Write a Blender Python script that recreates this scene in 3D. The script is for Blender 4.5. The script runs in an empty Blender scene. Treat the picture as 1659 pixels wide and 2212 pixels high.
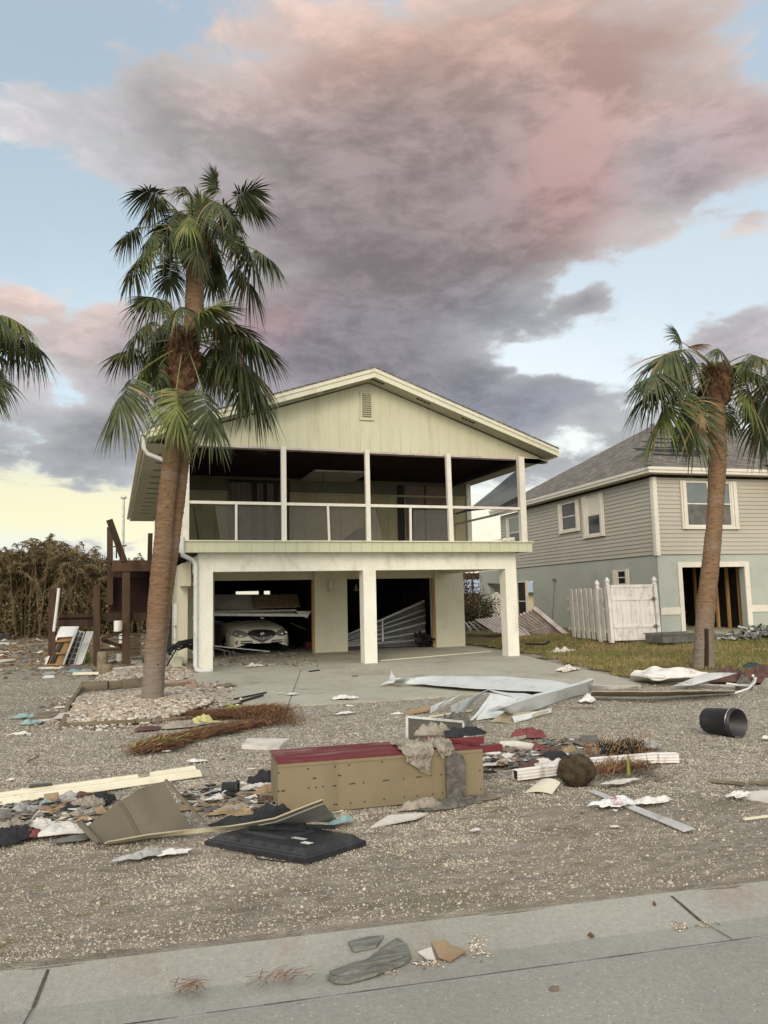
import bpy, math, random
from mathutils import Vector, Matrix, noise
R = math.radians
scene = bpy.context.scene
COL = scene.collection
# ------------------------------------------------------------------ camera
F, CX, CY = 1661.0, 829.5, 1106.0          # focal length and centre in units of a 1659 x 2212 picture
EYE = 1.7
_d1 = Vector((-585, -197, -F)).normalized()
_x2 = (197 * -80.0 + 0) and (-(-197 * -80.0) - F * F) / (-585)
_d2 = Vector((_x2, -80.0, -F)).normalized()
_d3 = _d2.cross(_d1)
M = Matrix((_d2, _d1, _d3))                 # rows: world axes seen from the camera
CAMP = Vector((0, 0, EYE))
cam_d = bpy.data.cameras.new('camera'); cam = bpy.data.objects.new('camera', cam_d); COL.objects.link(cam)
cam.matrix_world = Matrix.Translation(CAMP) @ M.to_4x4()
cam_d.sensor_fit = 'HORIZONTAL'; cam_d.sensor_width = 36; cam_d.lens = 36 * F / 1659.0
cam_d.clip_start = 0.05; cam_d.clip_end = 2000
scene.camera = cam
scene.view_settings.view_transform = 'Standard'; scene.view_settings.look = 'None'
scene.view_settings.exposure = 0.0; scene.view_settings.gamma = 1.0
scene.cycles.max_bounces = 6; scene.cycles.diffuse_bounces = 4
scene.cycles.transparent_max_bounces = 12
scene.cycles.use_denoising = True

def smoothstep(a, b, x):
    t = max(0., min(1., (x - a) / (b - a))); return t * t * (3 - 2 * t)
def ray(u, v): return (M @ Vector((u - CX, CY - v, -F))).normalized()
def G(u, v, z=0.0):                          # point of the ground (height z) seen at a spot of the photograph
    d = ray(u, v); return CAMP + d * ((z - EYE) / d.z)
def PY(u, v, Y): d = ray(u, v); return CAMP + d * (Y / d.y)
def PX(u, v, X): d = ray(u, v); return CAMP + d * (X / d.x)

# ------------------------------------------------------------------ sun
SUN_EL, SUN_AZ = R(26), R(206)               # soft light through thin cloud, from behind the viewer and to the left
sd = bpy.data.lights.new('sun', 'SUN'); so = bpy.data.objects.new('sun', sd); COL.objects.link(so)
sd.energy = 1.6; sd.angle = R(24); sd.color = (1.0, 0.86, 0.68)
_sv = Vector((math.sin(SUN_AZ) * math.cos(SUN_EL), math.cos(SUN_AZ) * math.cos(SUN_EL), math.sin(SUN_EL)))
so.rotation_euler = _sv.to_track_quat('Z', 'Y').to_euler()

# ------------------------------------------------------------------ sky
world = bpy.data.worlds.new("World"); scene.world = world; world.use_nodes = True
wt = world.node_tree; wt.nodes.clear()
def s2l(c):
    return tuple(((x / 255) / 12.92 if x / 255 <= .04045 else ((x / 255 + .055) / 1.055) ** 2.4) for x in c)
class E:                                      # tiny expression builder for math nodes
    def __init__(s, t, sock): s.t = t; s.s = sock
    def _m(s, op, *a, clamp=False):
        n = s.t.nodes.new('ShaderNodeMath'); n.operation = op; n.use_clamp = clamp
        for i, x in enumerate((s,) + a):
            if isinstance(x, E): s.t.links.new(x.s, n.inputs[i])
            else: n.inputs[i].default_value = x
        return E(s.t, n.outputs[0])
    def __add__(s, o): return s._m('ADD', o)
    def __sub__(s, o): return s._m('SUBTRACT', o)
    def __mul__(s, o): return s._m('MULTIPLY', o)
    def __truediv__(s, o): return s._m('DIVIDE', o)
def smooth(t, x, a, b, lo=0., hi=1.):
    n = t.nodes.new('ShaderNodeMapRange'); n.interpolation_type = 'SMOOTHSTEP'
    t.links.new(x.s, n.inputs[0])
    for i, q in zip((1, 2, 3, 4), (a, b, lo, hi)): n.inputs[i].default_value = q
    return E(t, n.outputs[0])
def vmath(t, op, a, b=None, scale=None):
    n = t.nodes.new('ShaderNodeVectorMath'); n.operation = op
    for i, x in enumerate((a, b)):
        if x is None: continue
        if isinstance(x, (tuple, list)): n.inputs[i].default_value = x
        else: t.links.new(x, n.inputs[i])
    if scale is not None:
        if isinstance(scale, E): t.links.new(scale.s, n.inputs['Scale'])
        else: n.inputs['Scale'].default_value = scale
    return n
tc = wt.nodes.new('ShaderNodeTexCoord'); gen = tc.outputs['Generated']
sx = wt.nodes.new('ShaderNodeSeparateXYZ'); wt.links.new(gen, sx.inputs[0])
dx, dy, dz = (E(wt, sx.outputs[i]) for i in range(3))
az = dx._m('ARCTAN2', dy); el = dz._m('ARCSINE')
cb = wt.nodes.new('ShaderNodeCombineXYZ'); wt.links.new(az.s, cb.inputs[0]); wt.links.new(el.s, cb.inputs[1])
ae = cb.outputs[0]
# warp the layout a little so that no blob shows as an ellipse
def noise_node(t, vec, scale, detail=6, rough=.55, dist=0.0, w=None):
    n = t.nodes.new('ShaderNodeTexNoise'); n.inputs['Scale'].default_value = scale
    n.inputs['Detail'].default_value = detail; n.inputs['Roughness'].default_value = rough
    n.inputs['Distortion'].default_value = dist
    t.links.new(vec, n.inputs['Vector']); return n
zz = (dz._m('MAXIMUM', 0.0) + 0.5)
pc = wt.nodes.new('ShaderNodeCombineXYZ')
wt.links.new((dx / zz).s, pc.inputs[0]); wt.links.new((dy / zz).s, pc.inputs[1]); wt.links.new((dz * 2.0).s, pc.inputs[2])
plane = pc.outputs[0]
wn = noise_node(wt, plane, 1.3, 5, .6)
wo = vmath(wt, 'SUBTRACT', wn.outputs['Color'], (.5, .5, .5))
ws = vmath(wt, 'SCALE', wo.outputs[0], scale=.22)
wv = vmath(wt, 'ADD', ae, ws.outputs[0])
wz = vmath(wt, 'MULTIPLY', wv.outputs[0], (1, 1, 0))
def blob(u, v, ru, rv, rot=0.0, vec=None):
    if abs(u) > 5 or abs(v) > 5:
        d = ray(u, v); a, e = math.atan2(d.x, d.y), math.asin(d.z); ru, rv = ru / F * .92, rv / F * .92
    else: a, e = u, v
    m = wt.nodes.new('ShaderNodeMapping'); m.vector_type = 'TEXTURE'
    wt.links.new(vec or wz.outputs[0], m.inputs[0])
    m.inputs['Location'].default_value = (a, e, 0); m.inputs['Rotation'].default_value = (0, 0, R(rot)); m.inputs['Scale'].default_value = (ru, rv, 1)
    d = vmath(wt, 'DOT_PRODUCT', m.outputs[0], m.outputs[0])
    n = wt.nodes.new('ShaderNodeMath'); n.operation = 'POWER'; n.inputs[0].default_value = .3679
    wt.links.new(d.outputs['Value'], n.inputs[1]); return E(wt, n.outputs[0])
def field(items):
    acc = None
    for it in items:
        b = blob(*it[:-1]) * it[-1]
        acc = b if acc is None else acc + b
    return acc
def colour_field(items, eps=0.02):
    """normalised sum of colours: items (u, v, ru, rv, rot, (r,g,b), weight)"""
    csum = None; wsum = None
    for it in items:
        w = blob(*it[:5]) * it[6]
        c = vmath(wt, 'SCALE', s2l(it[5]), scale=w).outputs[0]
        csum = c if csum is None else vmath(wt, 'ADD', csum, c).outputs[0]
        wsum = w if wsum is None else wsum + w
    inv = E(wt, wsum.s)._m('MAXIMUM', 1e-4)
    one = inv._m('POWER', -1.0)
    return vmath(wt, 'SCALE', csum, scale=one).outputs[0]
BIG = 9000
clear = colour_field([
    (830, 700, BIG, BIG, 0, (190, 204, 206), .05),
    (0, 80, 600, 330, 0, (164, 180, 192), 1.5), (100, 500, 350, 220, 0, (184, 200, 202), 1.0),
    (1659, 60, 250, 200, 0, (170, 187, 197), 1.2), (1450, 600, 330, 230, 0, (206, 216, 214), 1.0),
    (1200, 820, 350, 130, 0, (238, 240, 232), 1.2), (220, 700, 250, 100, 0, (214, 226, 226), 1.0), (120, 1100, 420, 75, 0, (232, 214, 150), 2.0), (1000, 1160, 500, 90, 0, (240, 212, 168), 1.5),
    (1300, 960, 500, 60, 0, (240, 238, 214), 1.3), (1.9, .35, 1.2, .7, 0, (200, 208, 216), 1.0), (-2.4, .5, 1.4, .9, 0, (210, 212, 214), 1.0)])
cloudc = colour_field([
    (830, 600, BIG, BIG, 0, (170, 168, 174), .05),
    (900, 0, 420, 110, 0, (226, 184, 166), 2.0), (560, 60, 190, 120, 20, (238, 204, 192), 2.0), (1300, 90, 300, 120, 0, (208, 176, 166), 1.6),
    (780, 230, 300, 130, 0, (160, 144, 142), 1.5), (1050, 330, 260, 200, 0, (162, 146, 147), 1.4), (880, 560, 300, 150, 0, (142, 133, 137), 2.0),
    (620, 450, 200, 200, 0, (158, 147, 150), 1.2), (1240, 330, 100, 160, -20, (190, 150, 145), 1.5), (330, 230, 240, 150, 0, (176, 174, 178), 1.4),
    (40, 250, 140, 90, 0, (214, 210, 214), 1.2), (820, 730, 400, 80, 0, (142, 140, 150), 2.0), (1150, 690, 150, 80, 0, (158, 164, 176), 1.2),
    (90, 660, 150, 60, 0, (234, 202, 190), 2.4), (120, 760, 160, 70, 0, (186, 182, 186), 2.0), (1640, 260, 130, 120, 0, (186, 160, 162), 1.6),
    (1480, 340, 130, 70, 0, (168, 160, 168), 1.2), (1150, 880, 260, 80, 0, (144, 148, 160), 1.6), (1620, 760, 150, 90, 0, (184, 178, 186), 1.5), (100, 960, 420, 110, 0, (152, 156, 163), 1.8),
    (600, 690, 90, 60, 0, (182, 144, 146), 1.4), (1250, 1000, 350, 70, 0, (158, 162, 168), 1.2),
    (2.6, .35, 1.0, .6, 0, (255, 244, 226), 2.0), (-2.6, .35, 1.2, .6, 0, (238, 232, 226), 1.6), (0, 1.35, 3.5, .4, 0, (226, 220, 214), 1.6)])
dens = field([
    (800, 300, 520, 290, 0, 1.3), (930, 560, 340, 230, 0, 1.1), (1280, 190, 330, 190, 20, .95), (760, 740, 330, 120, 0, .8), (330, 250, 260, 140, 0, .45),
    (1150, 690, 130, 70, 0, .3), (40, 260, 130, 90, 0, .5), (1620, 250, 130, 130, 0, .5), (1480, 350, 120, 60, 30, .45),
    (110, 700, 180, 90, 0, .62), (210, 800, 120, 26, -15, -.35), (330, 960, 120, 18, 0, -.3), (60, 880, 120, 16, 10, -.3), (1150, 890, 250, 75, 0, .95), (1620, 760, 150, 90, 0, .8), (110, 960, 420, 90, 0, .72), (1250, 1010, 350, 45, 0, .5),
    (1610, 460, 60, 45, 60, .3), (1300, 640, 70, 30, 0, .5), (1330, 660, 100, 60, -30, .25), (1250, 520, 60, 40, 0, .3), (60, 380, 120, 60, 0, .3), (350, 850, 220, 110, 0, .55), (600, 900, 300, 150, 0, .6), (1000, 830, 140, 40, 0, .5), (300, 700, 160, 60, 0, .35), (200, 870, 200, 60, 0, .35),
    (60, 90, 150, 80, 0, -.5), (90, 480, 170, 110, 0, -.55), (230, 620, 120, 60, 0, -.4), (1450, 570, 170, 130, 0, -.33), (1250, 560, 60, 60, 0, -.35), (1200, 790, 160, 36, -20, -.9),
    (1640, 60, 70, 70, 0, -.6), (60, 1100, 330, 34, 0, -.7), (180, 1085, 90, 9, 0, .55), (60, 1040, 160, 10, 0, .25), (190, 800, 60, 60, 0, -.3),
    (2.8, .5, 1.2, .6, 0, .35), (-2.6, .5, 1.2, .6, 0, .35), (0, 1.4, 3.5, .4, 0, .35)])
n1 = noise_node(wt, plane, 3.6, 9, .6, .3); n2 = noise_node(wt, plane, 11.0, 7, .62, .25)
lit = vmath(wt, 'ADD', plane, (.03, .03, .05)); n1b = noise_node(wt, lit.outputs[0], 3.6, 9, .6, .3)
lit2 = vmath(wt, 'ADD', plane, (.01, .012, .02)); n2b = noise_node(wt, lit2.outputs[0], 11.0, 7, .62, .25)
N = E(wt, n1.outputs['Fac']) ; N2 = E(wt, n2.outputs['Fac'])
relief = (N - E(wt, n1b.outputs['Fac'])) * 1.5 + (N2 - E(wt, n2b.outputs['Fac'])) * 1.0
x = dens + (N - .5) * 2.3 + (N2 - .5) * 1.35 + .06
mask = smooth(wt, x, .2, .6)
edge = smooth(wt, x, .25, 1.25)               # thin rims are lighter than the thick middle
n3 = noise_node(wt, plane, 3.4, 7, .55, .4)
shade = smooth(wt, E(wt, n3.outputs['Fac']) + (N2 - .5) * .5 + relief, .2, .82, .78, 1.22)
mixe = wt.nodes.new('ShaderNodeMix'); mixe.data_type = 'RGBA'
cs = vmath(wt, 'SCALE', cloudc, scale=shade).outputs[0]
rim = vmath(wt, 'ADD', vmath(wt, 'SCALE', cs, scale=.62).outputs[0], vmath(wt, 'SCALE', s2l((232, 234, 234)), scale=.42).outputs[0]).outputs[0]
wt.links.new(edge.s, mixe.inputs[0]); wt.links.new(rim, mixe.inputs[6]); wt.links.new(cs, mixe.inputs[7])
mixs = wt.nodes.new('ShaderNodeMix'); mixs.data_type = 'RGBA'
wt.links.new(mask.s, mixs.inputs[0]); wt.links.new(clear, mixs.inputs[6]); wt.links.new(mixe.outputs[2], mixs.inputs[7])
# unseen sky overhead, behind and to the left, brightened to light ground and walls
behind = smooth(wt, dy * -1.0 + dz * .55 + dx * -.5, .30, 1.0, 1.0, 2.2)
skyc = vmath(wt, 'SCALE', mixs.outputs[2], scale=behind).outputs[0]
bg1 = wt.nodes.new('ShaderNodeBackground'); wt.links.new(skyc, bg1.inputs[0]); bg1.inputs[1].default_value = .95
nis = wt.nodes.new('ShaderNodeTexSky'); nis.sky_type = 'NISHITA'; nis.sun_disc = False
nis.sun_elevation = SUN_EL; nis.sun_rotation = SUN_AZ
bg2 = wt.nodes.new('ShaderNodeBackground'); wt.links.new(nis.outputs[0], bg2.inputs[0]); bg2.inputs[1].default_value = .05
# the clear air shows only where no cloud stands before it
gap = wt.nodes.new('ShaderNodeMixShader'); wt.links.new(mask.s, gap.inputs[0]); wt.links.new(bg2.outputs[0], gap.inputs[1])
add = wt.nodes.new('ShaderNodeAddShader'); wt.links.new(bg1.outputs[0], add.inputs[0]); wt.links.new(gap.outputs[0], add.inputs[1])
wo_ = wt.nodes.new('ShaderNodeOutputWorld'); wt.links.new(add.outputs[0], wo_.inputs[0])
world.cycles.sampling_method = 'MANUAL'; world.cycles.sample_map_resolution = 512
# ------------------------------------------------------------------ materials
MATS = {}
def mat(name, c1, c2=None, scale=4.0, rough=.8, bump=0.0, bscale=60.0, metal=0.0, dirt=None, spec=.35, detail=6, stretch=(1, 1, 1), mid=.5, width=.25, alpha=1.0):
    m = bpy.data.materials.new(name); m.use_nodes = True; t = m.node_tree
    b = t.nodes['Principled BSDF']; tc = t.nodes.new('ShaderNodeTexCoord')
    mp = t.nodes.new('ShaderNodeMapping'); mp.inputs['Scale'].default_value = stretch
    t.links.new(tc.outputs['Object'], mp.inputs[0])
    v = mp.outputs[0]
    l1, l2 = s2l(c1), s2l(c2 or c1)
    if c2 is None: l2 = tuple(x * .86 for x in l1)
    n = noise_node(t, v, scale, detail, .6, .2)
    f = smooth(t, E(t, n.outputs['Fac']), mid - width, mid + width)
    mx = t.nodes.new('ShaderNodeMix'); mx.data_type = 'RGBA'; t.links.new(f.s, mx.inputs[0])
    mx.inputs[6].default_value = (*l1, 1); mx.inputs[7].default_value = (*l2, 1)
    col = mx.outputs[2]
    if dirt:
        dc, amt, ds = dirt[:3]
        n2 = noise_node(t, v if len(dirt) < 4 else tc.outputs['Object'], ds, 8, .68, .6)
        f2 = smooth(t, E(t, n2.outputs['Fac']), .5, .72, 0, amt)
        m2 = t.nodes.new('ShaderNodeMix'); m2.data_type = 'RGBA'; t.links.new(f2.s, m2.inputs[0])
        t.links.new(col, m2.inputs[6]); m2.inputs[7].default_value = (*s2l(dc), 1); col = m2.outputs[2]
    t.links.new(col, b.inputs['Base Color'])
    b.inputs['Roughness'].default_value = rough; b.inputs['Metallic'].default_value = metal
    b.inputs['Specular IOR Level'].default_value = spec
    if alpha < 1: b.inputs['Alpha'].default_value = alpha
    if bump:
        n3 = noise_node(t, v, bscale, 6, .6)
        bp = t.nodes.new('ShaderNodeBump'); bp.inputs['Strength'].default_value = min(1, bump); bp.inputs['Distance'].default_value = .02 * max(1, bump)
        t.links.new(n3.outputs['Fac'], bp.inputs['Height']); t.links.new(bp.outputs[0], b.inputs['Normal'])
    MATS[name] = m; return m

# real surface colours are given as their sRGB look in even light
mat('stucco', (230, 228, 213), (221, 218, 200), 1.5, .92, 1.0, 22, dirt=((168, 158, 138), .5, 1.6), stretch=(1, 1, .6))
mat('stucco_smooth', (206, 202, 178), (196, 190, 164), .8, .9, .25, 40, dirt=((160, 152, 130), .35, 1.0))
mat('panel_paint', (196, 194, 166), (188, 185, 157), .7, .8, .12, 60, dirt=((158, 152, 118), .55, 2.4), stretch=(1, 1, .16))
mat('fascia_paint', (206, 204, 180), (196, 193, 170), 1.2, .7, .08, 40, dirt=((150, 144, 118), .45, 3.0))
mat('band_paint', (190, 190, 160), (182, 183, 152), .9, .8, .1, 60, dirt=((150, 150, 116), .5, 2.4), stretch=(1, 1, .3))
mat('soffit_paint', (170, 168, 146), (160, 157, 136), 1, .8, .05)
mat('white_paint', (216, 211, 196), (204, 198, 182), 2, .6, .05, 60, dirt=((176, 168, 150), .35, 3))
mat('white_metal', (212, 211, 205), (192, 192, 187), 1.6, .5, .05, 30, dirt=((146, 140, 128), .6, 3.2))
mat('sheet_metal', (212, 215, 211), (194, 197, 193), 1.6, .5, .05, 30, dirt=((140, 134, 122), .5, 4.2))
mat('cream_vinyl', (218, 211, 188), (206, 198, 172), 2, .5, 0, dirt=((190, 172, 130), .4, 4))
mat('white_vinyl', (224, 219, 210), (208, 202, 194), 3, .55, .05, 60, dirt=((142, 132, 120), .7, 5.5), stretch=(1, 1, .45))
mat('dark_wood', (66, 49, 36), (42, 31, 23), 6, .85, .4, 40, stretch=(1, 1, .15))
mat('deck_wood', (84, 64, 46), (52, 38, 28), 4, .85, .4, 50, stretch=(1, 1, .2))
mat('joist_wood', (52, 30, 25), (32, 18, 15), 3, .9, .3, 40)
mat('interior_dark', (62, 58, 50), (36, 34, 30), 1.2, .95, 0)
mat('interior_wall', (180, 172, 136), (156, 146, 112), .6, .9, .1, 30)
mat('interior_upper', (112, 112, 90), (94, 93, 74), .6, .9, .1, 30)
mat('black', (20, 20, 20), (12, 12, 13), 4, .7)
mat('glass_dark', (26, 28, 30), (16, 18, 20), 1, .08, spec=.6)
mat('glass_grey', (112, 118, 112), (96, 102, 98), .7, .15, spec=.6)
mat('asphalt', (150, 148, 137), (138, 136, 125), 1.2, .93, .5, 120, dirt=((150, 130, 122), .45, .55))
mat('concrete', (172, 168, 152), (158, 152, 136), .55, .9, .22, 90, dirt=((126, 116, 100), .6, .9), detail=9)
mat('kerb_concrete', (155, 152, 141), (141, 138, 127), .9, .9, .4, 110, dirt=((140, 119, 108), .75, 1.1), detail=9)
mat('shingle', (116, 110, 104), (84, 80, 76), 9, .95, .5, 60, stretch=(1, 1, 1))
mat('nb_siding', (176, 170, 154), (168, 162, 147), .6, .6, .05, 60, dirt=((168, 162, 150), .35, 1.3))
mat('nb_stucco', (172, 175, 163), (162, 166, 154), .8, .9, .3, 30, dirt=((140, 144, 138), .45, 1.1))
mat('nb_trim', (216, 210, 194), (206, 199, 182), 2, .6, .05, dirt=((180, 172, 150), .3, 3))
mat('trunk_bark', (142, 114, 86), (104, 80, 58), 11, .97, 1.2, 34, stretch=(.6, .6, 3.0), dirt=((140, 128, 114), .7, 1.1), width=.24)
mat('trunk_boots', (116, 86, 60), (60, 42, 30), 8, .95, .8, 24)
mat('frond', (76, 84, 46), (44, 52, 28), 3.2, .6, 0, dirt=((112, 102, 60), .5, 2.2))
mat('frond_bright', (112, 120, 58), (68, 78, 38), 3.5, .6)
mat('frond_dead', (150, 124, 88), (104, 80, 54), 3, .8)
mat('petiole', (122, 126, 72), (96, 100, 56), 4, .6)
mat('dead_leaf', (126, 108, 74), (72, 64, 42), 1.6, .9)
mat('dead_cane', (118, 104, 78), (78, 66, 48), 3, .9)
mat('car_paint', (236, 230, 208), (228, 221, 197), 1, .3, spec=.6, dirt=((150, 140, 112), .5, 2))
mat('chrome', (200, 200, 200), None, 1, .15, metal=1)
mat('lens', (150, 146, 136), (90, 86, 80), 8, .12, spec=.7)
mat('joint_grime', (88, 82, 72), (54, 50, 44), 14, .95)
mat('rubber', (34, 34, 35), (24, 24, 25), 6, .8, .2)
mat('black_plastic', (46, 46, 48), (36, 36, 38), 3, .45, .08, 60, dirt=((84, 80, 74), .35, 4))
mat('red_paint', (112, 48, 50), (92, 34, 38), 2, .5, .05, dirt=((150, 122, 116), .75, 4), stretch=(.35, 2, 1), detail=9)
mat('tan_panel', (134, 121, 94), (124, 111, 85), 1.2, .75, .06, 90, dirt=((112, 100, 80), .6, 3.4), stretch=(1, 1, .45), detail=9)
mat('olive_panel', (100, 92, 73), (86, 78, 61), .9, .45, .03, dirt=((76, 68, 52), .6, 2.6))
mat('taupe', (168, 158, 132), (150, 140, 116), 2, .5, .03, dirt=((110, 102, 84), .4, 3))
mat('cloth_beige', (166, 157, 141), (138, 129, 115), 6, .95, 1.5, 34, dirt=((92, 84, 74), .7, 8))
mat('cloth_white', (206, 202, 194), (182, 178, 170), 5, .9, .4, 70, dirt=((160, 154, 144), .5, 6))
mat('cloth_dark', (50, 50, 52), (34, 34, 36), 8, .95, .3, 100)
mat('cloth_red', (130, 72, 70), (100, 54, 54), 6, .9, .3, 100)
mat('cloth_brown', (98, 74, 66), (74, 54, 48), 6, .95, .4, 90)
mat('cloth_green', (52, 72, 64), (40, 56, 52), 6, .95, .4, 90)
mat('plastic_bag', (220, 220, 218), (196, 196, 196), 5, .4, .5, 50, dirt=((164, 158, 146), .5, 8))
mat('plastic_clear', (172, 170, 162), (132, 130, 124), 9, .35, .6, 40, spec=.6, dirt=((104, 96, 84), .6, 9))
mat('paper_white', (218, 214, 206), (194, 190, 182), 6, .9, .3, 70, dirt=((150, 142, 128), .6, 9))
mat('cyan_plastic', (140, 166, 162), (112, 138, 136), 6, .6, .2, 60, dirt=((120, 118, 104), .7, 9))
mat('yellow_plastic', (190, 184, 124), (164, 158, 104), 6, .6, .2, 60, dirt=((130, 120, 92), .7, 9))
mat('cardboard', (156, 132, 104), (130, 108, 84), 3, .95, .2, 60, dirt=((120, 92, 66), .5, 3))
mat('insulation', (164, 144, 112), (122, 104, 78), 8, 1, .8, 50)
mat('gypsum', (206, 200, 190), (180, 172, 160), 3, .95, .3, 60, dirt=((140, 130, 118), .6, 4))
mat('slate_layer', (140, 140, 129), (94, 94, 86), 9, .9, 1.2, 30, stretch=(.5, 3.5, 1), dirt=((142, 132, 122), .6, 6))
mat('slate_grey', (112, 110, 102), (86, 84, 78), 5, .9, .4, 60)
mat('silver_vinyl', (194, 193, 188), (170, 168, 162), 2, .35, .15, 30, dirt=((110, 106, 98), .6, 3))
mat('steel_plate', (120, 122, 122), (92, 94, 94), 3, .4, .1, 30, metal=.4)
mat('brick_red', (172, 146, 128), (148, 122, 106), 6, .95, .4, 50)
mat('timber_grey', (132, 120, 100), (96, 84, 68), 5, .95, .5, 40, stretch=(.4, 1, 1))
mat('raw_lumber', (196, 158, 104), (166, 126, 78), 4, .85, .2, 50, stretch=(1, 1, .2))
mat('cabinet_wood', (152, 122, 78), (120, 92, 54), 3, .7, .1, 50, stretch=(1, 1, .3))
mat('pine_straw', (122, 80, 52), (80, 50, 32), 5, .95)
mat('straw_dry', (166, 132, 84), (120, 90, 54), 5, .95)
mat('straw_green', (134, 140, 66), (110, 112, 50), 5, .9)
mat('root_fibre', (88, 76, 56), (54, 45, 33), 9, 1, .8, 60)
mat('bush_red', (122, 78, 68), (84, 58, 46), 3, .8)
mat('bush_green', (76, 86, 50), (58, 62, 38), 3, .8)
mat('blue_roof', (176, 192, 212), (160, 176, 200), 1, .6)
mat('far_wall', (214, 200, 166), (196, 182, 150), 1, .9)
mat('slat_paint', (196, 184, 176), (168, 154, 146), 3, .7, .1, 40, dirt=((120, 106, 98), .5, 3))
mat('pipe_black', (30, 30, 31), (22, 22, 23), 5, .5)
mat('grey_metal_door', (166, 168, 160), (140, 142, 134), 2, .5, .05, 40, dirt=((110, 104, 92), .5, 3))
mat('red_logo', (176, 62, 70), None, 3, .6)
mat('paper_grey', (170, 170, 164), None, 3, .9)
def mesh_screen(name, c, a):                  # insect screen: thin, half see-through
    m = mat(name, c, None, 6, .8, spec=.1); m.node_tree.nodes['Principled BSDF'].inputs['Alpha'].default_value = a
    return m
mesh_screen('screen_mesh', (96, 92, 84), .62); mesh_screen('screen_thin', (120, 120, 116), .28)

# ground: gravel of pale and dark stones over dirt, patchy
def gravel_mat():
    m = bpy.data.materials.new('gravel_ground'); m.use_nodes = True; t = m.node_tree; b = t.nodes['Principled BSDF']
    tc = t.nodes.new('ShaderNodeTexCoord'); v = tc.outputs['Object']
    def vor(scale, rnd=1.0):
        n = t.nodes.new('ShaderNodeTexVoronoi'); n.inputs['Scale'].default_value = scale; n.inputs['Randomness'].default_value = rnd
        t.links.new(v, n.inputs['Vector']); return n
    va, vb = vor(30), vor(62)
    def ramp(fac, stops):
        r = t.nodes.new('ShaderNodeValToRGB'); t.links.new(fac, r.inputs[0])
        while len(r.color_ramp.elements) < len(stops): r.color_ramp.elements.new(.5)
        for e, (p, c) in zip(r.color_ramp.elements, stops): e.position = p; e.color = (*s2l(c), 1)
        return r.outputs[0]
    def chan(vn):
        s = t.nodes.new('ShaderNodeSeparateColor'); t.links.new(vn.outputs['Color'], s.inputs[0]); return s.outputs[0]
    st = [(0, (96, 88, 76)), (.3, (144, 135, 119)), (.55, (174, 165, 148)), (.78, (196, 188, 171)), (.94, (212, 205, 190)), (1, (222, 216, 203))]
    ca, cb_ = ramp(chan(va), st), ramp(chan(vb), st)
    stone = t.nodes.new('ShaderNodeMix'); stone.data_type = 'RGBA'; stone.inputs[0].default_value = .5
    t.links.new(ca, stone.inputs[6]); t.links.new(cb_, stone.inputs[7])
    big = noise_node(t, v, .55, 6, .6, .5)
    mpd = t.nodes.new('ShaderNodeMapping'); mpd.inputs['Rotation'].default_value = (0, 0, .25); mpd.inputs['Scale'].default_value = (.65, 1.15, 1); t.links.new(v, mpd.inputs[0])
    dn = noise_node(t, mpd.outputs[0], 9, 10, .72, .4)
    dirt = ramp(dn.outputs['Fac'], [(.25, (130, 120, 104)), (.5, (164, 153, 135)), (.75, (188, 178, 161))])
    # dirt grows toward the kerb (y below ~5 m) and in patches
    sp = t.nodes.new('ShaderNodeSeparateXYZ'); t.links.new(v, sp.inputs[0])
    yy = E(t, sp.outputs[1]) + E(t, sp.outputs[0]) * .26
    near = smooth(t, yy, 4.4, 9.2, 1.0, .12)
    k = smooth(t, E(t, big.outputs['Fac']) + (near - .5) * .55 + (E(t, dn.outputs['Fac']) - .5) * .6, .25, .78, .08, .97)
    mx = t.nodes.new('ShaderNodeMix'); mx.data_type = 'RGBA'; t.links.new(k.s, mx.inputs[0]); t.links.new(stone.outputs[2], mx.inputs[6]); t.links.new(dirt, mx.inputs[7])
    # greenish weeds and rusty leaf litter in places
    wn_ = noise_node(t, v, .8, 7, .65, .4); wf = smooth(t, E(t, wn_.outputs['Fac']), .52, .72, 0, .36)
    m2 = t.nodes.new('ShaderNodeMix'); m2.data_type = 'RGBA'; t.links.new(wf.s, m2.inputs[0]); t.links.new(mx.outputs[2], m2.inputs[6]); m2.inputs[7].default_value = (*s2l((122, 118, 72)), 1)
    dk = noise_node(t, mpd.outputs[0], 1.9, 9, .72, .4); df = smooth(t, E(t, dk.outputs['Fac']), .50, .70, 0, .5)
    m3 = t.nodes.new('ShaderNodeMix'); m3.data_type = 'RGBA'; t.links.new(df.s, m3.inputs[0]); t.links.new(m2.outputs[2], m3.inputs[6]); m3.inputs[7].default_value = (*s2l((96, 84, 68)), 1)
    t.links.new(m3.outputs[2], b.inputs['Base Color']); b.inputs['Roughness'].default_value = .95; b.inputs['Specular IOR Level'].default_value = .2
    h = E(t, va.outputs['Distance']) * -1.0 * (k * -1.0 + 1.1) + E(t, vb.outputs['Distance']) * -.4 + E(t, dn.outputs['Fac']) * 1.7
    bp = t.nodes.new('ShaderNodeBump'); bp.inputs['Strength'].default_value = 1.0; bp.inputs['Distance'].default_value = .045
    t.links.new(h.s, bp.inputs['Height']); t.links.new(bp.outputs[0], b.inputs['Normal'])
    MATS['gravel'] = m
gravel_mat()
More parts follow.
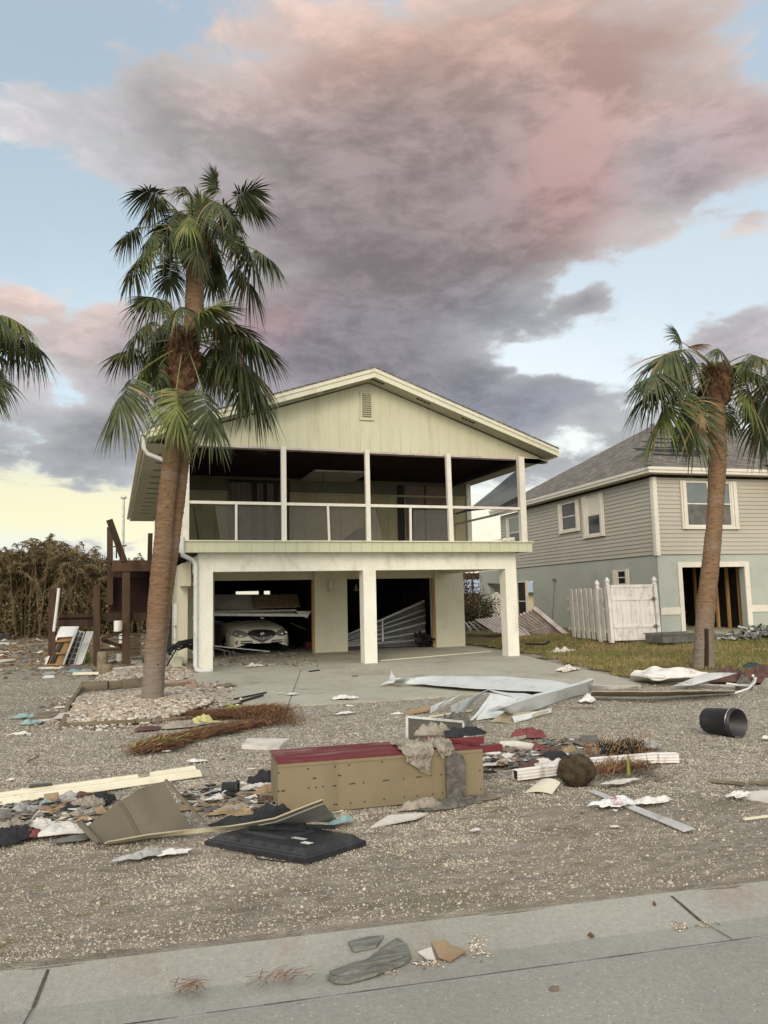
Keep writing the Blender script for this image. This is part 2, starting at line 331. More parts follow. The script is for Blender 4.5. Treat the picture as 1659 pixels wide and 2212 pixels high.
def speckle(name, sc, lo, hi, lightf, darkf):       # exposed aggregate: pale and dark grains
    m = MATS[name]; t = m.node_tree; b = t.nodes['Principled BSDF']; src = b.inputs['Base Color'].links[0].from_socket
    tc = [n for n in t.nodes if n.type == 'TEX_COORD'][0]
    vn = t.nodes.new('ShaderNodeTexVoronoi'); vn.inputs['Scale'].default_value = sc; t.links.new(tc.outputs['Object'], vn.inputs['Vector'])
    sp = t.nodes.new('ShaderNodeSeparateColor'); t.links.new(vn.outputs['Color'], sp.inputs[0]); r = E(t, sp.outputs[0])
    near_ = smooth(t, E(t, vn.outputs['Distance']), .2, .5, 1, 0)
    f = smooth(t, r, hi, min(1, hi + .03), 0, 1) * near_ * lightf + smooth(t, E(t, sp.outputs[1]), lo, lo + .03, 1, 0) * near_ * -darkf + 1.0
    n = noise_node(t, tc.outputs['Object'], sc * .35, 6, .7); f = f * smooth(t, E(t, n.outputs['Fac']), .3, .7, .9, 1.1)
    sc_ = vmath(t, 'SCALE', src, scale=f); t.links.new(sc_.outputs[0], b.inputs['Base Color'])
def grey_foot(name):                                # old trunks are weathered grey near the ground
    m = MATS[name]; t = m.node_tree; b = t.nodes['Principled BSDF']; src = b.inputs['Base Color'].links[0].from_socket
    tc = [n for n in t.nodes if n.type == 'TEX_COORD'][0]; sp = t.nodes.new('ShaderNodeSeparateXYZ'); t.links.new(tc.outputs['Object'], sp.inputs[0])
    n = noise_node(t, tc.outputs['Object'], 2.2, 6, .65); f = smooth(t, E(t, sp.outputs[2]) + (E(t, n.outputs['Fac']) - .5) * 1.6, .2, 1.7, .85, 0)
    mx = t.nodes.new('ShaderNodeMix'); mx.data_type = 'RGBA'; t.links.new(f.s, mx.inputs[0]); t.links.new(src, mx.inputs[6]); mx.inputs[7].default_value = (*s2l((134, 124, 112)), 1)
    vo = t.nodes.new('ShaderNodeTexVoronoi'); vo.inputs['Scale'].default_value = 9; t.links.new(tc.outputs['Object'], vo.inputs['Vector']); sc_ = t.nodes.new('ShaderNodeSeparateColor'); t.links.new(vo.outputs['Color'], sc_.inputs[0])
    pit = smooth(t, E(t, vo.outputs['Distance']), .10, .26, 1, 0) * smooth(t, E(t, sc_.outputs[0]), .72, .78, 0, 1)
    g_ = vmath(t, 'SCALE', mx.outputs[2], scale=pit * -.62 + 1.0); t.links.new(g_.outputs[0], b.inputs['Base Color'])
grey_foot('trunk_bark')
speckle('asphalt', 85, .10, .93, .75, .3); speckle('kerb_concrete', 95, .06, .95, .5, .22); speckle('concrete', 30, .05, .97, .25, .16)
def lawn_mat():
    m = mat('lawn_soil', (112, 104, 64), (90, 80, 50), 1.5, .95, .8, 40, dirt=((112, 80, 54), .7, .5))
lawn_mat()
def roof_rows(name, c1, c2, row):              # shingle courses
    m = bpy.data.materials.new(name); m.use_nodes = True; t = m.node_tree; b = t.nodes['Principled BSDF']
    tc = t.nodes.new('ShaderNodeTexCoord'); br = t.nodes.new('ShaderNodeTexBrick'); 
    sp = t.nodes.new('ShaderNodeSeparateXYZ'); t.links.new(tc.outputs['Object'], sp.inputs[0])
    cb2 = t.nodes.new('ShaderNodeCombineXYZ')
    h = E(t, sp.outputs[0]) + E(t, sp.outputs[1])
    t.links.new(h.s, cb2.inputs[0]); t.links.new((E(t, sp.outputs[2]) * 2.2).s, cb2.inputs[1])
    t.links.new(cb2.outputs[0], br.inputs['Vector']); br.inputs['Scale'].default_value = 1; br.inputs['Row Height'].default_value = row; br.inputs['Brick Width'].default_value = .3
    br.inputs['Mortar Size'].default_value = .012; br.inputs['Color1'].default_value = (*s2l(c1), 1); br.inputs['Color2'].default_value = (*s2l(c2), 1); br.inputs['Mortar'].default_value = (*s2l(tuple(x * .6 for x in c2)), 1)
    n = noise_node(t, tc.outputs['Object'], 2.2, 8, .7, .3); f = smooth(t, E(t, n.outputs['Fac']), .4, .7, .75, 1.15)
    sc = vmath(t, 'SCALE', br.outputs[0], scale=f); t.links.new(sc.outputs[0], b.inputs['Base Color']); b.inputs['Roughness'].default_value = .95
    bp = t.nodes.new('ShaderNodeBump'); bp.inputs['Strength'].default_value = .6; bp.inputs['Distance'].default_value = .02; bp.invert = True
    t.links.new(br.outputs['Fac'], bp.inputs['Height']); t.links.new(bp.outputs[0], b.inputs['Normal']); MATS[name] = m
roof_rows('roof_shingle', (138, 129, 117), (102, 95, 86), .14)

# ------------------------------------------------------------------ mesh helpers
class MB:
    def __init__(s): s.v = []; s.f = []; s.mi = []; s.sm = []
    def add(s, vs, fs, mi=0, smooth=False):
        o = len(s.v); s.v += [tuple(p) for p in vs]; s.f += [tuple(i + o for i in f) for f in fs]
        s.mi += [mi] * len(fs); s.sm += [smooth] * len(fs); return s
    def box(s, x0, y0, z0, x1, y1, z1, mi=0):
        x0, x1 = min(x0, x1), max(x0, x1); y0, y1 = min(y0, y1), max(y0, y1); z0, z1 = min(z0, z1), max(z0, z1)
        return s.add([(x0, y0, z0), (x1, y0, z0), (x1, y1, z0), (x0, y1, z0), (x0, y0, z1), (x1, y0, z1), (x1, y1, z1), (x0, y1, z1)],
                     [(0, 3, 2, 1), (4, 5, 6, 7), (0, 1, 5, 4), (1, 2, 6, 5), (2, 3, 7, 6), (3, 0, 4, 7)], mi)
    def bar(s, a, b, w, h, up=(0, 0, 1), mi=0):
        a, b = Vector(a), Vector(b); d = (b - a).normalized(); u = Vector(up)
        x = d.cross(u)
        if x.length < 1e-4: x = d.cross(Vector((1, 0, 0)))
        x.normalize(); u = x.cross(d).normalized(); x *= w / 2; u *= h / 2
        vs = [p + sx_ * x + su * u for p in (a, b) for sx_, su in ((-1, -1), (1, -1), (1, 1), (-1, 1))]
        return s.add(vs, [(0, 1, 2, 3), (7, 6, 5, 4), (0, 4, 5, 1), (1, 5, 6, 2), (2, 6, 7, 3), (3, 7, 4, 0)], mi)
    def tube(s, pts, r, n=8, mi=0, cap=True, r2=None, squash=1.0):
        pts = [Vector(p) for p in pts]; rs = r if isinstance(r, (list, tuple)) else [r] * len(pts)
        vs = []; fs = []; prev = None
        for i, p in enumerate(pts):
            d = (pts[min(i + 1, len(pts) - 1)] - pts[max(i - 1, 0)]).normalized()
            a = prev if prev is not None else (Vector((0, 0, 1)) if abs(d.z) < .9 else Vector((1, 0, 0)))
            x = (a - d * a.dot(d)).normalized(); y = d.cross(x); prev = x
            for k in range(n):
                t = 2 * math.pi * k / n; vs.append(p + (x * math.cos(t) * squash + y * math.sin(t)) * rs[i])
        for i in range(len(pts) - 1):
            for k in range(n): fs.append((i * n + k, i * n + (k + 1) % n, (i + 1) * n + (k + 1) % n, (i + 1) * n + k))
        s.add(vs, fs, mi, True)
        if cap: s.add(vs[:n], [tuple(range(n))[::-1]], mi); s.add(vs[-n:], [tuple(range(n))], mi)
        return s
    def prism(s, poly, y0, y1, axis='y', mi=0):   # polygon (a,b) extruded along axis
        def P(a, b, c): return {'y': (a, c, b), 'x': (c, a, b), 'z': (a, b, c)}[axis]
        n = len(poly); vs = [P(a, b, y0) for a, b in poly] + [P(a, b, y1) for a, b in poly]
        fs = [tuple(range(n)), tuple(range(2 * n - 1, n - 1, -1))] + [(i, i + n, (i + 1) % n + n, (i + 1) % n) for i in range(n)]
        return s.add(vs, fs, mi)
    def slab(s, pts, th, mi=0):                   # polygon of 3-D points given a thickness along its normal
        pts = [Vector(p) for p in pts]; nrm = (pts[1] - pts[0]).cross(pts[2] - pts[0]).normalized() * th; n = len(pts)
        return s.add(pts + [p + nrm for p in pts], [tuple(range(n))[::-1], tuple(range(n, 2 * n))] + [(i, (i + 1) % n, (i + 1) % n + n, i + n) for i in range(n)], mi)
    def grid(s, fn, nu, nv, mi=0, smooth=True, th=0.0):
        vs = [Vector(fn(i / nu, j / nv)) for j in range(nv + 1) for i in range(nu + 1)]
        fs = [(j * (nu + 1) + i, j * (nu + 1) + i + 1, (j + 1) * (nu + 1) + i + 1, (j + 1) * (nu + 1) + i) for j in range(nv) for i in range(nu)]
        s.add(vs, fs, mi, smooth)
        if th:
            nn = len(vs); nor = [Vector() for _ in vs]
            for f in fs:
                q = (vs[f[1]] - vs[f[0]]).cross(vs[f[3]] - vs[f[0]])
                for k in f: nor[k] += q
            low = [v - (q.normalized() if q.length > 1e-9 else Vector((0, 0, 1))) * th for v, q in zip(vs, nor)]
            s.add(low, [f[::-1] for f in fs], mi, smooth)
            ring = [i for i in range(nu + 1)] + [j * (nu + 1) + nu for j in range(1, nv + 1)] + [nv * (nu + 1) + i for i in range(nu - 1, -1, -1)] + [j * (nu + 1) for j in range(nv - 1, 0, -1)]
            m = len(ring); s.add([vs[i] for i in ring] + [low[i] for i in ring], [(i, i + m, (i + 1) % m + m, (i + 1) % m) for i in range(m)], mi)
        return s
    def lathe(s, prof, c=(0, 0, 0), n=24, mi=0, axis=None):
        c = Vector(c); ax = Vector(axis or (0, 0, 1)).normalized()
        x = ax.cross(Vector((0, 0, 1)) if abs(ax.z) < .9 else Vector((1, 0, 0))).normalized(); y = ax.cross(x)
        vs = []; 
        for r, h in prof:
            for k in range(n):
                t = 2 * math.pi * k / n; vs.append(c + ax * h + (x * math.cos(t) + y * math.sin(t)) * r)
        fs = [(i * n + k, i * n + (k + 1) % n, (i + 1) * n + (k + 1) % n, (i + 1) * n + k) for i in range(len(prof) - 1) for k in range(n)]
        return s.add(vs, fs, mi, True)
    def build(s, name, m, parent=None, keep=False):
        ms = m if isinstance(m, (list, tuple)) else [m]
        vs = [Vector(p) for p in s.v]
        if parent is not None:
            org = Vector(wloc(parent))
        elif keep: org = Vector((0, 0, 0))
        else:
            xs = [p.x for p in vs]; ys = [p.y for p in vs]; org = Vector(((min(xs) + max(xs)) / 2, (min(ys) + max(ys)) / 2, min(p.z for p in vs)))
        me = bpy.data.meshes.new(name); me.from_pydata([p - org for p in vs], [], s.f)
        for q in ms: me.materials.append(MATS[q])
        me.polygons.foreach_set('material_index', s.mi); me.polygons.foreach_set('use_smooth', s.sm); me.update()
        o = bpy.data.objects.new(name, me); COL.objects.link(o)
        if parent is not None: o.parent = parent; o['_wl'] = tuple(wloc(parent))
        else: o.location = org; o['_wl'] = tuple(org)
        return o
def wloc(o):
    return Vector(o['_wl'])
def tag(o, label, cat, group=None):
    o['label'] = label; o['category'] = cat
    if group: o['group'] = group
    return o
def thing(name, label, cat, loc=(0, 0, 0), group=None):
    o = bpy.data.objects.new(name, None); o.empty_display_size = .2; COL.objects.link(o); o.location = loc; o['_wl'] = tuple(loc)
    return tag(o, label, cat, group)
def struct(o): o['kind'] = 'structure'; return o
def stuff(o, label=None, cat=None):
    o['kind'] = 'stuff'
    if label: o['label'] = label; o['category'] = cat
    return o
def copy_tree(o, loc, rz=0.0, label=None, scale=None, group=None):
    r = o.copy(); COL.objects.link(r); r.location = loc; r.rotation_euler = (0, 0, rz); r['_wl'] = tuple(loc)
    if scale: r.scale = scale if isinstance(scale, (tuple, list)) else (scale,) * 3
    if label: r['label'] = label
    if group: r['group'] = group
    for ch in list(o.children):
        c = ch.copy(); COL.objects.link(c); c.parent = r
        for g in list(ch.children):
            d = g.copy(); COL.objects.link(d); d.parent = c
    return r
def smoothstep(a, b, x):
    t = max(0., min(1., (x - a) / (b - a))); return t * t * (3 - 2 * t)
def lerp(a, b, t): return a + (b - a) * t

# ------------------------------------------------------------------ ground, road, kerb, drive, lawn
def road_x(y0p, y1p, z):                           # line of the kerb through two spots of the picture, as a function of X
    a, b = G(0, y0p, z), G(1659, y1p, z); s = (b.y - a.y) / (b.x - a.x); return lambda X: a.y + s * (X - a.x)
kb = road_x(2101, 1905, 0.0); kc = road_x(2189.6, 1979, -.045); ka = road_x(2251, 2021, -.035)
def gz(X, Y):                                      # height of the ground: the lot falls a little to the kerb, small bumps
    d = Y - kb(X)
    e = Y + X * .26; edge_ = .02 * (1 - smoothstep(0, .5, d)); h = noise.noise(Vector((X * .7, Y * .7, 0))) * .022 + noise.noise(Vector((X * 2.3, Y * 2.3, 3))) * .010 + noise.noise(Vector((X * .5, e * 3.4, 9))) * .012 + noise.noise(Vector((X * 5, e * 5, 6))) * .005
    return h * smoothstep(0, 1.5, d) * (1 - smoothstep(60, 70, Y)) + edge_
mb = MB()
xs = [-1500, -300, -80, -30] + [-14 + i * .4 for i in range(25)] + [-4 + i * .16 for i in range(100)] + [12 + i * .4 for i in range(25)] + [30, 80, 300, 1500]
rows = [0.0, .05, .12, .2, .3, .4] + [.4 + .12 * k for k in range(1, 72)] + [9.2 + .4 * k for k in range(33)] + [24, 30, 40, 60, 120, 400, 1600]
vs = [(X, (kb(X) - .02 - .09 * max(0, noise.noise(Vector((X * 1.7, 0, 2))) + .4 * noise.noise(Vector((X * 7, 0, 2)))) if r == 0 else kb(X) + r) if r < 30 else max(kb(X) + r, r * .9), gz(X, kb(X) + r) if r else .0165) for r in rows for X in xs]
nX = len(xs)
# the gravel stays under the slab and the lawn, a centimetre lower
mb.add(vs, [(j * nX + i, j * nX + i + 1, (j + 1) * nX + i + 1, (j + 1) * nX + i) for j in range(len(rows) - 1) for i in range(nX - 1)], 0, True)
struct(mb.build('ground', 'gravel', keep=True))
mb = MB(); XL, XR = -60, 60
def strip(mb, lines, zs, mi=0):
    X = [XL + i * 3 for i in range(41)]
    vs = [(x, f(x), z) for f, z in zip(lines, zs) for x in X]
    n = len(X); mb.add(vs, [(j * n + i + 1, j * n + i, (j + 1) * n + i, (j + 1) * n + i + 1) for j in range(len(zs) - 1) for i in range(n - 1)], mi)
strip(mb, [kb, lambda x: kb(x) + .0, lambda x: kb(x) - .03, lambda x: (kb(x) + kc(x)) / 2, kc, ka], [-.12, .012, .018, -.012, -.045, -.038])
kerb = struct(mb.build('kerb', 'kerb_concrete', keep=True))
mb = MB(); strip(mb, [lambda x: ka(x) - .006, lambda x: ka(x) - 1, lambda x: ka(x) - 7, lambda x: ka(x) - 60], [-.036, -.03, .03, 0.0]); struct(mb.build('road', 'asphalt', keep=True))
# tar seam between kerb and road, expansion joints across the kerb
mb = MB()
for i in range(200):
    x = -5 + i * .06; w = .0035 + .0045 * noise.noise(Vector((x * 5, 0, 0)))
    mb.add([(x, ka(x) - w, -.032), (x + .062, ka(x + .062) - w, -.032), (x + .062, ka(x + .062) + w, -.033), (x, ka(x) + w, -.033)], [(0, 1, 2, 3)])
for (u0, v0, u1, v1) in ((1450, 1934, 1515, 1988), (106, 2090, 84, 2150)):
    p, q = G(u0, v0, .014), G(u1, v1, -.03); e = (q - p); q = p + e * (p.y - ka(p.x)) / max(1e-3, (p.y - q.y)) * .96
    n = 10
    for k in range(n):
        a, b = p.lerp(q, k / n), p.lerp(q, (k + 1) / n)
        def kz(P):
            t = (kb(P.x) - P.y) / (kb(P.x) - kc(P.x)); return lerp(.02, -.008, min(t * 2, 1)) if t < .5 else (lerp(-.008, -.041, t * 2 - 1) if t < 1 else -.036)
        a.z = kz(a) + .002; b.z = kz(b) + .002; s_ = Vector((.003 + .005 * (k < 5), 0, 0))
        mb.add([a - s_, a + s_, b + s_, b - s_], [(0, 1, 2, 3)])
struct(mb.build('joint', 'joint_grime', keep=True))

HY = 18.9                                          # front plane of the house pillars
BY = 23.6                                          # wall with the garage openings
slab = [G(440, 1537), G(760, 1522), G(1000, 1504), G(1385, 1483), G(1330, 1464), G(1207, 1438), G(1139, 1420)]
slab = [(p.x, p.y) for p in slab] + [(11.0, 20.5), (11.1, 30), (1.6, 30), (1.62, 19.0)]
mb = MB(); mb.prism(slab, -.2, .035, 'z'); struct(mb.build('driveway', 'concrete', keep=True))
mb = MB()                                          # joint lines cut in the slab
for (a, b) in (((454, 1456), (781, 1439)), ((781, 1439), (1139, 1421)), ((620, 1530), (650, 1447))):
    p, q = G(*a, .037), G(*b, .037); d_ = (q - p).normalized(); nn = Vector((-d_.y, d_.x, 0)) * .009
    mb.add([p - nn, q - nn, q + nn, p + nn], [(0, 1, 2, 3)])
struct(mb.build('slab_joint', 'slate_grey', keep=True))

def lawn_z(X, Y): return .02 + .24 * smoothstep(14, 21, Y + (X - 12) * .25) * smoothstep(11, 15.5, X + (Y - 20) * .1)
lawn = [(1139, 1418), (1207, 1437), (1330, 1462), (1400, 1484), (1659, 1480)]
lp = [G(u, v) for u, v in lawn]
def lawn_edge(X):
    pts = [(p.x, p.y) for p in lp] + [(60, lp[-1].y + 4)]
    if X <= pts[0][0]: return pts[0][1] + 1.5
    for (x0, y0), (x1, y1) in zip(pts, pts[1:]):
        if x0 <= X <= x1: return lerp(y0, y1, (X - x0) / (x1 - x0 + 1e-9))
    return pts[-1][1]
mb = MB(); LX = sorted(set([7 + .35 * i for i in range(70)] + [34, 45, 60]))
def lawn_start(X):
    if X > 10.6: return 17.6 - (X - 10.6) * .9 if X < 14.5 else 14.1
    return 17.6
# lawn begins along the diagonal drive edge on the left and along the rubbish line in front
pl, pr = G(1139, 1419), G(1400, 1484)
def lawn_y0(X):
    if X < pr.x: return pr.y + 2.0 + (pr.x - X) * 0
    return pr.y
def inside_drive(X, Y):
    ok = False; n = len(slab)
    for i in range(n):
        (x0, y0), (x1, y1) = slab[i], slab[(i + 1) % n]
        if (y0 > Y) != (y1 > Y) and X < (x1 - x0) * (Y - y0) / (y1 - y0) + x0: ok = not ok
    return ok
def in_poly(poly, X, Y):
    ok = False; n = len(poly)
    for i in range(n):
        (x0, y0), (x1, y1) = poly[i], poly[(i + 1) % n]
        if (y0 > Y) != (y1 > Y) and X < (x1 - x0) * (Y - y0) / (y1 - y0) + x0: ok = not ok
    return ok
lpoly = [(p.x, p.y) for p in (G(1148, 1413), G(1215, 1430), G(1335, 1458), G(1405, 1481), G(1659, 1466))]
sl = (lpoly[-1][0] - lpoly[-2][0]); lpoly += [(60, lpoly[-1][1] + 1.5), (60, 80), (11.5, 80), (11.5, 24), (11.25, 20.5)]
random.seed(5)
def wob(X, Y): return X + noise.noise(Vector((X * 1.3, Y * 1.3, 7))) * .35, Y + noise.noise(Vector((X * 1.3, Y * 1.3, 17))) * .35
mb = MB(); S = .3; ids = {}
def vid(i, j):
    if (i, j) not in ids:
        X, Y = 7 + i * S, 12 + j * S; ids[(i, j)] = len(mb.v); mb.v.append((X, Y, lawn_z(X, Y) + noise.noise(Vector((X * 1.1, Y * 1.1, 1))) * .015))
    return ids[(i, j)]
for i in range(72):
    for j in range(75):
        X, Y = wob(7 + (i + .5) * S, 12 + (j + .5) * S)
        if in_poly(lpoly, X, Y): mb.f.append((vid(i, j), vid(i + 1, j), vid(i + 1, j + 1), vid(i, j + 1))); mb.mi.append(0); mb.sm.append(True)
mb.add([(28.6, 13, lawn_z(30, 14)), (90, 13, .26), (90, 34.5, .26), (28.6, 34.5, .26)], [(0, 1, 2, 3)])
mb.add([(7.0 + 4.5, 34.5, .26), (90, 34.5, .26), (90, 90, .26), (11.5, 90, .26)], [(0, 1, 2, 3)])
struct(mb.build('lawn_soil', 'lawn_soil', keep=True))
mat('grass_green', (132, 128, 74), (102, 102, 54), 3, .8); mat('grass_dry', (158, 142, 98), (128, 112, 70), 3, .9); mat('grass_rust', (136, 96, 64), (102, 68, 44), 3, .9)
mb = MB()
for k in range(62000):
    X = random.uniform(8, 24.5); Y = random.uniform(13.4, 24.5) if random.random() < .75 else random.uniform(13.4, 18.5)
    wx, wy = wob(X, Y)
    if not in_poly(lpoly, wx, wy): continue
    q = noise.noise(Vector((X * .55, Y * .55, 4))) + noise.noise(Vector((X * 1.8, Y * 1.8, 9))) * .5 + random.uniform(-.3, .3)
    e = smoothstep(0, 3.5, (X - 9) * .5 + (Y - 14.5) * .35 + 0.5)     # rustier beside the drive
    mi = 2 if q > .1 + e * .5 else (1 if q < -.14 else 0)
    h = random.uniform(.03, .085) * (1.1 if mi != 2 else .8); a = random.uniform(0, 6.28); w = random.uniform(.008, .017); l = random.uniform(-.04, .04), random.uniform(-.04, .04)
    z = lawn_z(X, Y) - .005; c, s_ = math.cos(a) * w, math.sin(a) * w
    mb.add([(X - c, Y - s_, z), (X + c, Y + s_, z), (X + l[0], Y + l[1], z + h)], [(0, 1, 2)], mi)
stuff(mb.build('grass', ['grass_green', 'grass_dry', 'grass_rust'], keep=True), 'short patchy green and rust brown lawn grass beside the drive', 'grass')

# ================================================================== MAIN HOUSE
H = thing('raised_house', 'pale yellow two storey house with gutted upper porch over an open car port', 'house', (6.3, HY, 0))
XL0, XM0, XR0 = 1.92, 6.06, 10.16; PW, PD = .34, .34
BZ = 2.4; TZ = 2.86                                # underside and top of the front beam
rj = random.Random(3)
def rough_box(mb, x0, y0, z0, x1, y1, z1, n=14, amp=.008, seed=0):
    """stucco pillar: a box with lightly uneven faces"""
    def face(o, eu, ev, nu, nv):
        nrm = Vector(eu).cross(Vector(ev)).normalized()
        def fn(a, b):
            p = Vector(o) + Vector(eu) * a + Vector(ev) * b; q = 0 if a in (0, 1) or b in (0, 1) else noise.noise(p * 4 + Vector((seed, 0, 0))) * amp
            return p + nrm * q
        mb.grid(fn, nu, nv)
    face((x0, y0, z0), (x1 - x0, 0, 0), (0, 0, z1 - z0), 4, n); face((x1, y0, z0), (0, y1 - y0, 0), (0, 0, z1 - z0), 4, n)
    face((x1, y1, z0), (x0 - x1, 0, 0), (0, 0, z1 - z0), 4, n); face((x0, y1, z0), (0, y0 - y1, 0), (0, 0, z1 - z0), 4, n)
    mb.add([(x0, y0, z1), (x1, y0, z1), (x1, y1, z1), (x0, y1, z1)], [(0, 1, 2, 3)]); mb.add([(x0, y0, z0), (x1, y0, z0), (x1, y1, z0), (x0, y1, z0)], [(3, 2, 1, 0)])
for X in (XL0, XM0, XR0):
    mb = MB(); rough_box(mb, X, HY, 0, X + PW, HY + PD, BZ, seed=X); mb.build('pillar', 'stucco', H)
mb = MB(); rough_box(mb, XL0, HY, BZ, XR0 + PW, HY + PD, TZ, n=4); mb.build('front_beam', 'stucco', H)
MB().box(XR0 + .02, HY + PD, BZ + .02, XR0 + PW - .02, BY + .1, TZ - .02).build('side_beam', 'stucco', H); MB().box(XL0 + .02, HY + PD, BZ + .02, XL0 + .3, BY + .1, TZ - .02).build('side_beam', 'stucco', H)
# ceiling of the car port
mb = MB(); mb.box(XL0 + .3, HY + PD, 2.7, XR0 + .02, BY, 2.78); mb.build('port_ceiling', 'stucco_smooth', H)
# recessed wall with the two garage openings
gl, gr = PY(463, 1245, BY), PY(677, 1245, BY); g2l, g2r = PY(747, 1248, BY), PY(935, 1248, BY); endx = PY(998, 1300, BY).x
GT = PY(560, 1250, BY).z
x_gl, x_gr, x_g2l, x_g2r = gl.x, gr.x, g2l.x, g2r.x
mb = MB(); mb.box(1.7, BY, 0, x_gl, BY + .3, 2.7); mb.box(x_gl, BY, GT, x_gr, BY + .3, 2.7); mb.box(x_g2l, BY, GT, x_g2r, BY + .3, 2.7); mb.build('garage_wall', 'stucco_smooth', H)
mb = MB(); mb.box(x_gr, BY - .12, 0, x_g2l, BY + .3, 2.7); mb.build('inner_pier', 'stucco_smooth', H)
mb = MB(); mb.box(x_g2r, BY - .16, 0, endx, BY + .3, 2.7); mb.build('inner_pier', 'stucco_smooth', H)
for X0, X1 in ((x_gl, x_gr), (x_g2l, x_g2r)):
    mb = MB(); mb.box(X1 - .05, BY - .03, 0, X1, BY + .02, GT - .05); mb.build('door_jamb', 'raw_lumber', H); MB().box(X0, BY - .03, GT - .05, X1, BY + .02, GT + .0).build('door_header', 'stucco_smooth', H)
# ground floor body behind
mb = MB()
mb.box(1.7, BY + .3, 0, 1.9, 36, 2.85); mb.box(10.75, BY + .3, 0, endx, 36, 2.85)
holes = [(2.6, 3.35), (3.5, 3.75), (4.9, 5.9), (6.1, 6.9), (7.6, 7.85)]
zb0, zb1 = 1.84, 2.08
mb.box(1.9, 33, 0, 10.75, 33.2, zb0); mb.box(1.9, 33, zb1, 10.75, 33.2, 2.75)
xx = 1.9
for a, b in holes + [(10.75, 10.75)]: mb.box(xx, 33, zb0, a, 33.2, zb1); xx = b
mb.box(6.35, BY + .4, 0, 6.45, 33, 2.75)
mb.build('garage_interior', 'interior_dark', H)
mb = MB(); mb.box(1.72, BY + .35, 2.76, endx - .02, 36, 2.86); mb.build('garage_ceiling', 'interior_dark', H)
# wall lamp on the middle pier
lp_ = PY(713, 1262, BY - .2); mb = MB(); mb.lathe([(.02, .16), (.05, .14), (.06, .05), (.075, -.08), (.06, -.2), (.02, -.24)], (lp_.x, BY - .22, lp_.z), 12); mb.bar((lp_.x, BY - .12, lp_.z + .1), (lp_.x, BY - .22, lp_.z + .14), .03, .03)
mb.build('wall_lamp', 'white_metal', H)
# side wall stub on the left with electrical box
mb = MB(); mb.box(1.68, HY + 1.7, 2.1, 1.9, BY + .3, 2.7); mb.box(1.66, HY + 2.6, 0, 1.9, BY + .3, 2.1); mb.build('side_wall', 'stucco_smooth', H)
mb = MB(); mb.box(1.58, HY + 3.2, 1.05, 1.66, HY + 3.7, 1.65); mb.box(1.6, HY + 3.35, .1, 1.65, HY + 3.42, 1.05); mb.build('electrical_box', 'white_metal', H)

# porch deck band
FY = HY - .32                                       # the band stands proud of the beam
bl, br_ = PY(388, 1190, FY).x, PY(1150, 1180, FY).x
z0b, z1b = TZ - .01, PY(770, 1168, FY).z
mb = MB(); w = .28; X = bl
while X < br_ - .01:
    X2 = min(X + w, br_); mb.box(X + .004, FY, z0b, X2 - .004, FY + .03, z1b - .03); X = X2
mb.box(bl + .01, FY + .012, z0b + .01, br_ - .01, FY + .06, z1b - .04)
mb.box(bl, FY + .06, z0b + .01, bl + .04, BY, z1b - .03); mb.box(br_ - .04, FY + .06, z0b + .01, br_, BY, z1b - .03)
mb.build('deck_band', 'band_paint', H)
mb = MB(); mb.box(bl - .03, FY - .04, z1b - .03, br_ + .03, FY + .2, z1b); mb.box(bl - .03, FY + .2, z1b - .03, bl + .15, BY, z1b); mb.box(br_ - .15, FY + .2, z1b - .03, br_ + .03, BY, z1b); mb.build('sill_cap', 'fascia_paint', H)
mb = MB(); mb.box(bl + .04, FY + .06, 2.88, br_ - .04, 36, 2.97); mb.build('porch_floor', 'interior_dark', H)
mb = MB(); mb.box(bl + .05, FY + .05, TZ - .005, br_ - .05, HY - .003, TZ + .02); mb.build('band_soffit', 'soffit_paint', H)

# porch posts and rails
PYp = HY - .22; ztop = PY(790, 978, PYp).z
def post(u, w, name='porch_post', y=PYp, tilt=0.0):
    p = PY(u, 1120, y); mb = MB(); zt = 5.5 
    mb.bar((p.x + tilt, y, z1b), (p.x - tilt, y, zt), .16 * 0 + w, w * .9, up=(0, 1, 0)); return mb.build(name, 'white_paint', H)
post(401, .15); post(613, .125); post(795, .115); post(972, .125, tilt=.01); post(1129, .17, tilt=-.0)
zr0, zr1 = PY(613, 1086, PYp).z, PY(972, 1098, PYp).z; zr = (zr0 + zr1) / 2
xs_ = [PY(u, 1095, PYp).x for u in (401, 613, 795, 972, 1129)]
for a, b in zip(xs_, xs_[1:]):
    mb = MB(); mb.box(a + .06, PYp - .03, zr - .035, b - .06, PYp + .03, zr + .035); mb.build('mid_rail', 'white_paint', H)
for (u0, u1) in ((510, 510), (708, 711), (886, 887)):
    p, q = PY(u0, 1090, PYp), PY(u1, 1166, PYp); mb = MB(); mb.bar((p.x, PYp, zr - .03), (q.x, PYp, z1b), .055, .05, up=(0, 1, 0)); mb.build('baluster', 'white_paint', H)
mb = MB(); mb.bar((xs_[4], PYp + .1, zr), (xs_[4] + .02, BY, zr), .05, .06); mb.build('side_rail', 'white_paint', H)
mb = MB(); mb.box(xs_[0] - .09, PYp + .15, z1b, xs_[0] - .03, BY, 5.5); mb.box(xs_[0] - .09, PYp + .15, 2.9, xs_[0] - .03, BY, z1b); mb.build('screen_side_wall', 'white_paint', H)
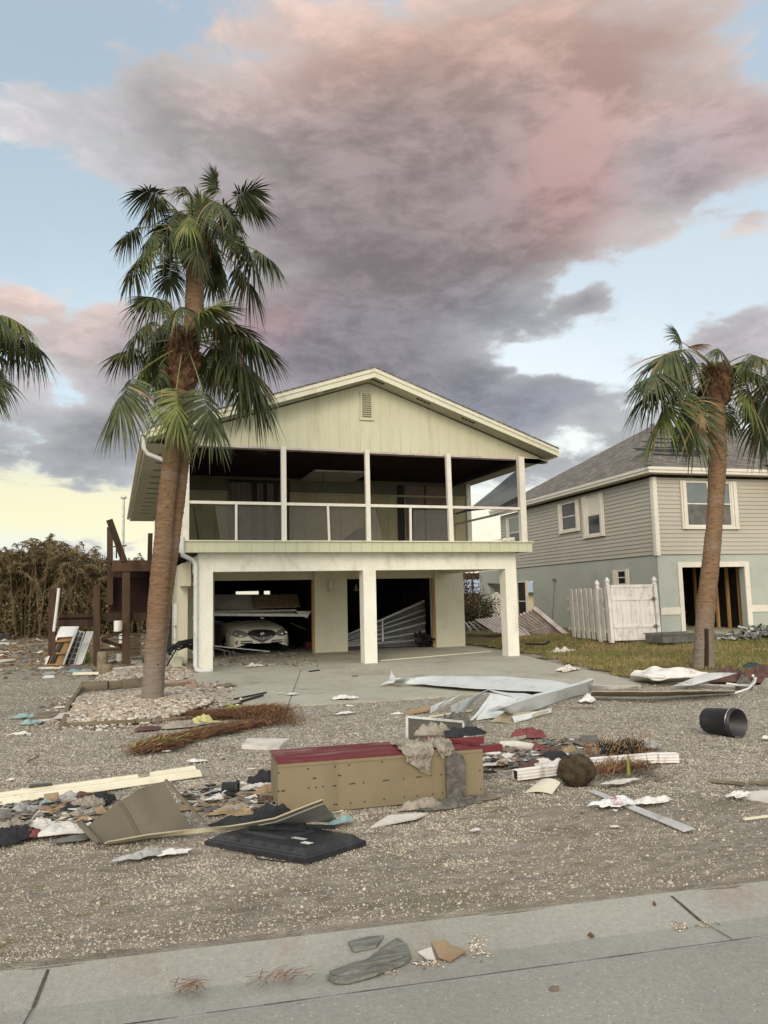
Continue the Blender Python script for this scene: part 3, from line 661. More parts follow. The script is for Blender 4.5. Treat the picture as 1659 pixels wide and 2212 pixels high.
# back wall of the porch
bx0, bx1 = PY(405, 1050, BY).x, PY(1008, 1050, BY).x
mb = MB(); X = bx0
while X < bx1: mb.box(X + .006, BY, 2.95, min(X + .4, bx1) - .006, BY + .03, 5.02); X += .4
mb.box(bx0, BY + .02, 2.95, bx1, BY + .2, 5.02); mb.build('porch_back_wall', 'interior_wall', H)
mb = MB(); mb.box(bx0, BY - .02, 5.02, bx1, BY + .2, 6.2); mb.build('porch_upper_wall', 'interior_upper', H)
mb = MB(); mb.box(bx0, BY - .05, 4.98, bx1, BY - .02, 5.04); mb.build('wall_trim', 'interior_wall', H)
mb = MB(); mb.bar((bx1 + .04, BY + .05, 2.95), (bx1 + .04, BY + .05, 5.6), .16, .2, up=(0, 1, 0)); mb.build('corner_post', 'white_paint', H)
# sliding door with curtain on the left, door openings on the right
def dr(u0, v0, u1, v1, y=BY - .04): p, q = PY(u0, v0, y), PY(u1, v1, y); return p.x, q.x, q.z, p.z
X0, X1, Z0, Z1 = dr(494, 1035, 622, 1200); 
mb = MB(); mb.box(X0, BY - .06, 2.97, X1, BY - .02, Z1); d_ = mb.build('sliding_door', 'interior_dark', H)
mb = MB()
mb.grid(lambda a, b: (lerp(X0 + .08, X0 + 1.9, a), BY - .1 + .03 * math.sin(a * 50) , lerp(2.98, Z1 - .08, b)), 60, 4); mb.build('curtain', 'cloth_beige', d_) if False else None
mat('curtain_cloth', (126, 112, 100), (104, 92, 82), 3, .95, .1); mat('frame_brown', (58, 46, 38), (44, 34, 28), 3, .8)
for a, b in ((0, .42), (.47, .78), (.84, 1.)):
    mb = MB(); mb.grid(lambda s_, t_: (lerp(X0 + (X1 - X0) * a, X0 + (X1 - X0) * b * .97, s_), BY - .09 + .02 * math.sin(s_ * 30 + a * 9), lerp(2.98, Z1 - .1, t_)), 40, 2); mb.build('curtain', 'curtain_cloth', d_)
for u in (548, 573, 622):
    x = PY(u, 1060, BY - .1).x; mb = MB(); mb.box(x - .05, BY - .13, 2.97, x + .05, BY - .065, Z1); mb.build('door_frame', 'frame_brown', d_)
for (ua, ub, top, m_) in ((858, 876, 1048, 'interior_dark'), (916, 923, 1048, 'frame_brown'), (975, 982, 1048, 'interior_dark')):
    a, b, c, t_ = dr(ua, top, ub, 1190); mb = MB(); mb.box(a, BY - .04, 2.97, b, BY + .0, t_); mb.build('door_opening', m_, H)
a, b, c, t_ = dr(876, 1050, 972, 1190); mb = MB(); mb.box(a, BY - .03, 2.97, b, BY - .001, t_); mb.build('door_panel', 'curtain_cloth', H)
# stripped porch ceiling: joists and a dark deck above
CZ = 5.62
for k in range(20): y = HY + .15 + k * .245; MB().box(bx0 - .1, y, CZ - .14, 10.7, y + .045, CZ).build('ceiling_joist', 'joist_wood', H)
mb = MB(); mb.box(bx0 - .1, HY, CZ, 10.7, BY, CZ + .03); mb.build('porch_ceiling', 'joist_wood', H)
MB().box(10.55, HY + .12, CZ - .3, 10.68, BY, CZ - .141).build('side_header', 'joist_wood', H); MB().box(bx0 - .2, HY + .12, CZ - .3, bx0 - .08, BY, CZ - .141).build('side_header', 'joist_wood', H)
p, q = PY(672, 992, BY - 1.5), PY(790, 992, BY - 1.5)
mb = MB(); mb.box(p.x, BY - 1.9, CZ - .2, q.x, BY - .05, CZ - .15); mb.build('ceiling_board', 'gypsum', H)
p = PY(690, 993, BY - 1.6); mb = MB(); mb.tube([PY(u, v, BY - 1.6) for u, v in ((676, 1003), (684, 995), (700, 994), (700, 994), (699, 1020), (697, 1045), (690, 1058), (682, 1066))], .012, 6); mb.tube([PY(u, v, BY - 1.6) for u, v in ((676, 1004), (690, 994), (790, 996))], .012, 6); mb.build('hanging_wire', 'pipe_black', H)
# insect screens: lower panels, torn in places
def screen(pts, m_='screen_mesh', y=PYp + .02, name='torn_screen', sag=.0, n=(14, 10)):
    P = [PY(u, v, y) for u, v in pts]
    mb = MB()
    def fn(a, b):
        lo = P[0].lerp(P[1], a); hi = P[3].lerp(P[2], a); p = lo.lerp(hi, b); p.y += math.sin(a * 17 + b * 5) * .012 + sag * math.sin(b * math.pi); return p
    mb.grid(fn, *n); return mb.build(name, m_, H)
screen([(476, 1166), (506, 1166), (506, 1088), (464, 1088)]); screen([(514, 1166), (607, 1166), (607, 1088), (514, 1088)])
screen([(624, 1167), (706, 1167), (706, 1093), (624, 1093)]); screen([(714, 1167), (788, 1167), (788, 1095), (714, 1095)])
screen([(426, 1166), (431, 1166), (420, 1095), (418, 1095)], 'cloth_dark')
screen([(740, 1167), (788, 1167), (788, 1140), (770, 1143)], 'cloth_dark', y=PYp + .3)
screen([(803, 1168), (826, 1168), (812, 1100), (803, 1100)], 'screen_thin'); screen([(893, 1168), (965, 1168), (965, 1102), (893, 1102)], 'screen_thin')
# torn mesh hanging out of the right side of the porch
A = [(1122, 1012), (1098, 1030), (1060, 1062), (1015, 1098), (985, 1108)]
B = [(1122, 1100), (1090, 1098), (1050, 1094), (1010, 1100), (985, 1112)]
mat('mesh_cloth', (56, 58, 62), (42, 44, 48), 3, .85, .1)
MATS['mesh_cloth'].node_tree.nodes['Principled BSDF'].inputs['Alpha'].default_value = .86
mb = MB()
def fn(a, b):
    k = a * 4; i = min(3, int(k)); f = k - i
    up = Vector((lerp(A[i][0], A[i + 1][0], f), lerp(A[i][1], A[i + 1][1], f), 0)); lo = Vector((lerp(B[i][0], B[i + 1][0], f), lerp(B[i][1], B[i + 1][1], f), 0))
    sag = math.sin(a * math.pi) * 10 * (1 - b) ; q = up.lerp(lo, 1 - b)
    y = lerp(20.2, HY + .1, a ** 1.2) + .12 * math.sin(b * 14) * (1 - a * .7)
    return PY(q.x, q.y + sag * .6, y)
mb.grid(fn, 24, 16); mb.build('torn_screen', 'mesh_cloth', H)
mb = MB(); mb.tube([PY(u, v, HY + .6) for u, v in ((985, 1109), (1005, 1104), (1040, 1100), (1080, 1096), (1118, 1097))], .02, 6); mb.tube([PY(u, v, HY + .6) for u, v in ((890, 1103), (920, 1107), (950, 1108), (985, 1109))], .012, 6); mb.build('screen_cord', 'cloth_dark', H)
screen([(1060, 1168), (1112, 1168), (1112, 1160), (1085, 1163)], 'white_paint', y=PYp + .3)

# gable
RY = HY - .62                                        # plane of the rake boards
RX, RZ = PY(809, 795, RY).x, PY(809, 795, RY).z
EX1, EZ1 = PY(1206, 966, RY).x, PY(1206, 966, RY).z
EX0 = PY(317, 935, RY).x; EZ0 = PY(317, 932, RY).z
EZ = (EZ0 + EZ1) / 2; EZ0 = EZ1 = EZ
def roofz(X): return RZ - (RZ - EZ) * (abs(X - RX) / ((EX1 - RX) if X > RX else (RX - EX0)))
gz0 = PY(790, 975, HY - .1).z
TH = .26
GXL, GXR = PY(405, 960, HY - .1).x - .1, PY(1190, 985, HY - .1).x
mb = MB(); X = GXL; w = .28
while X < GXR - .02:
    X2 = min(X + w, GXR); a, b = X + .0045, X2 - .0045
    za, zb = roofz(a) - TH, roofz(b) - TH
    if min(za, zb) > gz0: mb.prism([(a, gz0), (b, gz0), (b, zb), (a, za)] if not (a < RX < b) else [(a, gz0), (b, gz0), (b, zb), (RX, RZ - TH), (a, za)], HY - .1, HY - .07)
    X = X2
mb.prism([(GXL + .02, gz0 + .01), (GXR - .1, gz0 + .01), (GXR - .1, roofz(GXR) - TH - .01), (RX, RZ - TH - .01), (GXL + .02, roofz(GXL) - TH - .01)], HY - .093, HY + .12)
mb.build('gable_wall', 'panel_paint', H)
mb = MB(); mb.box(GXL, HY - .13, gz0 - .05, 10.72, HY + .1, gz0); mb.build('head_trim', 'slat_paint', H)
# louvred gable vent
va, vb = PY(779, 849, HY - .15), PY(806, 904, HY - .15); mb = MB()
mb.box(va.x, HY - .14, vb.z, va.x + .035, HY - .1, va.z); mb.box(vb.x - .035, HY - .14, vb.z, vb.x, HY - .1, va.z); mb.box(va.x - .02, HY - .14, va.z, vb.x + .02, HY - .1, va.z + .03); mb.box(va.x - .03, HY - .15, vb.z - .05, vb.x + .03, HY - .1, vb.z)
V = mb.build('gable_vent', 'panel_paint', H)
mb = MB()
for k in range(12):
    z = lerp(vb.z + .02, va.z - .03, k / 11); mb.bar((va.x + .035, HY - .125, z), (vb.x - .035, HY - .125, z), .035, .012, up=(0, .75, .66))
mb.build('louvre', 'panel_paint', V)
mb = MB(); mb.box(va.x + .03, HY - .108, vb.z, vb.x - .03, HY - .102, va.z); mb.build('vent_backing', 'interior_dark', V)
# roof: two slopes, rake boards, soffits
YB = 37.5
for s_, ex in ((-1, EX0), (1, EX1)):
    mb = MB(); mb.add([(RX, RY - .04, RZ), (ex, RY - .04, EZ), (ex, YB, EZ), (RX, YB, RZ), (RX, RY - .04, RZ + .035), (ex, RY - .04, EZ + .035), (ex, YB, EZ + .035), (RX, YB, RZ + .035)],
        [(0, 1, 2, 3), (7, 6, 5, 4), (0, 4, 5, 1), (1, 5, 6, 2), (2, 6, 7, 3)]); mb.build('roof', 'roof_shingle', H)
    def z_(x): return roofz(x)
    mb = MB(); mb.add([(RX, RY, RZ), (ex, RY, EZ), (ex, RY, EZ - .2), (RX, RY, RZ - .24), (RX, RY + .04, RZ), (ex, RY + .04, EZ), (ex, RY + .04, EZ - .2), (RX, RY + .04, RZ - .24)],
        [(0, 1, 2, 3), (7, 6, 5, 4), (0, 4, 5, 1), (1, 5, 6, 2), (2, 6, 7, 3)])
    mb.add([(RX, RY - .025, RZ), (ex, RY - .025, EZ), (ex, RY - .025, EZ - .085), (RX, RY - .025, RZ - .1), (RX, RY - .001, RZ), (ex, RY - .001, EZ), (ex, RY - .001, EZ - .085), (RX, RY - .001, RZ - .1)],
        [(0, 1, 2, 3), (7, 6, 5, 4), (0, 4, 5, 1), (1, 5, 6, 2), (2, 6, 7, 3)]); mb.build('rake_board', 'fascia_paint', H)
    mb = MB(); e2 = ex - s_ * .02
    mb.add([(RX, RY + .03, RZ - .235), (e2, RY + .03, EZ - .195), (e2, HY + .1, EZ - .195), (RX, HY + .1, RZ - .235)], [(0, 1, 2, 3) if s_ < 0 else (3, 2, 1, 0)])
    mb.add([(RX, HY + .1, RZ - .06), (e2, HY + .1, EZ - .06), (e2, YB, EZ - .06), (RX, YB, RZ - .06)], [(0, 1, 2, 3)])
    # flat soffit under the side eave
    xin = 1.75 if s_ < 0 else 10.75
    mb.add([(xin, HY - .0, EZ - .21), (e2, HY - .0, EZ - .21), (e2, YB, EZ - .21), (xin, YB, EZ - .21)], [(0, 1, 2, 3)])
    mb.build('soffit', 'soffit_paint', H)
    mb = MB(); mb.box(ex - s_ * .03, RY + .05, EZ - .22, ex, YB, EZ - .01); mb.build('eave_board', 'fascia_paint', H)
# triangular return at the right end of the gable soffit
mb = MB(); mb.box(10.72, HY - .09, gz0 - .02, EX1 - .05, HY - .04, roofz(EX1) - .2); mb.build('soffit_return', 'panel_paint', H)
# soffit vents of the gable
for us in ((803, 831), (900, 930), (996, 1026), (1122, 1154), (700, 730), (655, 686)):
    yv = (RY + HY) / 2 - .1; a, b = PY(us[0], 900, yv).x, PY(us[1], 900, yv).x
    def sz(x):
        ex = EX1 if x > RX else EX0; return lerp(RZ - .235, EZ - .195, abs(x - RX) / abs(ex - RX)) - .004
    mb = MB(); n = 4
    for k in range(n):
        xa, xb = lerp(a, b, k / n) + .01, lerp(a, b, (k + 1) / n) - .01
        mb.add([(xa, yv - .06, sz(xa)), (xb, yv - .06, sz(xb)), (xb, yv + .06, sz(xb)), (xa, yv + .06, sz(xa))], [(0, 1, 2, 3)])
    mb.build('soffit_vent', 'black', H)
for k in range(12):
    y = HY + 1.3 + k * 1.25; mb = MB(); mb.box(EX0 + .35, y, EZ - .216, EX0 + .75, y + .22, EZ - .213); mb.build('soffit_vent', 'slate_grey', H)
# upper side walls
mb = MB(); mb.box(1.75, BY, 2.97, 1.9, YB - .6, EZ - .2); mb.box(10.7, BY + .3, 2.97, 10.8, YB - .6, EZ - .2); mb.box(1.9, YB - .7, 2.97, 10.7, YB - .6, EZ - .2); mb.build('upper_wall', 'panel_paint', H)
# gutter along the left eave and the downspout
mb = MB(); mb.prism([(EX0 - .13, EZ), (EX0 - .13, EZ - .13), (EX0 - .02, EZ - .15), (EX0 - .005, EZ - .02), (EX0 - .03, EZ - .02), (EX0 - .04, EZ - .12), (EX0 - .11, EZ - .11), (EX0 - .11, EZ)], RY - .02, YB); mb.build('gutter', 'fascia_paint', H)
dsx = XL0 - .07
def pos_path(P): return [Vector(p) for p in P]
mb = MB(); mb.tube(pos_path([(EX0 - .06, RY + .12, EZ - .12), (EX0 - .06, RY + .12, EZ - .42), (EX0 + .02, RY + .14, EZ - .55), (1.45, HY - .16, EZ - .78), (1.58, HY - .1, EZ - .95), (1.58, HY - .1, 3.2)]), .05, 8)
mb.tube(pos_path([(1.5, FY - .06, 3.2), (1.5, FY - .06, 2.9), (1.52, FY - .03, 2.78), (dsx - .1, HY - .1, 2.7), (dsx - .01, HY - .07, 2.58), (dsx, HY - .06, 2.4), (dsx, HY - .06, .2), (dsx + .02, HY - .09, .1), (dsx + .12, HY - .12, .07), (dsx + .34, HY - .14, .07)]), .055, 8)
mb.build('downspout', 'white_metal', H)
for z in (.5, 1.3, 2.1): MB().box(dsx - .07, HY - .03, z, dsx + .07, HY - .0, z + .03).build('downspout_strap', 'white_metal', H)


# ================================================================== NEIGHBOUR HOUSE
K0 = G(1430, 1367, .3); NBR = R(-3.5015)
nr = Vector((math.cos(NBR), math.sin(NBR), 0)); nd = Vector((-math.sin(NBR), math.cos(NBR), 0))
def L(x, y, z): return Vector((K0.x, K0.y, 0)) + nr * x + nd * y + Vector((0, 0, z))
class LMB(MB):                                      # mesh written in the neighbour's own frame
    def build(s, *a, **k):
        s.v = [tuple(L(*p)) for p in s.v]; return MB.build(s, *a, **k)
NB = thing('neighbour_house', 'grey two storey house with lap siding, hip roof and empty garage', 'house', (K0.x, K0.y, 0))
SB = 2.95; WT = 5.62; DEP = 12.6; WID = 12.0
mb = LMB(); gx0, gx1, gzt = .93, 3.5, 2.5
mb.box(0, 0, 0, gx0, .25, SB); mb.box(gx1, 0, 0, WID, .25, SB); mb.box(gx0, 0, gzt, gx1, .25, SB)
# side wall with the porch opening at its far end
mb.box(0, .25, 0, .2, 9.4, SB); mb.box(0, 9.4, 2.3, .2, 15.6, SB); mb.box(0, 14.6, 0, .8, 15.6, 2.3)
mb.box(.2, 9.2, 0, 6, 9.4, SB); mb.box(6, .25, 0, 6.2, 9.2, SB); mb.build('lower_wall', 'nb_stucco', NB)
mb = LMB(); mb.box(gx0 - .1, .26, .1, gx1 + 1, 9, .3); mb.build('garage_floor', 'concrete', NB)
for k in range(6): LMB().box(.9 + k * .5, 4.2, .3, .98 + k * .5, 4.35, 2.6).build('wall_stud', 'raw_lumber', NB)
for k in range(3): LMB().box(.7, 4.22, .8 + k * .6, 4.2, 4.3, .85 + k * .6).build('stud_brace', 'raw_lumber', NB)
for k in range(5): LMB().box(3.75, .6 + k * .6, .3, 3.83, .7 + k * .6, 2.6).build('wall_stud', 'raw_lumber', NB)
LMB().box(.2, 4.2, .28, 4.2, 4.36, .3 + .06).build('sole_plate', 'raw_lumber', NB)
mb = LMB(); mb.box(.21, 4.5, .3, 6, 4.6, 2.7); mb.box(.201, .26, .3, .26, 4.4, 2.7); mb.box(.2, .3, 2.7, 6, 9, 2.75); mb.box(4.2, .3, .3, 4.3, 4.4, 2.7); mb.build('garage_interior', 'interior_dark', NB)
mb = LMB(); mb.box(gx0 - .16, -.04, .25, gx0, -.002, gzt); mb.box(gx1, -.04, .25, gx1 + .2, -.002, gzt); mb.box(gx0 - .16, -.04, gzt, gx1 + .2, -.002, gzt + .18)
mb.box(-.0, -.03, .9, gx0 - .165, -.002, 1.14); mb.box(gx1 + .205, -.03, .9, WID, -.002, 1.14); mb.build('garage_trim', 'nb_trim', NB)
# lap siding: overlapping boards
def siding(mb, front, length, z0, z1, step=.145):
    z = z0
    while z < z1 - .01:
        zt = min(z + step, z1)
        a = [(-.025, 0), (0, 1)]
        if front: mb.add([(0, -.032, z), (length, -.032, z), (length, -.008, zt), (0, -.008, zt), (0, -.005, z), (length, -.005, z)], [(0, 1, 2, 3), (0, 4, 5, 1)])
        else: mb.add([(-.032, length, z), (-.032, 0, z), (-.008, 0, zt), (-.008, length, zt), (-.005, length, z), (-.005, 0, z)], [(0, 1, 2, 3), (0, 4, 5, 1)])
        z = zt
mb = LMB(); siding(mb, True, WID, SB, WT); mb.box(0, 0, SB, WID, .1, WT); mb.build('front_siding', 'nb_siding', NB)
mb = LMB(); siding(mb, False, DEP, SB, WT); mb.box(0, .1, SB, .1, DEP, WT); mb.box(.1, DEP - .1, SB, WID, DEP, WT); mb.box(0, 0, SB - .04, WID, DEP, SB); mb.build('side_siding', 'nb_siding', NB)
mb = LMB(); mb.box(-.06, -.07, SB - .04, .1, -.036, WT); mb.box(-.07, -.036, SB - .04, -.037, .1, WT); mb.build('corner_board', 'nb_trim', NB)
# hip roof
EO = .42; ez = 5.74; et = 5.92; ap = (4.5, 6.1, 9.0); ap2 = (12.5, 6.1, 9.0)
c = [(-EO, -EO, et), (WID + 4, -EO, et), (WID + 4, DEP + EO, et), (-EO, DEP + EO, et)]
mb = LMB(); mb.add([c[0], c[1], ap2, ap, c[3], c[2]], [(0, 1, 2, 3), (4, 0, 3), (5, 4, 3, 2), (1, 5, 2)]); mb.build('roof', 'roof_shingle', NB)
mb = LMB(); mb.box(-EO, -EO, ez - .02, WID + 4, -EO + .03, et - .002); mb.box(-EO, -EO + .03, ez - .02, -EO + .03, DEP + EO, et - .002)
mb.box(-EO - .03, -EO - .03, et - .1, WID + 4, -EO - .001, et - .004); mb.box(-EO - .03, -EO - .001, et - .1, -EO - .001, DEP + EO, et - .004); mb.build('roof_fascia', 'nb_trim', NB)
mb = LMB(); mb.box(-EO + .03, -EO + .03, ez - .02, WID + 4, 0, ez); mb.box(-EO + .03, 0, ez - .02, 0, DEP, ez); mb.build('eave_soffit', 'nb_trim', NB)
mb = LMB()                                          # torn off shingles: darker courses and lifted hip caps
rr = random.Random(8)
def on_front(x, t, off=.02):                        # point on the front slope, t from eave to ridge
    x0 = lerp(-EO, ap[0], t); y = lerp(-EO, ap[1], t); z = lerp(et, ap[2], t); return (x, y, z + off)
for (xa, xb, t0, t1) in ((1.2, 2.9, .22, .26), (.9, 3.6, .30, .36), (1.6, 3.4, .39, .41), (2.9, 4.3, .26, .29), (2.6, 4.4, .33, .37), (3.0, 4.4, .43, .45), (2.1, 3.3, .5, .53), (3.3, 4.7, .52, .54), (2.9, 4.1, .6, .62), (3.6, 4.9, .47, .49)):
    xa -= .35
    n = 8; mb.add([on_front(lerp(xa, xb, k / n), t0 + rr.uniform(-.006, .006)) for k in range(n + 1)] + [on_front(lerp(xa, xb, k / n), t1 + rr.uniform(-.008, .008)) for k in range(n + 1)], [(k, k + 1, k + n + 2, k + n + 1) for k in range(n)])
mb.build('missing_shingle', 'slate_grey', NB)
mat('patch_dark', (44, 44, 45), (32, 32, 33), 3, .9); bpy.data.objects[mb and 'missing_shingle'].data.materials[0] = MATS['patch_dark']
mb = LMB()
for k in range(18):
    t = k / 18; a = Vector(c[0]).lerp(Vector(ap), t); b = Vector(c[0]).lerp(Vector(ap), t + .06); o = Vector((0, 0, .05 + .02 * (k % 2)))
    if k in (5, 9, 13): continue
    mb.bar(a + o, b + o, .2, .015)
mb.build('hip_cap', 'shingle', NB)
# windows
def nb_window(front, a0, a1, z0, z1, split=True, shut=(0.16, 0.16), nlit=1, glass=('glass_grey', 'glass_dark')):
    def bx(m, p0, q0, p1, q1, d0, d1):
        if front: m.box(p0, -d1, q0, p1, -d0, q1)
        else: m.box(-d1, p0, q0, -d0, p1, q1)
    m = LMB(); t = .05
    bx(m, a0, z0, a1, z0 + t, .0, .07); bx(m, a0, z1 - t, a1, z1, .0, .07); bx(m, a0, z0 + t, a0 + t, z1 - t, .0, .07); bx(m, a1 - t, z0 + t, a1, z1 - t, .0, .07)
    W = m.build('window', 'nb_trim', NB)
    n = nlit; zm = lerp(z0, z1, .5)
    for k in range(n):
        b0, b1 = lerp(a0 + t, a1 - t, k / n), lerp(a0 + t, a1 - t, (k + 1) / n)
        m = LMB(); bx(m, b0, zm + .02, b1, z1 - t, .036, .045); m.build('pane', glass[0], W)
        m = LMB(); bx(m, b0, z0 + t, b1, zm - .02, .036, .04); m.build('pane', glass[1], W)
        m = LMB(); bx(m, b0, zm - .02, b1, zm + .02, .036, .06); 
        if k: bx(m, b0 - .04, z0 + t, b0 + .04, z1 - t, .046, .075)
        m.build('sash', 'white_vinyl', W)
    for (s0, s1) in ((a0 - shut[0], a0), (a1, a1 + shut[1])):
        m = LMB()
        if s1 - s0 > .01:
            for q in range(3): bx(m, lerp(s0, s1, q / 3) + .006, z0 - .1, lerp(s0, s1, (q + 1) / 3) - .003, z1 + .02, .036, .09 + .03 * (q % 2))
        if m.v: m.build('shutter', 'nb_trim', W)
    m = LMB(); bx(m, a0 - shut[0], z0 - .1, a1 + shut[1], z0, .0 if False else .036, .1); m.build('sill', 'nb_trim', W)
    return W
nb_window(True, 1.24, 3.12, 3.92, 5.5, nlit=2, shut=(.2, .26), glass=('glass_grey', 'slate_grey'))
nb_window(False, 3.35, 4.3, 3.95, 5.5, shut=(.26, .34), glass=('nb_trim', 'glass_dark')); nb_window(False, 5.15, 6.35, 4.3, 5.45, shut=(.24, .26), glass=('slate_grey', 'glass_dark')); 
nb_window(False, 10.3, 11.6, 3.9, 5.4, shut=(.25, .25)); nb_window(False, 1.85, 2.4, 1.96, 2.5, shut=(.2, .3), glass=('black', 'black'))
W = nb_window(False, 10.0, 10.9, .45, 2.3, shut=(.2, .0), glass=('interior_dark', 'black'))
mb = LMB(); mb.add([(-.04, 8.2, .5), (-.04, 8.05, 2.1)], []); mb.v = []; mb.tube([(-.07, 7.55, .6), (-.06, 7.35, 1.5), (-.05, 7.2, 2.3)], .012, 6); mb.box(-.09, 7.1, 2.27, -.04, 7.35, 2.33); mb.build('service_pipe', 'slate_grey', NB)
# protruding right wing seen at the picture's edge
mb = LMB(); mb.box(4.85, -1.6, ez - .02, 10, -EO - .04, et + .0); mb.build('wing_fascia', 'nb_trim', NB)
mb = LMB(); mb.add([(4.8, -1.65, et + .01), (10, -1.65, et + .01), (10, 3.5, 7.9), (7.4, 3.5, 7.9), (4.8, 1.0, et + .4)], [(0, 1, 2, 3), (0, 3, 4)]); mb.build('wing_roof', 'roof_shingle', NB)
# apron of the neighbour's garage
ap_ = [L(.2, 0, 0), L(7, 0, 0), L(8.5, -7.5, 0), L(2.2, -3.2, 0)]
mb = MB(); mb.prism([(p.x, p.y) for p in ap_], .1, .295, 'z'); struct(mb.build('neighbour_drive', 'concrete', keep=True))
# ================================================================== PALMS
GRAV = Vector((0, 0, -1))
def wobbly_trunk(mb, pts, rad, seed, rings=.09, n=30):
    """tapered trunk with ring scars; pts world points bottom to top"""
    P = [Vector(p) for p in pts]; L_ = [0]
    for a, b in zip(P, P[1:]): L_.append(L_[-1] + (b - a).length)
    tot = L_[-1]; m = int(tot / .022)
    def at(s):
        for i in range(len(P) - 1):
            if s <= L_[i + 1] or i == len(P) - 2:
                f = (s - L_[i]) / (L_[i + 1] - L_[i])
                p0, p1, p2, p3 = P[max(i - 1, 0)], P[i], P[i + 1], P[min(i + 2, len(P) - 1)]
                p = .5 * ((2 * p1) + (p2 - p0) * f + (2 * p0 - 5 * p1 + 4 * p2 - p3) * f * f + (3 * p1 - p0 - 3 * p2 + p3) * f ** 3)
                return p, lerp(rad[i], rad[i + 1], f)
    vs = []
    for j in range(m + 1):
        s = tot * j / m; p, r = at(s)
        for k in range(n):
            t = 2 * math.pi * k / n; d = Vector((math.cos(t), math.sin(t), 0)); q = p + d * r
            rr_ = r * (.95 + .022 * math.sin(s / rings * 6.28 * 1.4 + 5 * noise.noise(q * 1.1) + 2 * noise.noise(q * 4)) + .05 * noise.noise(Vector((q.x * 6, q.y * 6, q.z * 16)) + Vector((seed, 0, 0))) + .045 * noise.noise(Vector((q.x * 14, q.y * 14, q.z * 38))) + .06 * noise.noise(q * 1.5)) + (.06 * math.exp(-s * 4) if seed < 90 else 0)
            vs.append(p + d * rr_)
    mb.add(vs, [(j * n + k, j * n + (k + 1) % n, (j + 1) * n + (k + 1) % n, (j + 1) * n + k) for j in range(m) for k in range(n)], 0, True)
    mb.add(vs[-n:], [tuple(range(n))])
def fan_leaf(mb, base, hub, tip, rnd, mi, pet_mi, width=1.0, nseg=70, droop=.35, fold=.6):
    """costapalmate leaf: petiole, a midrib that arcs over, ribbon segments hanging off both sides of it"""
    base, hub, tip = Vector(base), Vector(hub), Vector(tip)
    mid = base.lerp(hub, .5) + Vector((0, 0, (hub - base).length * .12)); pts = [base.lerp(mid, t).lerp(mid.lerp(hub, t), t) for t in [i / 6 for i in range(7)]]
    mb.tube(pts, [.022, .018, .015, .013, .012, .011, .010], 5, pet_mi)
    ax = (tip - hub); LN = ax.length * 1.2; ax.normalize()
    up = Vector((0, 0, 1)); side = ax.cross(up)
    if side.length < .25: side = (hub - base).cross(up) if (hub - base).cross(up).length > .05 else Vector((1, 0, 0))
    side.normalize(); nrm = side.cross(ax).normalized()
    rot = Matrix.Rotation(rnd.uniform(-.6, .6), 3, ax); side = rot @ side; nrm = rot @ nrm
    curl = rnd.uniform(.25, .6)
    def rib(f):                                     # midrib, bending down
        return hub + ax * LN * .5 * f + GRAV * LN * .5 * curl * f * f * .6
    for i in range(nseg):
        t = -1 + 2 * i / (nseg - 1) + rnd.uniform(-.012, .012); ta = min(1.0, abs(t))
        f0 = (1 - ta) ** .8; ang = (1 if t > 0 else -1) * (ta ** .8) * 2.0 * width
        st = rib(f0 * .95); axl = (ax + GRAV * curl * 1.2 * f0).normalized()
        d = axl * math.cos(ang) + side * math.sin(ang); d = (d + nrm * (-fold * min(1, ta * 1.6) * .8 + .16 * rnd.uniform(-1, 1))).normalized()
        ln = LN * (.58 + .18 * math.sin(ta * 3.1) - .10 * ta) * rnd.uniform(.8, 1.12); w = LN * .021 * rnd.uniform(.7, 1.2)
        dr = droop * rnd.uniform(.5, 1.9) * (1.0 + .5 * ta)
        sv = d.cross(nrm).normalized(); sv = (sv + nrm * rnd.uniform(-.7, .7)).normalized(); vs = []; K_ = 6
        tw = Vector((rnd.uniform(-.05, .05), rnd.uniform(-.05, .05), 0)) * LN
        for k in range(K_ + 1):
            f = k / K_; c_ = st + d * ln * (f - .22 * dr * f ** 3) + GRAV * dr * ln * .9 * f ** 2.4 + tw * f * f
            ww = w * (.7 + 1.3 * f / .3) / 2 if f < .3 else w * (1 - ((f - .3) / .7) ** 1.5)
            ww = max(ww, .001); vs += [c_ - sv * ww, c_ + sv * ww]
        mm = mi if rnd.random() > .04 else 2
        mb.add(vs, [(2 * k, 2 * k + 1, 2 * k + 3, 2 * k + 2) for k in range(K_)], mm)
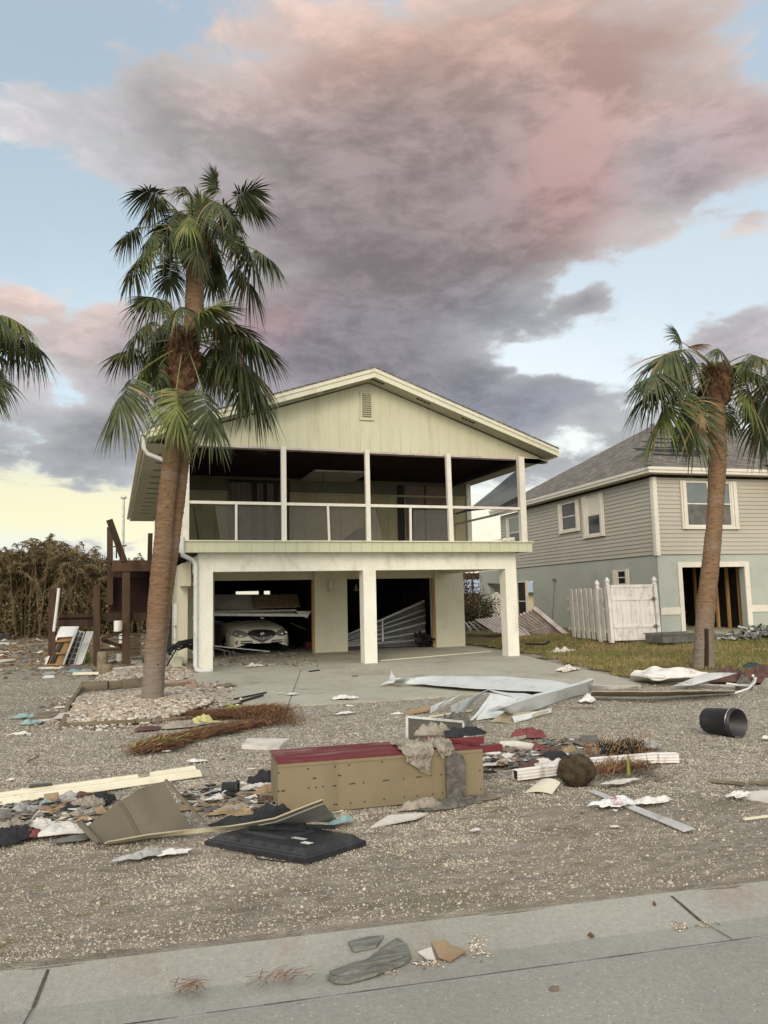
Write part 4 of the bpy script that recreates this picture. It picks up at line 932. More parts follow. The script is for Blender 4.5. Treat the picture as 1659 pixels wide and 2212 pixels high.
def cabbage_palm(name, label, Y, trunk, leaves, seed, cv, crown, boots, extra=14, bootr=.26, spread=1.15):
    """trunk: (u, v, half-width px); leaves: (hub, tip, kind) in crop coordinates converted by cv"""
    rnd = random.Random(seed); cen = Vector(PY(*crown, Y)); px = cen.y / ((M.transposed() @ (cen - CAMP)).z * -1) * 0 + (-(M.transposed() @ (cen - CAMP)).z) / F
    T = []
    for (u, v, r) in trunk: T.append(PY(u, v, Y))
    T[0].z = -.05
    root = thing(name, label, 'palm tree', (T[0].x, Y, 0), 'cabbage palms round the two houses')
    mb = MB(); wobbly_trunk(mb, T, [r * px for *_, r in trunk], seed); mb.build('trunk', 'trunk_bark', root)
    # old leaf bases woven round the top
    mb = MB(); b0, b1 = PY(*boots[0], Y), PY(*boots[1], Y); dirv = (b1 - b0)
    mb.tube([b0.lerp(b1, t) for t in (0, .15, .4, .7, 1)], [bootr * .62, bootr * .85, bootr * .95, bootr * .9, bootr * .45], 14)
    for k in range(260):
        t = rnd.uniform(0, 1); a = rnd.uniform(0, 6.28); r = bootr * (.7 + .3 * math.sin(t * 3.1)); p = b0.lerp(b1, t); d = Vector((math.cos(a), math.sin(a), 0))
        s = p + d * r * .85; e = s + d * rnd.uniform(.04, .12) + Vector((0, 0, rnd.uniform(.08, .2))) + Vector((-d.y, d.x, 0)) * rnd.uniform(-.1, .1)
        mb.bar(s, e, rnd.uniform(.03, .07), .018, up=d)
    mb.build('leaf_bases', 'trunk_boots', root)
    mb = MB(); 
    for lf in leaves:
        h, t_ = cv(*lf[0]), cv(*lf[1]); kind = lf[2] if len(lf) > 2 else 0; off = lf[3] if len(lf) > 3 else rnd.uniform(-.75, .75)
        hy = Y + off; hub = PY(*h, hy); tip = PY(*t_, hy + off * .35 + rnd.uniform(-.1, .1))
        b = b0.lerp(b1, rnd.uniform(.75, 1.0)) + Vector((0, off * .1, 0))
        mi = {0: rnd.choice((0, 0, 0, 1)), 1: 1, 2: 2}[kind]
        fan_leaf(mb, b, hub, tip, rnd, mi, 3 if kind < 2 else 2, width=rnd.uniform(.85, 1.05) if kind < 2 else .5, droop=.16 if (tip.z > hub.z) else .34)
    for k in range(extra):                              # leaves on the far and near side of the crown
        a = rnd.uniform(0, 6.28); e = rnd.uniform(-.5, 1.1); d = Vector((math.cos(a) * math.cos(e) * .75, abs(math.sin(a)) * math.cos(e) * (1.0 if k % 4 else -1.0), math.sin(e) * .8))
        hub = cen + d * rnd.uniform(.5, .8) * spread; dn = Vector((d.x, d.y, d.z - .7)).normalized(); tip = hub + dn * rnd.uniform(.5, .68)
        fan_leaf(mb, b0.lerp(b1, .9), hub, tip, rnd, rnd.choice((0, 0, 0, 1)), 3, width=rnd.uniform(.8, 1.0), droop=.45, nseg=56)
    mb.build('crown', ['frond', 'frond_bright', 'frond_dead', 'petiole'], root)
    return root
def crop(ox, oy, s): return lambda x, y: ((ox + x / s) / 1.8228, (oy + y / s) / 1.8228)
c1 = crop(300, 600, 1.659); c4 = crop(2000, 1200, 1.62); c5l = crop(-50, 1200, 4.1475)
P1Y = 13.3
MATS['frond'].node_tree  # crowns use three tints
low = [((545, 960), (375, 880)), ((405, 1280), (180, 1300)), ((365, 1480), (200, 1780)), ((560, 1130), (400, 1220)), ((540, 1400), (510, 1620)), ((655, 1550), (680, 1830), 0, -.7), ((820, 1550), (930, 1850), 0, -.6),
       ((770, 1080), (1010, 870), 1, -.5), ((1035, 1190), (1370, 1230), 0, -.3), ((1070, 1400), (1270, 1700)), ((900, 1120), (1190, 1080), 0), ((960, 1290), (1340, 1450)), ((850, 1330), (960, 1530), 0, .5), ((640, 1080), (600, 930), 0, .4), ((1000, 1230), (1330, 1600), 0, .4), ((470, 1340), (380, 1500), 0, .5), ((900, 1250), (1120, 1500), 0, .2), ((790, 1110), (880, 950), 1, -.3)]
upp = [((545, 280), (330, 170)), ((560, 290), (400, 420)), ((640, 400), (540, 560)), ((820, 430), (820, 240), 1, -.2), ((780, 440), (740, 290), 1, .1), ((920, 260), (890, 80)), ((1040, 290), (1220, 170)), ((1060, 320), (1290, 330)), ((960, 340), (1100, 520)), ((1000, 470), (1190, 700)), ((1180, 640), (1370, 740)), ((1060, 750), (1240, 980)),
       ((910, 680), (950, 880), 0, .6), ((400, 500), (240, 560)), ((500, 590), (310, 760)), ((420, 700), (290, 860)), ((620, 720), (600, 930), 0, .4), ((790, 540), (790, 730), 0, -.6), ((880, 430), (1060, 560), 0, -.3), ((1090, 560), (1230, 830), 0, .5), ((520, 520), (400, 600), 0, -.5), ((700, 420), (620, 300), 0, .5)]
cabbage_palm('cabbage_palm', 'tall leaning palm left of the raised house with the lower of two stacked crowns', P1Y,
    [(327, 1533, 19), (331, 1460, 20), (336, 1380, 21), (342, 1290, 21), (351, 1190, 20), (359, 1090, 19), (369, 1000, 19), (378, 920, 18), (390, 850, 17), (397, 780, 16)], low, 11, c1, c1(700, 1200), (c1(690, 1560), c1(705, 1190)), extra=12, bootr=.22)
cabbage_palm('cabbage_palm', 'tallest palm beside the raised house with the upper of two stacked crowns', P1Y + .22,
    [(330, 1530, 17), (336, 1460, 18), (343, 1380, 19), (352, 1290, 20), (366, 1190, 20), (379, 1090, 19), (390, 1000, 18), (396, 920, 18), (404, 850, 17), (411, 760, 19), (419, 680, 21), (421, 600, 20), (421, 530, 18)], upp, 23, c1, c1(770, 480), (c1(775, 770), c1(770, 490)), extra=13, bootr=.22)
rgt = [((1110, 240), (1060, 100)), ((1150, 285), (850, 270)), ((1150, 270), (1270, 210), 2), ((1010, 440), (790, 400)), ((1010, 500), (760, 590)), ((1060, 560), (880, 780)), ((1100, 680), (1030, 880)), ((1180, 600), (1200, 900)), ((1400, 400), (1530, 320)), ((1450, 400), (1640, 400)),
       ((1490, 560), (1640, 720), 0, -.5), ((1400, 640), (1430, 800), 0, .5), ((1640, 450), (1800, 500)), ((1600, 620), (1640, 920), 0, -.2), ((1225, 640), (1235, 740), 2, -.3), ((1700, 350), (1900, 420)), ((1600, 520), (1780, 700)), ((1080, 330), (1010, 470), 0, .3), ((1210, 530), (1140, 700), 0, .5), ((1330, 390), (1300, 340), 1), ((1520, 480), (1560, 640))]
P2Y = 13.9
cabbage_palm('cabbage_palm', 'single palm with a split trunk base standing in the lawn before the grey house', P2Y,
    [(1520, 1447, 21), (1520, 1380, 19), (1526, 1303, 19.5), (1536, 1210, 18.5), (1545, 1106, 17), (1550, 987, 20), (1549, 930, 19), (1548, 860, 18), (1547, 820, 16)], rgt, 37, c4, c4(1330, 430), (c4(1340, 640), c4(1325, 400)), extra=10, bootr=.33)
r_ = bpy.data.objects['cabbage_palm.002']; mb = MB(); pts = [PY(u, v, P2Y - .24) for u, v in ((1526, 1358), (1527, 1400), (1526, 1447))]
mb.bar(pts[0], pts[1], .022, .10, up=(0, 1, 0)); mb.bar(pts[1], pts[2], .035, .10, up=(0, 1, 0)); mb.build('trunk_split', 'dark_wood', r_)
lef = [((20, 250), (200, 120)), ((100, 480), (500, 490)), ((60, 560), (480, 640)), ((60, 760), (420, 960)), ((20, 1000), (380, 1360)), ((-60, 1150), (60, 1580)), ((-100, 200), (60, 100)), ((-150, 700), (200, 1300)), ((40, 380), (380, 350)), ((-300, 400), (-600, 300)), ((-300, 900), (-700, 1200)), ((-40, 1050), (220, 1530))]
cabbage_palm('cabbage_palm', 'palm at the far left edge of the photo showing only its crown tips', 12.8,
    [(-75, 1560, 22), (-65, 1300, 22), (-50, 1000, 20), (-42, 820, 18)], lef, 51, c5l, c5l(-180, 600), (c5l(-170, 1000), c5l(-180, 600)), extra=6, bootr=.27)

# dead clumping palms of the hedge beyond the deck
def clump(seed, h):
    rnd = random.Random(seed); root = thing('dead_palm', 'x', 'palm tree', (0, 0, 0), 'dead brown palms in the row at the back of the lot')
    mb = MB(); tops = []
    for k in range(10):
        a = rnd.uniform(0, 6.28); r = rnd.uniform(0, .8); b = Vector((math.cos(a) * r, math.sin(a) * r, 0)); t = b * rnd.uniform(1.2, 2.2) + Vector((0, 0, h * rnd.uniform(.55, .8))); m = b.lerp(t, .5) + Vector((rnd.uniform(-.15, .15), 0, 0))
        mb.tube([b, m, t], [.05, .045, .035], 6); tops.append(t)
    mb.build('trunk', 'dead_cane', root)
    mb = MB()
    for t in tops:
        for q in range(10):
            a = rnd.uniform(0, 6.28); el_ = rnd.uniform(.1, 1.45) if q < 7 else rnd.uniform(-1.2, -.2); ln = rnd.uniform(1.1, 2.1); d = Vector((math.cos(a) * math.cos(el_), math.sin(a) * math.cos(el_), math.sin(el_)))
            s0 = t - Vector((0, 0, rnd.uniform(0, 1.2) if q > 4 else 0)); P = []
            for i in range(8):
                f = i / 7; P.append(s0 + d * ln * f + Vector((0, 0, -1)) * ln * .55 * f ** 2.3)
            mb.tube(P, [.022 - .002 * i for i in range(8)], 4)
            for i in range(1, 8):
                for side in (-1, 1):
                    for u in (0, .5):
                        p = P[i - 1].lerp(P[i], u); dd = (P[i] - P[i - 1]).normalized(); sv = dd.cross(Vector((0, 0, 1))).normalized() * side
                        e = p + (sv * .7 + dd * .5 + Vector((0, 0, rnd.uniform(-.9, .1)))) * rnd.uniform(.25, .5) * (1 - .05 * i); w = dd * .03
                        mb.add([p - w, p + w, e], [(0, 1, 2)])
    mb.build('crown', 'dead_leaf', root); return root
protos = [clump(s, h) for s, h in ((1, 5.6), (2, 5.0), (3, 5.9), (4, 4.6))]
rnd = random.Random(77); first = {}
hedge = []
for row, (yy_, n, u0, u1) in enumerate(((44, 15, -40, 345), (47.5, 13, -20, 330), (51, 12, -50, 350))):
    for k in range(n):
        u = lerp(u0, u1, (k + rnd.uniform(-.25, .25)) / (n - 1)); d = ray(u, 1300); hedge.append((d.x / d.y * (yy_ + rnd.uniform(-1, 1)), yy_ + rnd.uniform(-1, 1), u))
for i, (X, Y, u) in enumerate(hedge):
    pr_ = protos[i % 4]; sc = rnd.uniform(.86, 1.04) * (.82 if u > 175 else 1.0) * (1.05 if 60 < u < 150 else 1)
    lab = 'dead brown clumping palm in the row beyond the wooden deck'
    if i < 4: pr_.location = (X, Y, 0); pr_['_wl'] = (X, Y, 0); pr_.scale = (sc,) * 3; pr_['label'] = lab; pr_.rotation_euler.z = rnd.uniform(0, 6)
    else: copy_tree(pr_, (X, Y, 0), rnd.uniform(0, 6.28), lab, sc)
mb = MB(); rnd = random.Random(12)                     # dark tangled undergrowth at the foot of the row
for k in range(9000):
    u = rnd.uniform(-60, 350); d = ray(u, 1350); Y = rnd.uniform(41, 53); X = d.x / d.y * Y; z = rnd.random() ** 1.6 * (1.9 + .8 * noise.noise(Vector((X, Y * .5, 0))))
    p = Vector((X, Y, z)); a = Vector((rnd.uniform(-1, 1), rnd.uniform(-1, 1), rnd.uniform(-.8, .8))) * .17; b = Vector((rnd.uniform(-1, 1), rnd.uniform(-1, 1), rnd.uniform(-.8, .8))) * .12
    mb.add([p, p + a, p + a * .6 + b], [(0, 1, 2)], rnd.choice((0, 0, 1, 2)))
stuff(mb.build('undergrowth', ['dead_leaf', 'bush_green', 'dead_cane'], keep=True), 'tangled dark brown undergrowth below the dead palms', 'undergrowth')
mb = MB(); mb.lathe([(.09, 0), (.085, 2), (.055, 6.0), (.05, 8.05)], (0, 0, 0), 10); pp = PY(262, 1400, 30)
fp = thing('flagpole', 'white flagpole rising behind the wooden deck', 'flagpole', (pp.x, 30, 0)); mb.v = [(x + pp.x, y + 30, z * (PY(262, 1078, 30).z / 8.05)) for x, y, z in mb.v]; mb.build('pole', 'white_metal', fp)
mb = MB(); zt = PY(262, 1078, 30).z; mb.lathe([(0, .0), (.1, .02), (.12, .06), (.09, .12), (0, .14)], (pp.x, 30, zt), 10); mb.build('finial', 'white_metal', fp)
# far garden and house between the two houses
fh = thing('distant_house', 'distant cream house with pale blue roof seen between the two houses', 'house', (24, 48, 0))
a, b = PY(985, 1300, 46), PY(1160, 1300, 46)
mb = MB(); mb.box(a.x, 46, 0, b.x, 50, PY(1030, 1282, 46).z); mb.build('wall', 'far_wall', fh)
mb = MB(); z0, z1 = PY(1030, 1282, 46).z, PY(1030, 1252, 46).z; mb.prism([(a.x - .5, z0), (b.x + .5, z0), (b.x - 1, z1), (a.x + .2, z1)], 45.5, 51); mb.build('roof', 'blue_roof', fh)
mb = MB(); a, b = PY(985, 1240, 40), PY(1030, 1245, 40); mb.box(a.x, 40, PY(1000, 1252, 40).z, b.x + .2, 40.4, PY(1000, 1238, 40).z); mb.bar((PY(1024, 1254, 40).x, 40.2, PY(1000, 1300, 40).z), (PY(1024, 1254, 40).x, 40.2, PY(1000, 1240, 40).z), .06, .06); mb.bar((b.x, 40.2, PY(1000, 1300, 40).z), (b.x, 40.2, 0), .12, .12); mb.build('pool_cage', 'frame_brown', fh)
def leafy(name, label, cat, u, v, Y, w, h, mats_, seed, n=2600, stem=True, zb=.25, leaf=.09):
    rnd = random.Random(seed); c = PY(u, v, Y); root = thing(name, label, cat, (c.x, Y, zb)); mb = MB(); tips = []
    for k in range(14):
        a = rnd.uniform(0, 6.28); t = Vector((c.x + math.cos(a) * w * .5 * rnd.uniform(.3, 1), Y + math.sin(a) * w * .5 * rnd.uniform(.2, 1), zb + h * rnd.uniform(.5, 1))); mb.tube([(c.x, Y, zb), Vector((c.x, Y, zb)).lerp(t, .5) + Vector((0, 0, .1)), t], [.025, .018, .008], 5); tips.append(t)
    mb.build('trunk', 'dead_cane', root); mb = MB()
    for k in range(n):
        t = rnd.choice(tips); f = rnd.random() ** .6; p = Vector((c.x, Y, zb)).lerp(t, f) + Vector([rnd.gauss(0, w * .11) for _ in range(3)])
        if p.z < zb: continue
        s = leaf * rnd.uniform(.5, 1.2); a = Vector([rnd.uniform(-1, 1) for _ in range(3)]).normalized() * s; b = a.cross(Vector([rnd.uniform(-1, 1) for _ in range(3)])).normalized() * s * .4
        mb.add([p, p + a * .5 + b, p + a, p + a * .5 - b], [(0, 1, 2, 3)], 0 if rnd.random() < .8 else 1)
    mb.build('crown', mats_, root)
leafy('red_shrub', 'rust red shrub behind the carport between the houses', 'shrub', 1010, 1380, 31, 1.8, 2.6, ['bush_red', 'bush_green'], 5)
leafy('green_shrub', 'olive green shrub in front of the grey house porch', 'shrub', 1036, 1390, 29.5, 2.0, 1.5, ['bush_green', 'bush_red'], 6, 2200)
pw = thing('white_panel_fence', 'short white vinyl panel fence under the grey house porch', 'fence', (PY(1075, 1330, 33).x, 33, 0))
mb = MB(); a, b = PY(1063, 1300, 33), PY(1110, 1300, 33); mb.box(a.x, 33, .2, b.x, 33.06, PY(1080, 1283, 33).z); mb.build('panel', 'white_vinyl', pw)
mb = MB(); mb.box(a.x + .15, 32.9, .2, a.x + .3, 33.05, PY(1080, 1279, 33).z); mb.build('post', 'white_vinyl', pw)

# ================================================================== WHITE FENCE AND GATE
FZ = .24
def V3(p, z): return Vector((p.x, p.y, z))
ga, gb = G(1322, 1387, FZ), G(1424, 1384, FZ); f0 = G(1234, 1377, FZ)
FN = thing('picket_fence', 'white shadowbox picket fence panel leaning left of the white gate', 'fence', tuple(f0))
zt = PY(1230, 1274, f0.y).z; Hf = zt - FZ; dirv = (ga - f0); 
mb = None
npk = 8
for k in range(npk):
    pw_ = dirv.length / npk * .62; a = f0 + dirv * ((k + .1) / npk); b = a + dirv.normalized() * pw_; n_ = Vector((dirv.y, -dirv.x, 0)).normalized() * -1
    n_ = n_ if n_.y < 0 else -n_; o = n_ * .055; tl = Vector((-.06, 0, 0))
    m = MB(); m.slab([V3(a, FZ + .03) + o, V3(b, FZ + .03) + o, V3(b, zt) + o + tl, V3((a + b) / 2, zt + .035) + o + tl, V3(a, zt) + o + tl], .018); m.build('picket', 'white_vinyl', FN)
    a2 = a + dirv * (.5 / npk); b2 = a2 + dirv.normalized() * pw_
    m = MB(); m.slab([V3(a2, FZ + .03) - o * .6, V3(b2, FZ + .03) - o * .6, V3(b2, zt - .02) - o * .6 + tl, V3(a2, zt - .02) - o * .6 + tl], .018); m.build('picket', 'white_vinyl', FN)
for z in (FZ + .3, FZ + .95, zt - .28):
    m = MB(); e = dirv.normalized() * .12; q = Vector((-.06 * (z - FZ) / Hf, 0, 0)); m.bar(V3(f0 - e, z) + q, V3(ga, z) + q, .05, .09); m.build('rail', 'white_vinyl', FN)
def fpost(p, u, vt, parent):
    h = PY(u, vt, p.y).z; m = MB(); m.bar(V3(p, FZ - .02), V3(p, h) + Vector((-.06, 0, 0)), .11, .11, up=(0, 1, 0)); P = m.build('post', 'white_vinyl', parent)
    m = MB(); m.lathe([(.075, 0), (.08, .02), (.05, .04), (.05, .06), (.078, .1), (.08, .13), (.05, .19), (.012, .235), (0, .24)], V3(p, h) + Vector((-.06, 0, 0)), 14); m.build('finial', 'white_vinyl', P)
pm = f0 + dirv * .82 + Vector((0, .12, 0)); fpost(pm, 1290, 1270, FN)
GT_ = thing('yard_gate', 'closed white vinyl gate with two metal hinges and dirt stains', 'gate', tuple(ga))
fpost(ga, 1315, 1264, GT_); fpost(gb, 1417, 1262, GT_)
gd = (gb - ga).normalized(); s0, s1 = ga + gd * .08, gb - gd * .08; o = Vector((0, -.03, 0)); zt2 = PY(1360, 1263, ga.y).z; tl = Vector((-.06, 0, 0))
m = MB(); nb_ = 9
for k in range(nb_): a, b = s0.lerp(s1, k / nb_) , s0.lerp(s1, (k + 1) / nb_) - gd * .006; m.slab([V3(a, FZ + .05), V3(b, FZ + .05), V3(b, zt2) + tl, V3(a, zt2) + tl], .03)
m.build('gate_panel', 'white_vinyl', GT_)
for z in (FZ + .08, FZ + .45, zt2 - .42, zt2 - .04):
    m = MB(); q = tl * ((z - FZ) / 1.7); m.bar(V3(s0, z) + q + o * 1.2, V3(s1, z) + q + o * 1.2, .03, .08); m.build('gate_rail', 'white_vinyl', GT_)
for z in (FZ + .45, zt2 - .42):
    m = MB(); q = tl * ((z - FZ) / 1.7); m.box(s1.x - .12 + q.x, s1.y - .1, z - .03, s1.x + .06 + q.x, s1.y - .075, z + .0); m.box(s1.x - .06 + q.x, s1.y - .11, z - .06, s1.x - .02 + q.x, s1.y - .07, z + .05); m.build('hinge', 'slate_grey', GT_)
# collapsed slatted panels between the houses
SP = thing('collapsed_slat_panel', 'collapsed slatted panel with a sloping end beam left of the picket fence', 'panel', tuple(G(1180, 1378, .1)))
def slatpanel(root, tl_, tr_, br_, bl_, n, w):
    # corners (u, v, Y)
    P = [PY(u, v, y) for u, v, y in (tl_, tr_, br_, bl_)]
    for k in range(n):
        t = k / (n - 1); a = P[0].lerp(P[1], t); b = P[3].lerp(P[2], t); b = b if b.z > .16 else Vector((b.x, b.y, .16)); m = MB(); m.bar(a, b, w, .03, up=(0, -1, .3)); m.build('slat', 'slat_paint', root)
    for t in (.06, .6): m = MB(); o = Vector((0, .04, -.02)); m.bar(P[0].lerp(P[3], t) + o, P[1].lerp(P[2], t) + o, .06, .05); m.build('rail', 'slat_paint', root)
slatpanel(SP, (1098, 1338, 25.6), (1150, 1315, 24.6), (1222, 1377, 24.2), (1165, 1382, 25), 9, .085)
m = MB(); m.bar(PY(1153, 1313, 24.5), V3(PY(1226, 1378, 24.0), .2), .16, .06, up=(0, -1, .2)); m.build('end_beam', 'slat_paint', SP)
SP2 = thing('collapsed_slat_panel', 'fallen slatted panel lying on grass seen through the right carport bay', 'panel', tuple(G(1060, 1360, .2)))
slatpanel(SP2, (1028, 1338, 26.5), (1096, 1330, 26), (1150, 1378, 24.5), (1070, 1366, 25.2), 11, .08)
slatpanel(SP2, (998, 1345, 28), (1030, 1342, 27), (1070, 1366, 25.5), (1000, 1362, 27), 5, .08)
m = MB(); p = G(1150, 1398, .2); tag(m.box(0, 0, 0, 0, 0, 0) and MB().bar(G(1136, 1391, .2), G(1178, 1392, .2), .07, .05).bar(G(1178, 1391, .22), G(1188, 1385, .3), .1, .08).build('black_pipe', 'pipe_black'), 'black length of pipe lying on the grass right of the carport', 'pipe')

# grey planter tub, rubble beside the neighbour's garage
T = thing('planter_tub', 'empty grey rectangular tub between the white gate and garage', 'tub', tuple(G(1455, 1385, .25)))
p = G(1458, 1386, .25); m = MB(); w_, d__, h_ = .72, .38, .22
for (x0, y0, x1, y1) in ((-w_, -d__, w_, -d__ + .05), (-w_, d__ - .05, w_, d__), (-w_, -d__ + .05, -w_ + .05, d__ - .05), (w_ - .05, -d__ + .05, w_, d__ - .05)): m.box(p.x + x0, p.y + y0, .25, p.x + x1, p.y + y1, .25 + h_)
m.box(p.x - w_ + .05, p.y - d__ + .05, .25, p.x + w_ - .05, p.y + d__ - .05, .33); m.build('tub_body', 'slate_grey', T)
m = MB(); m.box(p.x - w_ - .03, p.y - d__ - .03, .471, p.x + w_ + .03, p.y - d__ + .03, .51); m.box(p.x - w_ - .03, p.y + d__ - .03, .471, p.x + w_ + .03, p.y + d__ + .03, .51); m.build('rim', 'slate_grey', T)
rnd = random.Random(4); mb = MB(); c = G(1650, 1376, .28)
for k in range(260):
    r = rnd.random() ** .6; a = rnd.uniform(0, 6.28); p = Vector((c.x + r * math.cos(a) * 1.6, c.y + r * math.sin(a) * .7, .28 + (1 - r) * .45 * rnd.random())); d = Vector((rnd.uniform(-1, 1), rnd.uniform(-1, 1), rnd.uniform(-.5, .6))).normalized() * rnd.uniform(.08, .3)
    mb.bar(p, p + d, rnd.uniform(.03, .14), rnd.uniform(.015, .06), mi=rnd.choice((0, 0, 0, 2, 1 if rnd.random() < .3 else 0)))
stuff(mb.build('rubble_heap', ['slate_grey', 'gypsum', 'paper_grey'], keep=True), 'grey heap of broken rubble right of the neighbour garage', 'rubble')

# ================================================================== WOODEN DECK AT THE LEFT
DK = thing('wooden_deck', 'damaged dark wooden stair deck left of the palm', 'deck', tuple(G(262, 1432)))
DY = 22.3
def dbar(a, b, w, name, m_='deck_wood', y=DY, h=None, yb=None):
    p, q = PY(*a, y), PY(*b, yb or y); m = MB(); m.bar(p, q, w, h or w, up=(0, 1, 0)); return m.build(name, m_, DK)
c8 = crop(0, 1900, 2.074)
dbar(c8(898, 365), c8(898, 1000), .17, 'post', y=DY + 2); dbar(c8(893, 305), c8(1015, 645), .17, 'fallen_beam', y=DY - .1, m_='dark_wood')
dbar(c8(1030, 710), (272, 1434), .2, 'post'); dbar(c8(1228, 415), c8(1222, 645), .14, 'post', y=DY + 3, m_='dark_wood')
dbar(c8(790, 840), (209, 1437), .17, 'post'); dbar(c8(425, 865), (112, 1416), .17, 'post', y=DY + .3, m_='deck_wood')
dbar(c8(912, 680), c8(1300, 680), .30, 'platform_edge', y=DY - .1, h=.08); dbar(c8(900, 745), c8(1180, 745), .2, 'joist_board', y=DY + .8, h=.06, m_='dark_wood')
p, q = PY(*c8(900, 650), DY), PY(*c8(1300, 650), DY); m = MB(); 
for k in range(16): m.box(p.x, DY + k * .15, p.z - .0, q.x, DY + k * .15 + .14, p.z + .04)
m.build('platform', 'dark_wood', DK)
m = MB(); a, b = PY(*c8(897, 780), DY + 2.3), PY(*c8(1215, 1060), DY + 2.3); m.box(a.x, DY + 2.3, b.z, b.x + .3, DY + 2.4, a.z + .3)
m.build('skirt_panel', 'interior_dark', DK); bpy.data.objects['skirt_panel'].data.materials[0] = MATS['joist_wood']
dbar(c8(840, 1095), c8(1190, 1095), .22, 'lower_beam', y=DY + .1, h=.06, m_='dark_wood')
dbar(c8(480, 1090), c8(785, 1085), .1, 'rail_board', y=DY + .3, h=.05, m_='dark_wood'); dbar(c8(480, 1115), c8(785, 1112), .14, 'rail_board', y=DY + .36, h=.05, m_='joist_wood'); dbar(c8(480, 1150), c8(785, 1145), .17, 'rail_board', y=DY + .3, h=.05, m_='dark_wood')
dbar(c8(825, 1285), c8(1000, 1212), .1, 'brace', h=.05, m_='dark_wood'); dbar(c8(830, 1285), c8(1000, 1340), .1, 'brace', h=.05, m_='dark_wood', y=DY + .1); dbar(c8(820, 1370), c8(1000, 1362), .07, 'brace', h=.05, m_='dark_wood')
for k in range(6): dbar(c8(1045, 1245 + 31 * k), c8(1150, 1240 + 31 * k), .08, 'step', y=DY + .8, h=.22, m_='timber_grey')
for k in range(5): dbar(c8(820, 1250 + 36 * k), c8(1000, 1250 + 34 * k), .035, 'lattice_strip', y=DY + 1.4, h=.03, m_='timber_grey')
m = MB(); p, q = PY(*c8(928, 455), DY + 2.2), PY(*c8(928, 620), DY + 2.2); m.tube([p + Vector((-.08, 0, 0)), p + Vector((.08, 0, 0)), q + Vector((.08, 0, 0))], .02, 6); m.tube([PY(*c8(925, 525), DY + 2.2), PY(*c8(1035, 515), DY + 2.2)], .02, 6); m.build('handrail', 'pipe_black', DK)
for (a, b, y) in ((c8(833, 1380), c8(835, 1570), 20.6), (c8(873, 1482), c8(873, 1565), 20.5)):
    p, q = PY(*a, y), PY(*b, y); tag(MB().lathe([(.13, -.1), (.13, p.z - .02), (.11, p.z), (0, p.z)], (q.x, y, 0), 12).build('wood_stump', 'timber_grey'), ('taller' if b[0] < 229 else 'shorter') + ' grey round timber stump in the pebbles before the deck', 'stump')
m = MB(); m.tube([PY(*c8(480, 862), DY - .2), PY(*c8(478, 900), DY - .2), PY(*c8(462, 1040), DY - .2), PY(*c8(440, 1215), DY - .2)], .04, 8); tag(m.build('white_handrail', 'white_metal'), 'slim white tubular handrail leaning by the left deck post', 'rail')
m = MB(); p = PY(*c8(962, 1128), DY - .3); m.tube([p, V3(p, PY(*c8(958, 1215), DY - .3).z)], .1, 10); tag(m.build('white_tube', 'white_vinyl'), 'short white tube standing behind the deck brace', 'tube')
m = MB(); p = G(*c8(980, 1462)); m.lathe([(.1, 0), (.1, .2), (.09, .22), (0, .22)], (p.x, p.y, 0), 10); tag(m.build('white_can', 'white_vinyl'), 'small white can on the ground below the deck post', 'can')
# furniture leaning against the deck
def lean(name, label, cat, bl, brr, tr, tlq, th, m_, yb=None, extra=None):
    B0, B1 = G(*bl), G(*brr); T1, T0 = PY(*tr, B1.y + .75), PY(*tlq, B0.y + .75); root = thing(name, label, cat, tuple(B0)); m = MB(); m.slab([B0, B1, T1, T0], -th); m.build('board', m_, root)
    return root, B0, B1, T1, T0
r1, B0, B1, T1, T0 = lean('drawer_unit', 'gold wood drawer carcass with white frame leaning on the deck', 'cabinet', c8(370, 1500), c8(515, 1500), c8(640, 1178), c8(500, 1190), .06, 'cabinet_wood')
def qp(s, t, o=0): return B0.lerp(B1, s).lerp(T0.lerp(T1, s), t) + Vector((0, -o, o * .3))
m = MB()
for s in (0, 1): m.bar(qp(s, 0, .06), qp(s, 1, .06), .05, .1, up=(0, -1, .3))
m.build('side_rail', 'white_metal', r1)
m = MB(); m.slab([qp(.05, .72, .07), qp(.95, .72, .07), qp(.95, 1.02, .07), qp(.05, 1.02, .07)], .03); m.build('white_panel', 'white_metal', r1)
for t in (.02, .3, .62): m = MB(); m.bar(qp(.05, t, .06), qp(.95, t, .06), .05, .08, up=(0, -1, .3)); m.build('cross_rail', 'cabinet_wood', r1)
m = MB(); m.slab([qp(.2, .06, .03), qp(.45, .06, .03), qp(.5, .6, .03), qp(.3, .6, .03)], .03); m.build('divider', 'interior_dark', r1)
r2, B0, B1, T1, T0 = lean('window_sash', 'dark gridded window sash leaning beside the drawer carcass', 'window', c8(525, 1490), c8(605, 1492), c8(690, 1225), c8(640, 1215), .05, 'slate_grey')
for t in (.0, .17, .34, .51, .68, .85, 1.0): m = MB(); m.bar(qp(0, t, .03), qp(1, t, .03), .03, .03); m.build('glazing_bar', 'white_metal', r2)
for s in (0, .45, 1): m = MB(); m.bar(qp(s, 0, .03), qp(s, 1, .03), .03, .03); m.build('glazing_bar', 'white_metal', r2)
r3, *_ = lean('white_door', 'plain white door leaning between the window sash and deck post', 'door', c8(605, 1492), c8(665, 1490), c8(768, 1215), c8(705, 1215), .06, 'white_metal')
r4, *_ = lean('yellow_board', 'pale yellow green board propped under the leaning white door', 'board', c8(690, 1480), c8(755, 1475), c8(725, 1380), c8(705, 1390), .03, 'straw_green'); 
